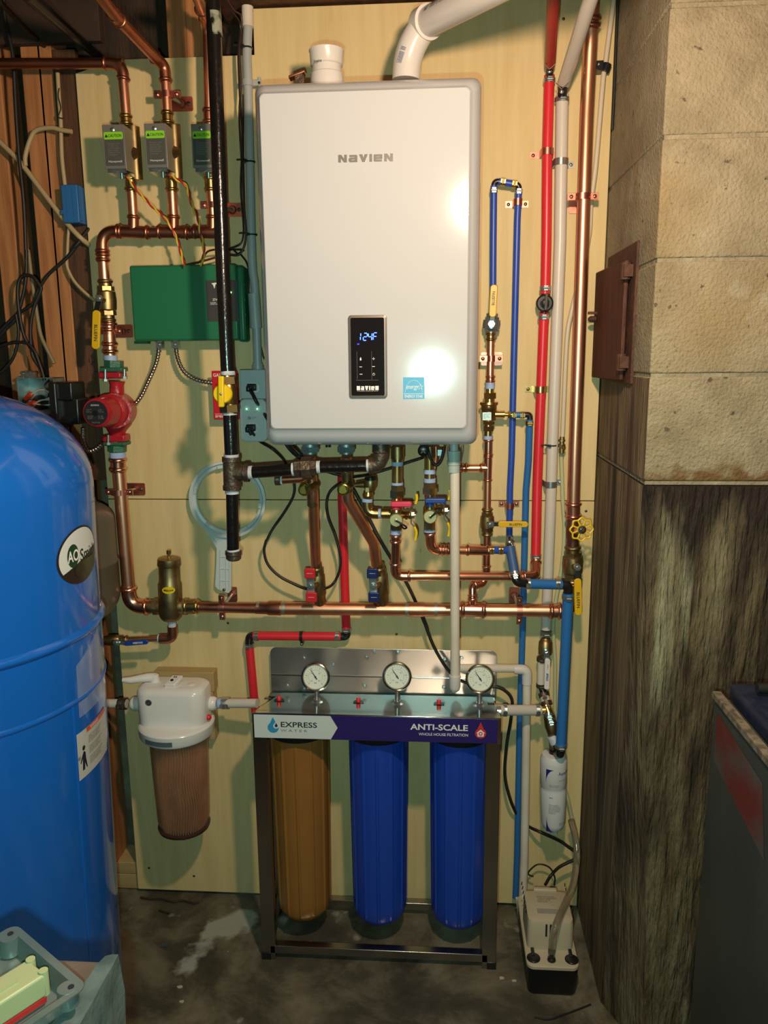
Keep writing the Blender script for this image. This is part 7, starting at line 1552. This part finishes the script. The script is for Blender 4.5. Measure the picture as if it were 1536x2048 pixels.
t = T('electrical_box', 'bright blue plastic electrical box on the stud beside the plywood', 'electrical box'); A_, C__ = W(*C1(372, 1098), .02), W(*C1(505, 1320), .02); A2 = W(*C1(372, 1098), .0)
b = B(); b.bx(A_.x, -.874, -.035, .06, C__.z, A_.z); b.bev = .003; t.p('box', b, mat('blue_box_plastic', (.02, .13, .36), .5)); b = B()
for i in range(3): b.bx(A_.x + .012 + i * .016, A_.x + .018 + i * .016, -.0362, -.03, C__.z + .004, A_.z - .004)
b.bx(A_.x - .003, A_.x + .01, -.036, -.02, C__.z + .02, C__.z + .03); t.p('rib', b, bpy.data.materials['blue_box_plastic']); t.done()
# open junction box
t = T('junction_box', 'open steel junction box with wire nuts above the blue tank', 'electrical box'); A_, C__ = W(*C2(95, 815), .05), W(*C2(335, 1040), .05); b = B(); w_ = .0015
x0, x1, z0, z1 = A_.x, C__.x, C__.z, A_.z
b.bx(x0, x1, .006, .0085, z0, z1); b.bx(x0, x0 + w_, -.05, .008, z0, z1); b.bx(x1 - w_, x1, -.05, .008, z0, z1); b.bx(x0, x1, -.05, .008, z1 - w_, z1); b.bx(x0, x1, -.05, .008, z0, z0 + w_); b.bx(x0 + .002, x0 + .02, -.0515, -.05, z1 - .006, z1 + .003); bx_ = t.p('box', b, galv)
b = B(); P = W(*C2(170, 780), .025); b.bx(P.x - .016, P.x + .016, -.035, -.01, z1, z1 + .012); b.bx(P.x - .003, P.x + .003, -.04, -.012, z1 + .012, z1 + .018); b.cyl(V((P.x - .012, -.04, z1 + .012)), V((P.x - .012, -.005, z1 + .012)), .004); b.cyl(V((P.x + .012, -.04, z1 + .012)), V((P.x + .012, -.005, z1 + .012)), .004); t.p('cable_clamp', b, zinc, bx_)
for q0, q1 in ((C2(150, 940), C2(185, 910)), (C2(165, 970), C2(205, 965))):
    b = B(); b.cyl(W(*q0, .045), W(*q1, .05), .005, .0075, 14); t.p('wire_nut', b, mat('orange_red_cap', (.55, .05, .02), .4) if 'orange_red_cap' not in bpy.data.materials else bpy.data.materials['orange_red_cap'])
for pts in ([C2(185, 912), C2(240, 885), C2(300, 905), C2(310, 940), C2(250, 945), C2(205, 965)], [C2(200, 968), C2(280, 975), C2(325, 950), C2(310, 930), C2(270, 940)]):
    t.p('wire', B().tube(smooth(px(pts, .052), 6), .0022, 8), mat('dusty_white_wire', (.45, .40, .34), .4) if 'dusty_white_wire' not in bpy.data.materials else bpy.data.materials['dusty_white_wire'])
b = B(); b.lathe(W(*C2(240, 960), .0), V((0, -1, 0)), [(0, .02), (.004, .02), (.005, .016)], 24); t.p('knockout', b, black_p, bx_)
t.p('wire', B().tube(smooth([W(*C2(270, 990), .0), W(*C2(290, 900), .03), W(*C2(265, 860), .04), W(*C2(290, 830), .02)], 6), .0025, 8), black_r)
t.done()
# stamp on the stud
b = text_mesh('10', W(*C2(540, 712), -.006), XA, ZA, .017, .011); b.flat = True
b.v = [V((p.x, .0095, p.z)) for p in b.v]
t = T('stamped_mark', 'black stamped number on the brown stud beside the red pump', 'stamp'); t.p('mark', b, ink)
b2 = B(); 
for i in range(3): b2.bx(b.v[0].x - .004 + i * .009, b.v[0].x + .002 + i * .009, .0092, .0097, b.v[0].z - .03, b.v[0].z - .026)
t.p('mark', b2, ink); t.done()
# overhead dark pipes and cables
t = run('drain_pipe', 'dark pipe slanting out of the shadows above the left zone valves', 'pipe'); t.p('pipe', B().tube([W(*C1(600, 345), -.03), W(*C1(470, 240), .05), W(*C1(150, -40), .35)], [.010, .011, .014], 18), black_p); t.done()
t = run('dark_cable', 'thin dark cable slanting through the shadows at top left', 'cable'); t.p('cable', B().tube([W(*C1(330, 330), -.05), W(*C1(150, 170), .05), W(*C1(-20, -10), .3)], .006, 12), black_r); t.done()
cable('dark_cable', 'thin dark cable running down the crack beside the block chimney', [(1238, -30), (1233, 60), (1230, 140), (1228, 190), (1224, 260)], .02, 0, black_r, r=.0035)

# ================================================================ foreground box, cover and device
zB = .905; nB = lambda x, y: (lambda v: CAM + v * ((zB - CAM.z) / v.z))(AX * (x - 768) + AD * (y - 1024) + AF * FPX)
c0 = nB(224, 1922); c1_ = nB(120, 1912); 
t = T('wrapped_carton', 'dark carton wrapped in pale plastic film at the lower left corner', 'box')
b = B(); y_back = c0.y; b.bx(c0.x - .42, c0.x, y_back - .40, y_back, .0, zB); b.bev = .004; t.p('carton', b, mat('dark_cardboard', (.075, .055, .038), .5, 0, (.13, .10, .075), 18))
b = B(); rings = []; NY, NZ = 26, 10
for j in range(NZ + 1):
    for i in range(NY + 1):
        y = y_back + .002 - .40 * i / NY; q = j / NZ
        amp = .006 * math.sin(i * 1.7 + j) + .004 * math.sin(i * 3.1)
        if q < .22: x = c0.x + .008 - (.016 + .06 * i / NY) * (1 - q / .22); z = zB + .004 + abs(amp) * .5
        else: x = c0.x + .009 + amp * .5 + .004 * q; z = zB + .003 - (q - .22) * .5
        b.v.append(V((x, y, z)))
for j in range(NZ):
    for i in range(NY): n = j * (NY + 1) + i; b.f.append((n, n + 1, n + NY + 2, n + NY + 1))
t.p('plastic_film', b, mat('pale_film', (.11, .15, .14), .22, 0, (.06, .085, .08), 30, bump=.4, bscale=30)); t.done()
zC = zB + .034; nC = lambda x, y, z=zC: (lambda v: CAM + v * ((z - CAM.z) / v.z))(AX * (x - 768) + AD * (y - 1024) + AF * FPX)
cor, cr2 = nC(30, 1850), nC(172, 1972); e1_ = (cr2 - cor); ln = e1_.length; e1_.normalize(); e2_ = V((e1_.y, -e1_.x, 0)); e2_ = e2_ if e2_.x < 0 else -e2_
t = T('metal_cover', 'raised galvanised square box cover lying on the carton at lower left', 'box cover')
cc = cor + e1_ * ln / 2 + e2_ * ln / 2; h = ln / 2 * 1.02; gm = mat('matt_galvanised', (.28, .31, .27), .38, .6, (.17, .24, .23), 16)
b = B(); fl_, in_ = zC, zC - .020
def sq(a_, r, z, n=4): return [cc + e1_ * x + e2_ * y + V((0, 0, z - zC)) for x, y in rrect(a_, a_, r, n)]
b.loft([sq(h * .84, .006, in_ - .0015), sq(h * .90, .010, fl_ - .0015), sq(h, .010, fl_ - .0015), sq(h, .010, fl_), sq(h * .89, .010, fl_), sq(h * .83, .006, in_)]); tp = t.p('cover', b, gm)
for sx in (-1, 1):
    for sy_ in (-1, 1): P = cc + e1_ * sx * h * .80 + e2_ * sy_ * h * .80; t.p('corner_boss', B().cyl(P + V((0, 0, -.018)), P + V((0, 0, .0004)), .0105, .009, 20), gm, tp)
b = B()
for sx in (-1, 1):
    for sy_ in (-1, 1): P = cc + e1_ * sx * h * .84 + e2_ * sy_ * h * .84; b.cyl(P + V((0, 0, .0003)), P + V((0, 0, .0012)), .003, n=14)
t.p('screw_hole', b, ink, tp)
b = B(); b.bx(cc.x - .03, cc.x + .03, cc.y - .03, cc.y + .03, zB + .0, in_ - .001); t.p('bracket_under', b, galv, tp)
t.done()
t = T('light_switch', 'pale green plastic switch body with a red bottom lying in the metal cover', 'switch')
za = in_ + .034; s0_ = nC(95, 1925, za); s1_ = nC(-25, 2010, za); dA = (s1_ - s0_); dA.z = 0; lenA = dA.length; dA.normalize(); dBv = V((dA.y, -dA.x, 0)); 
if dBv.y > 0: dBv = -dBv
pg = mat('pale_green_switch', (.34, .37, .19), .4); m0 = nC(25, 1955, za); m0 = nC(42, 1952, za)
dA = -e2_ * -1; dA = e2_; dBv = e1_
b = B(); ctr = m0 + e2_ * .018 + V((0, 0, 0)); b.obx(ctr + V((0, 0, -.012)), dA, dBv, ZA, .034, .0165, .012); b.bev = .0025; bo = t.p('body', b, pg)
b = B(); b.obx(ctr + V((0, 0, -.0275)), dA, dBv, ZA, .033, .016, .0035); b.bev = .001; t.p('red_base', b, mat('red_switch_base', (.42, .02, .02), .4))
b = B()
for sx in (-1, 1):
    for sy_ in (-1, 1): P = ctr + dA * sx * .034 + dBv * sy_ * .012; b.cyl(P + V((0, 0, -.024)), P + V((0, 0, .0018)), .0045, n=16)
b.obx(ctr + dA * .0 + dBv * .004 + V((0, 0, .0008)), dA, dBv, ZA, .012, .0012, .0012); b.obx(ctr + dA * .030 + V((0, 0, .002)), dA, dBv, ZA, .005, .013, .003); t.p('moulded_post', b, pg, bo)
b = B(); P = ctr + dA * .030 - dBv * .004; b.ball(P + V((0, 0, .004)), .0038, 12, (1, 1, .6)); t.p('screw', b, zinc, bo); t.done()

# ================================================================ bits on the floor
def fpix(x, y): v = AX * (x - 768) + AD * (y - 1024) + AF * FPX; return CAM + v * ((.003 - CAM.z) / v.z)
def twig(label, pts, r, m): t = T('wire_scrap', label, 'scrap'); t.p('scrap', B().tube(smooth([fpix(*p) for p in pts], 5), r, 8), m); t.done()
twig('dark twig-like wire scrap on the floor left of the filter stand', [E1(1080, 172), E1(1150, 185), E1(1240, 185), E1(1320, 205), E1(1400, 198), E1(1480, 215), E1(1530, 208)], .0030, mat('dark_brown_scrap', (.03, .015, .010), .6))
twig('short dark scrap on the floor below the longer one', [E1(1222, 270), E1(1260, 283), E1(1300, 295)], .0030, bpy.data.materials['dark_brown_scrap'])
twig('thin bent black wire on the floor in front of the floor pump', [D7(545, 1975), D7(690, 2000), D7(850, 1950), D7(1000, 1895), D7(1110, 1850)], .0020, black_r)
twig('tiny blue scrap on the floor near the filter stand', [E1(1232, 550), E1(1280, 545)], .0028, mat('blue_scrap', (.02, .05, .12), .5))
rng = random.Random(5)
for i, (x, y, lab) in enumerate(((1003, 1955, 'white paint chip beside the black foot of the stand'), (1028, 1960, 'white paint chip near the corner of the floor pump'), (360, 1972, 'cream chip on the floor near the big blue tank'), (363, 2002, 'flat cream chip on the floor at the bottom edge'))):
    P = fpix(x, y); n = 6; b = B(); po = [(rng.uniform(.005, .009) * math.cos(2 * math.pi * k_ / n), rng.uniform(.003, .006) * math.sin(2 * math.pi * k_ / n)) for k_ in range(n)]
    t = T('paint_chip', lab, 'paint chip', 'pale chips on the floor'); b.prism(po, V((P.x, P.y, 0.0)), XA, YA, ZA, .0015); t.p('chip', b, mat('chip_cream', (.45, .42, .32), .7) if 'chip_cream' not in bpy.data.materials else bpy.data.materials['chip_cream']); t.done()

for i, (x, y, lab) in enumerate(((793, 1268, 'dark screw head in the plywood above the middle gauge'), (456, 1246, 'dark screw head in the plywood under the copper header'), (298, 1736, 'dark screw head in the plywood below the white filter'), (388, 1752, 'dark screw head low in the plywood near the filter stand'), (1172, 1022, 'dark screw head in the plywood beside the yellow handwheel'), (1127, 38, 'dark screw head in the plywood between red and white tubes at the top'))):
    P = W(x, y, 0); t = T('plywood_screw', lab, 'screw', 'dark screw heads in the plywood'); b = B(); b.lathe(V((P.x, .001, P.z)), V((0, -1, 0)), [(0, .0035), (.0016, .0035), (.0022, .0024)], 14); t.p('screw', b, iron_fit); t.done()
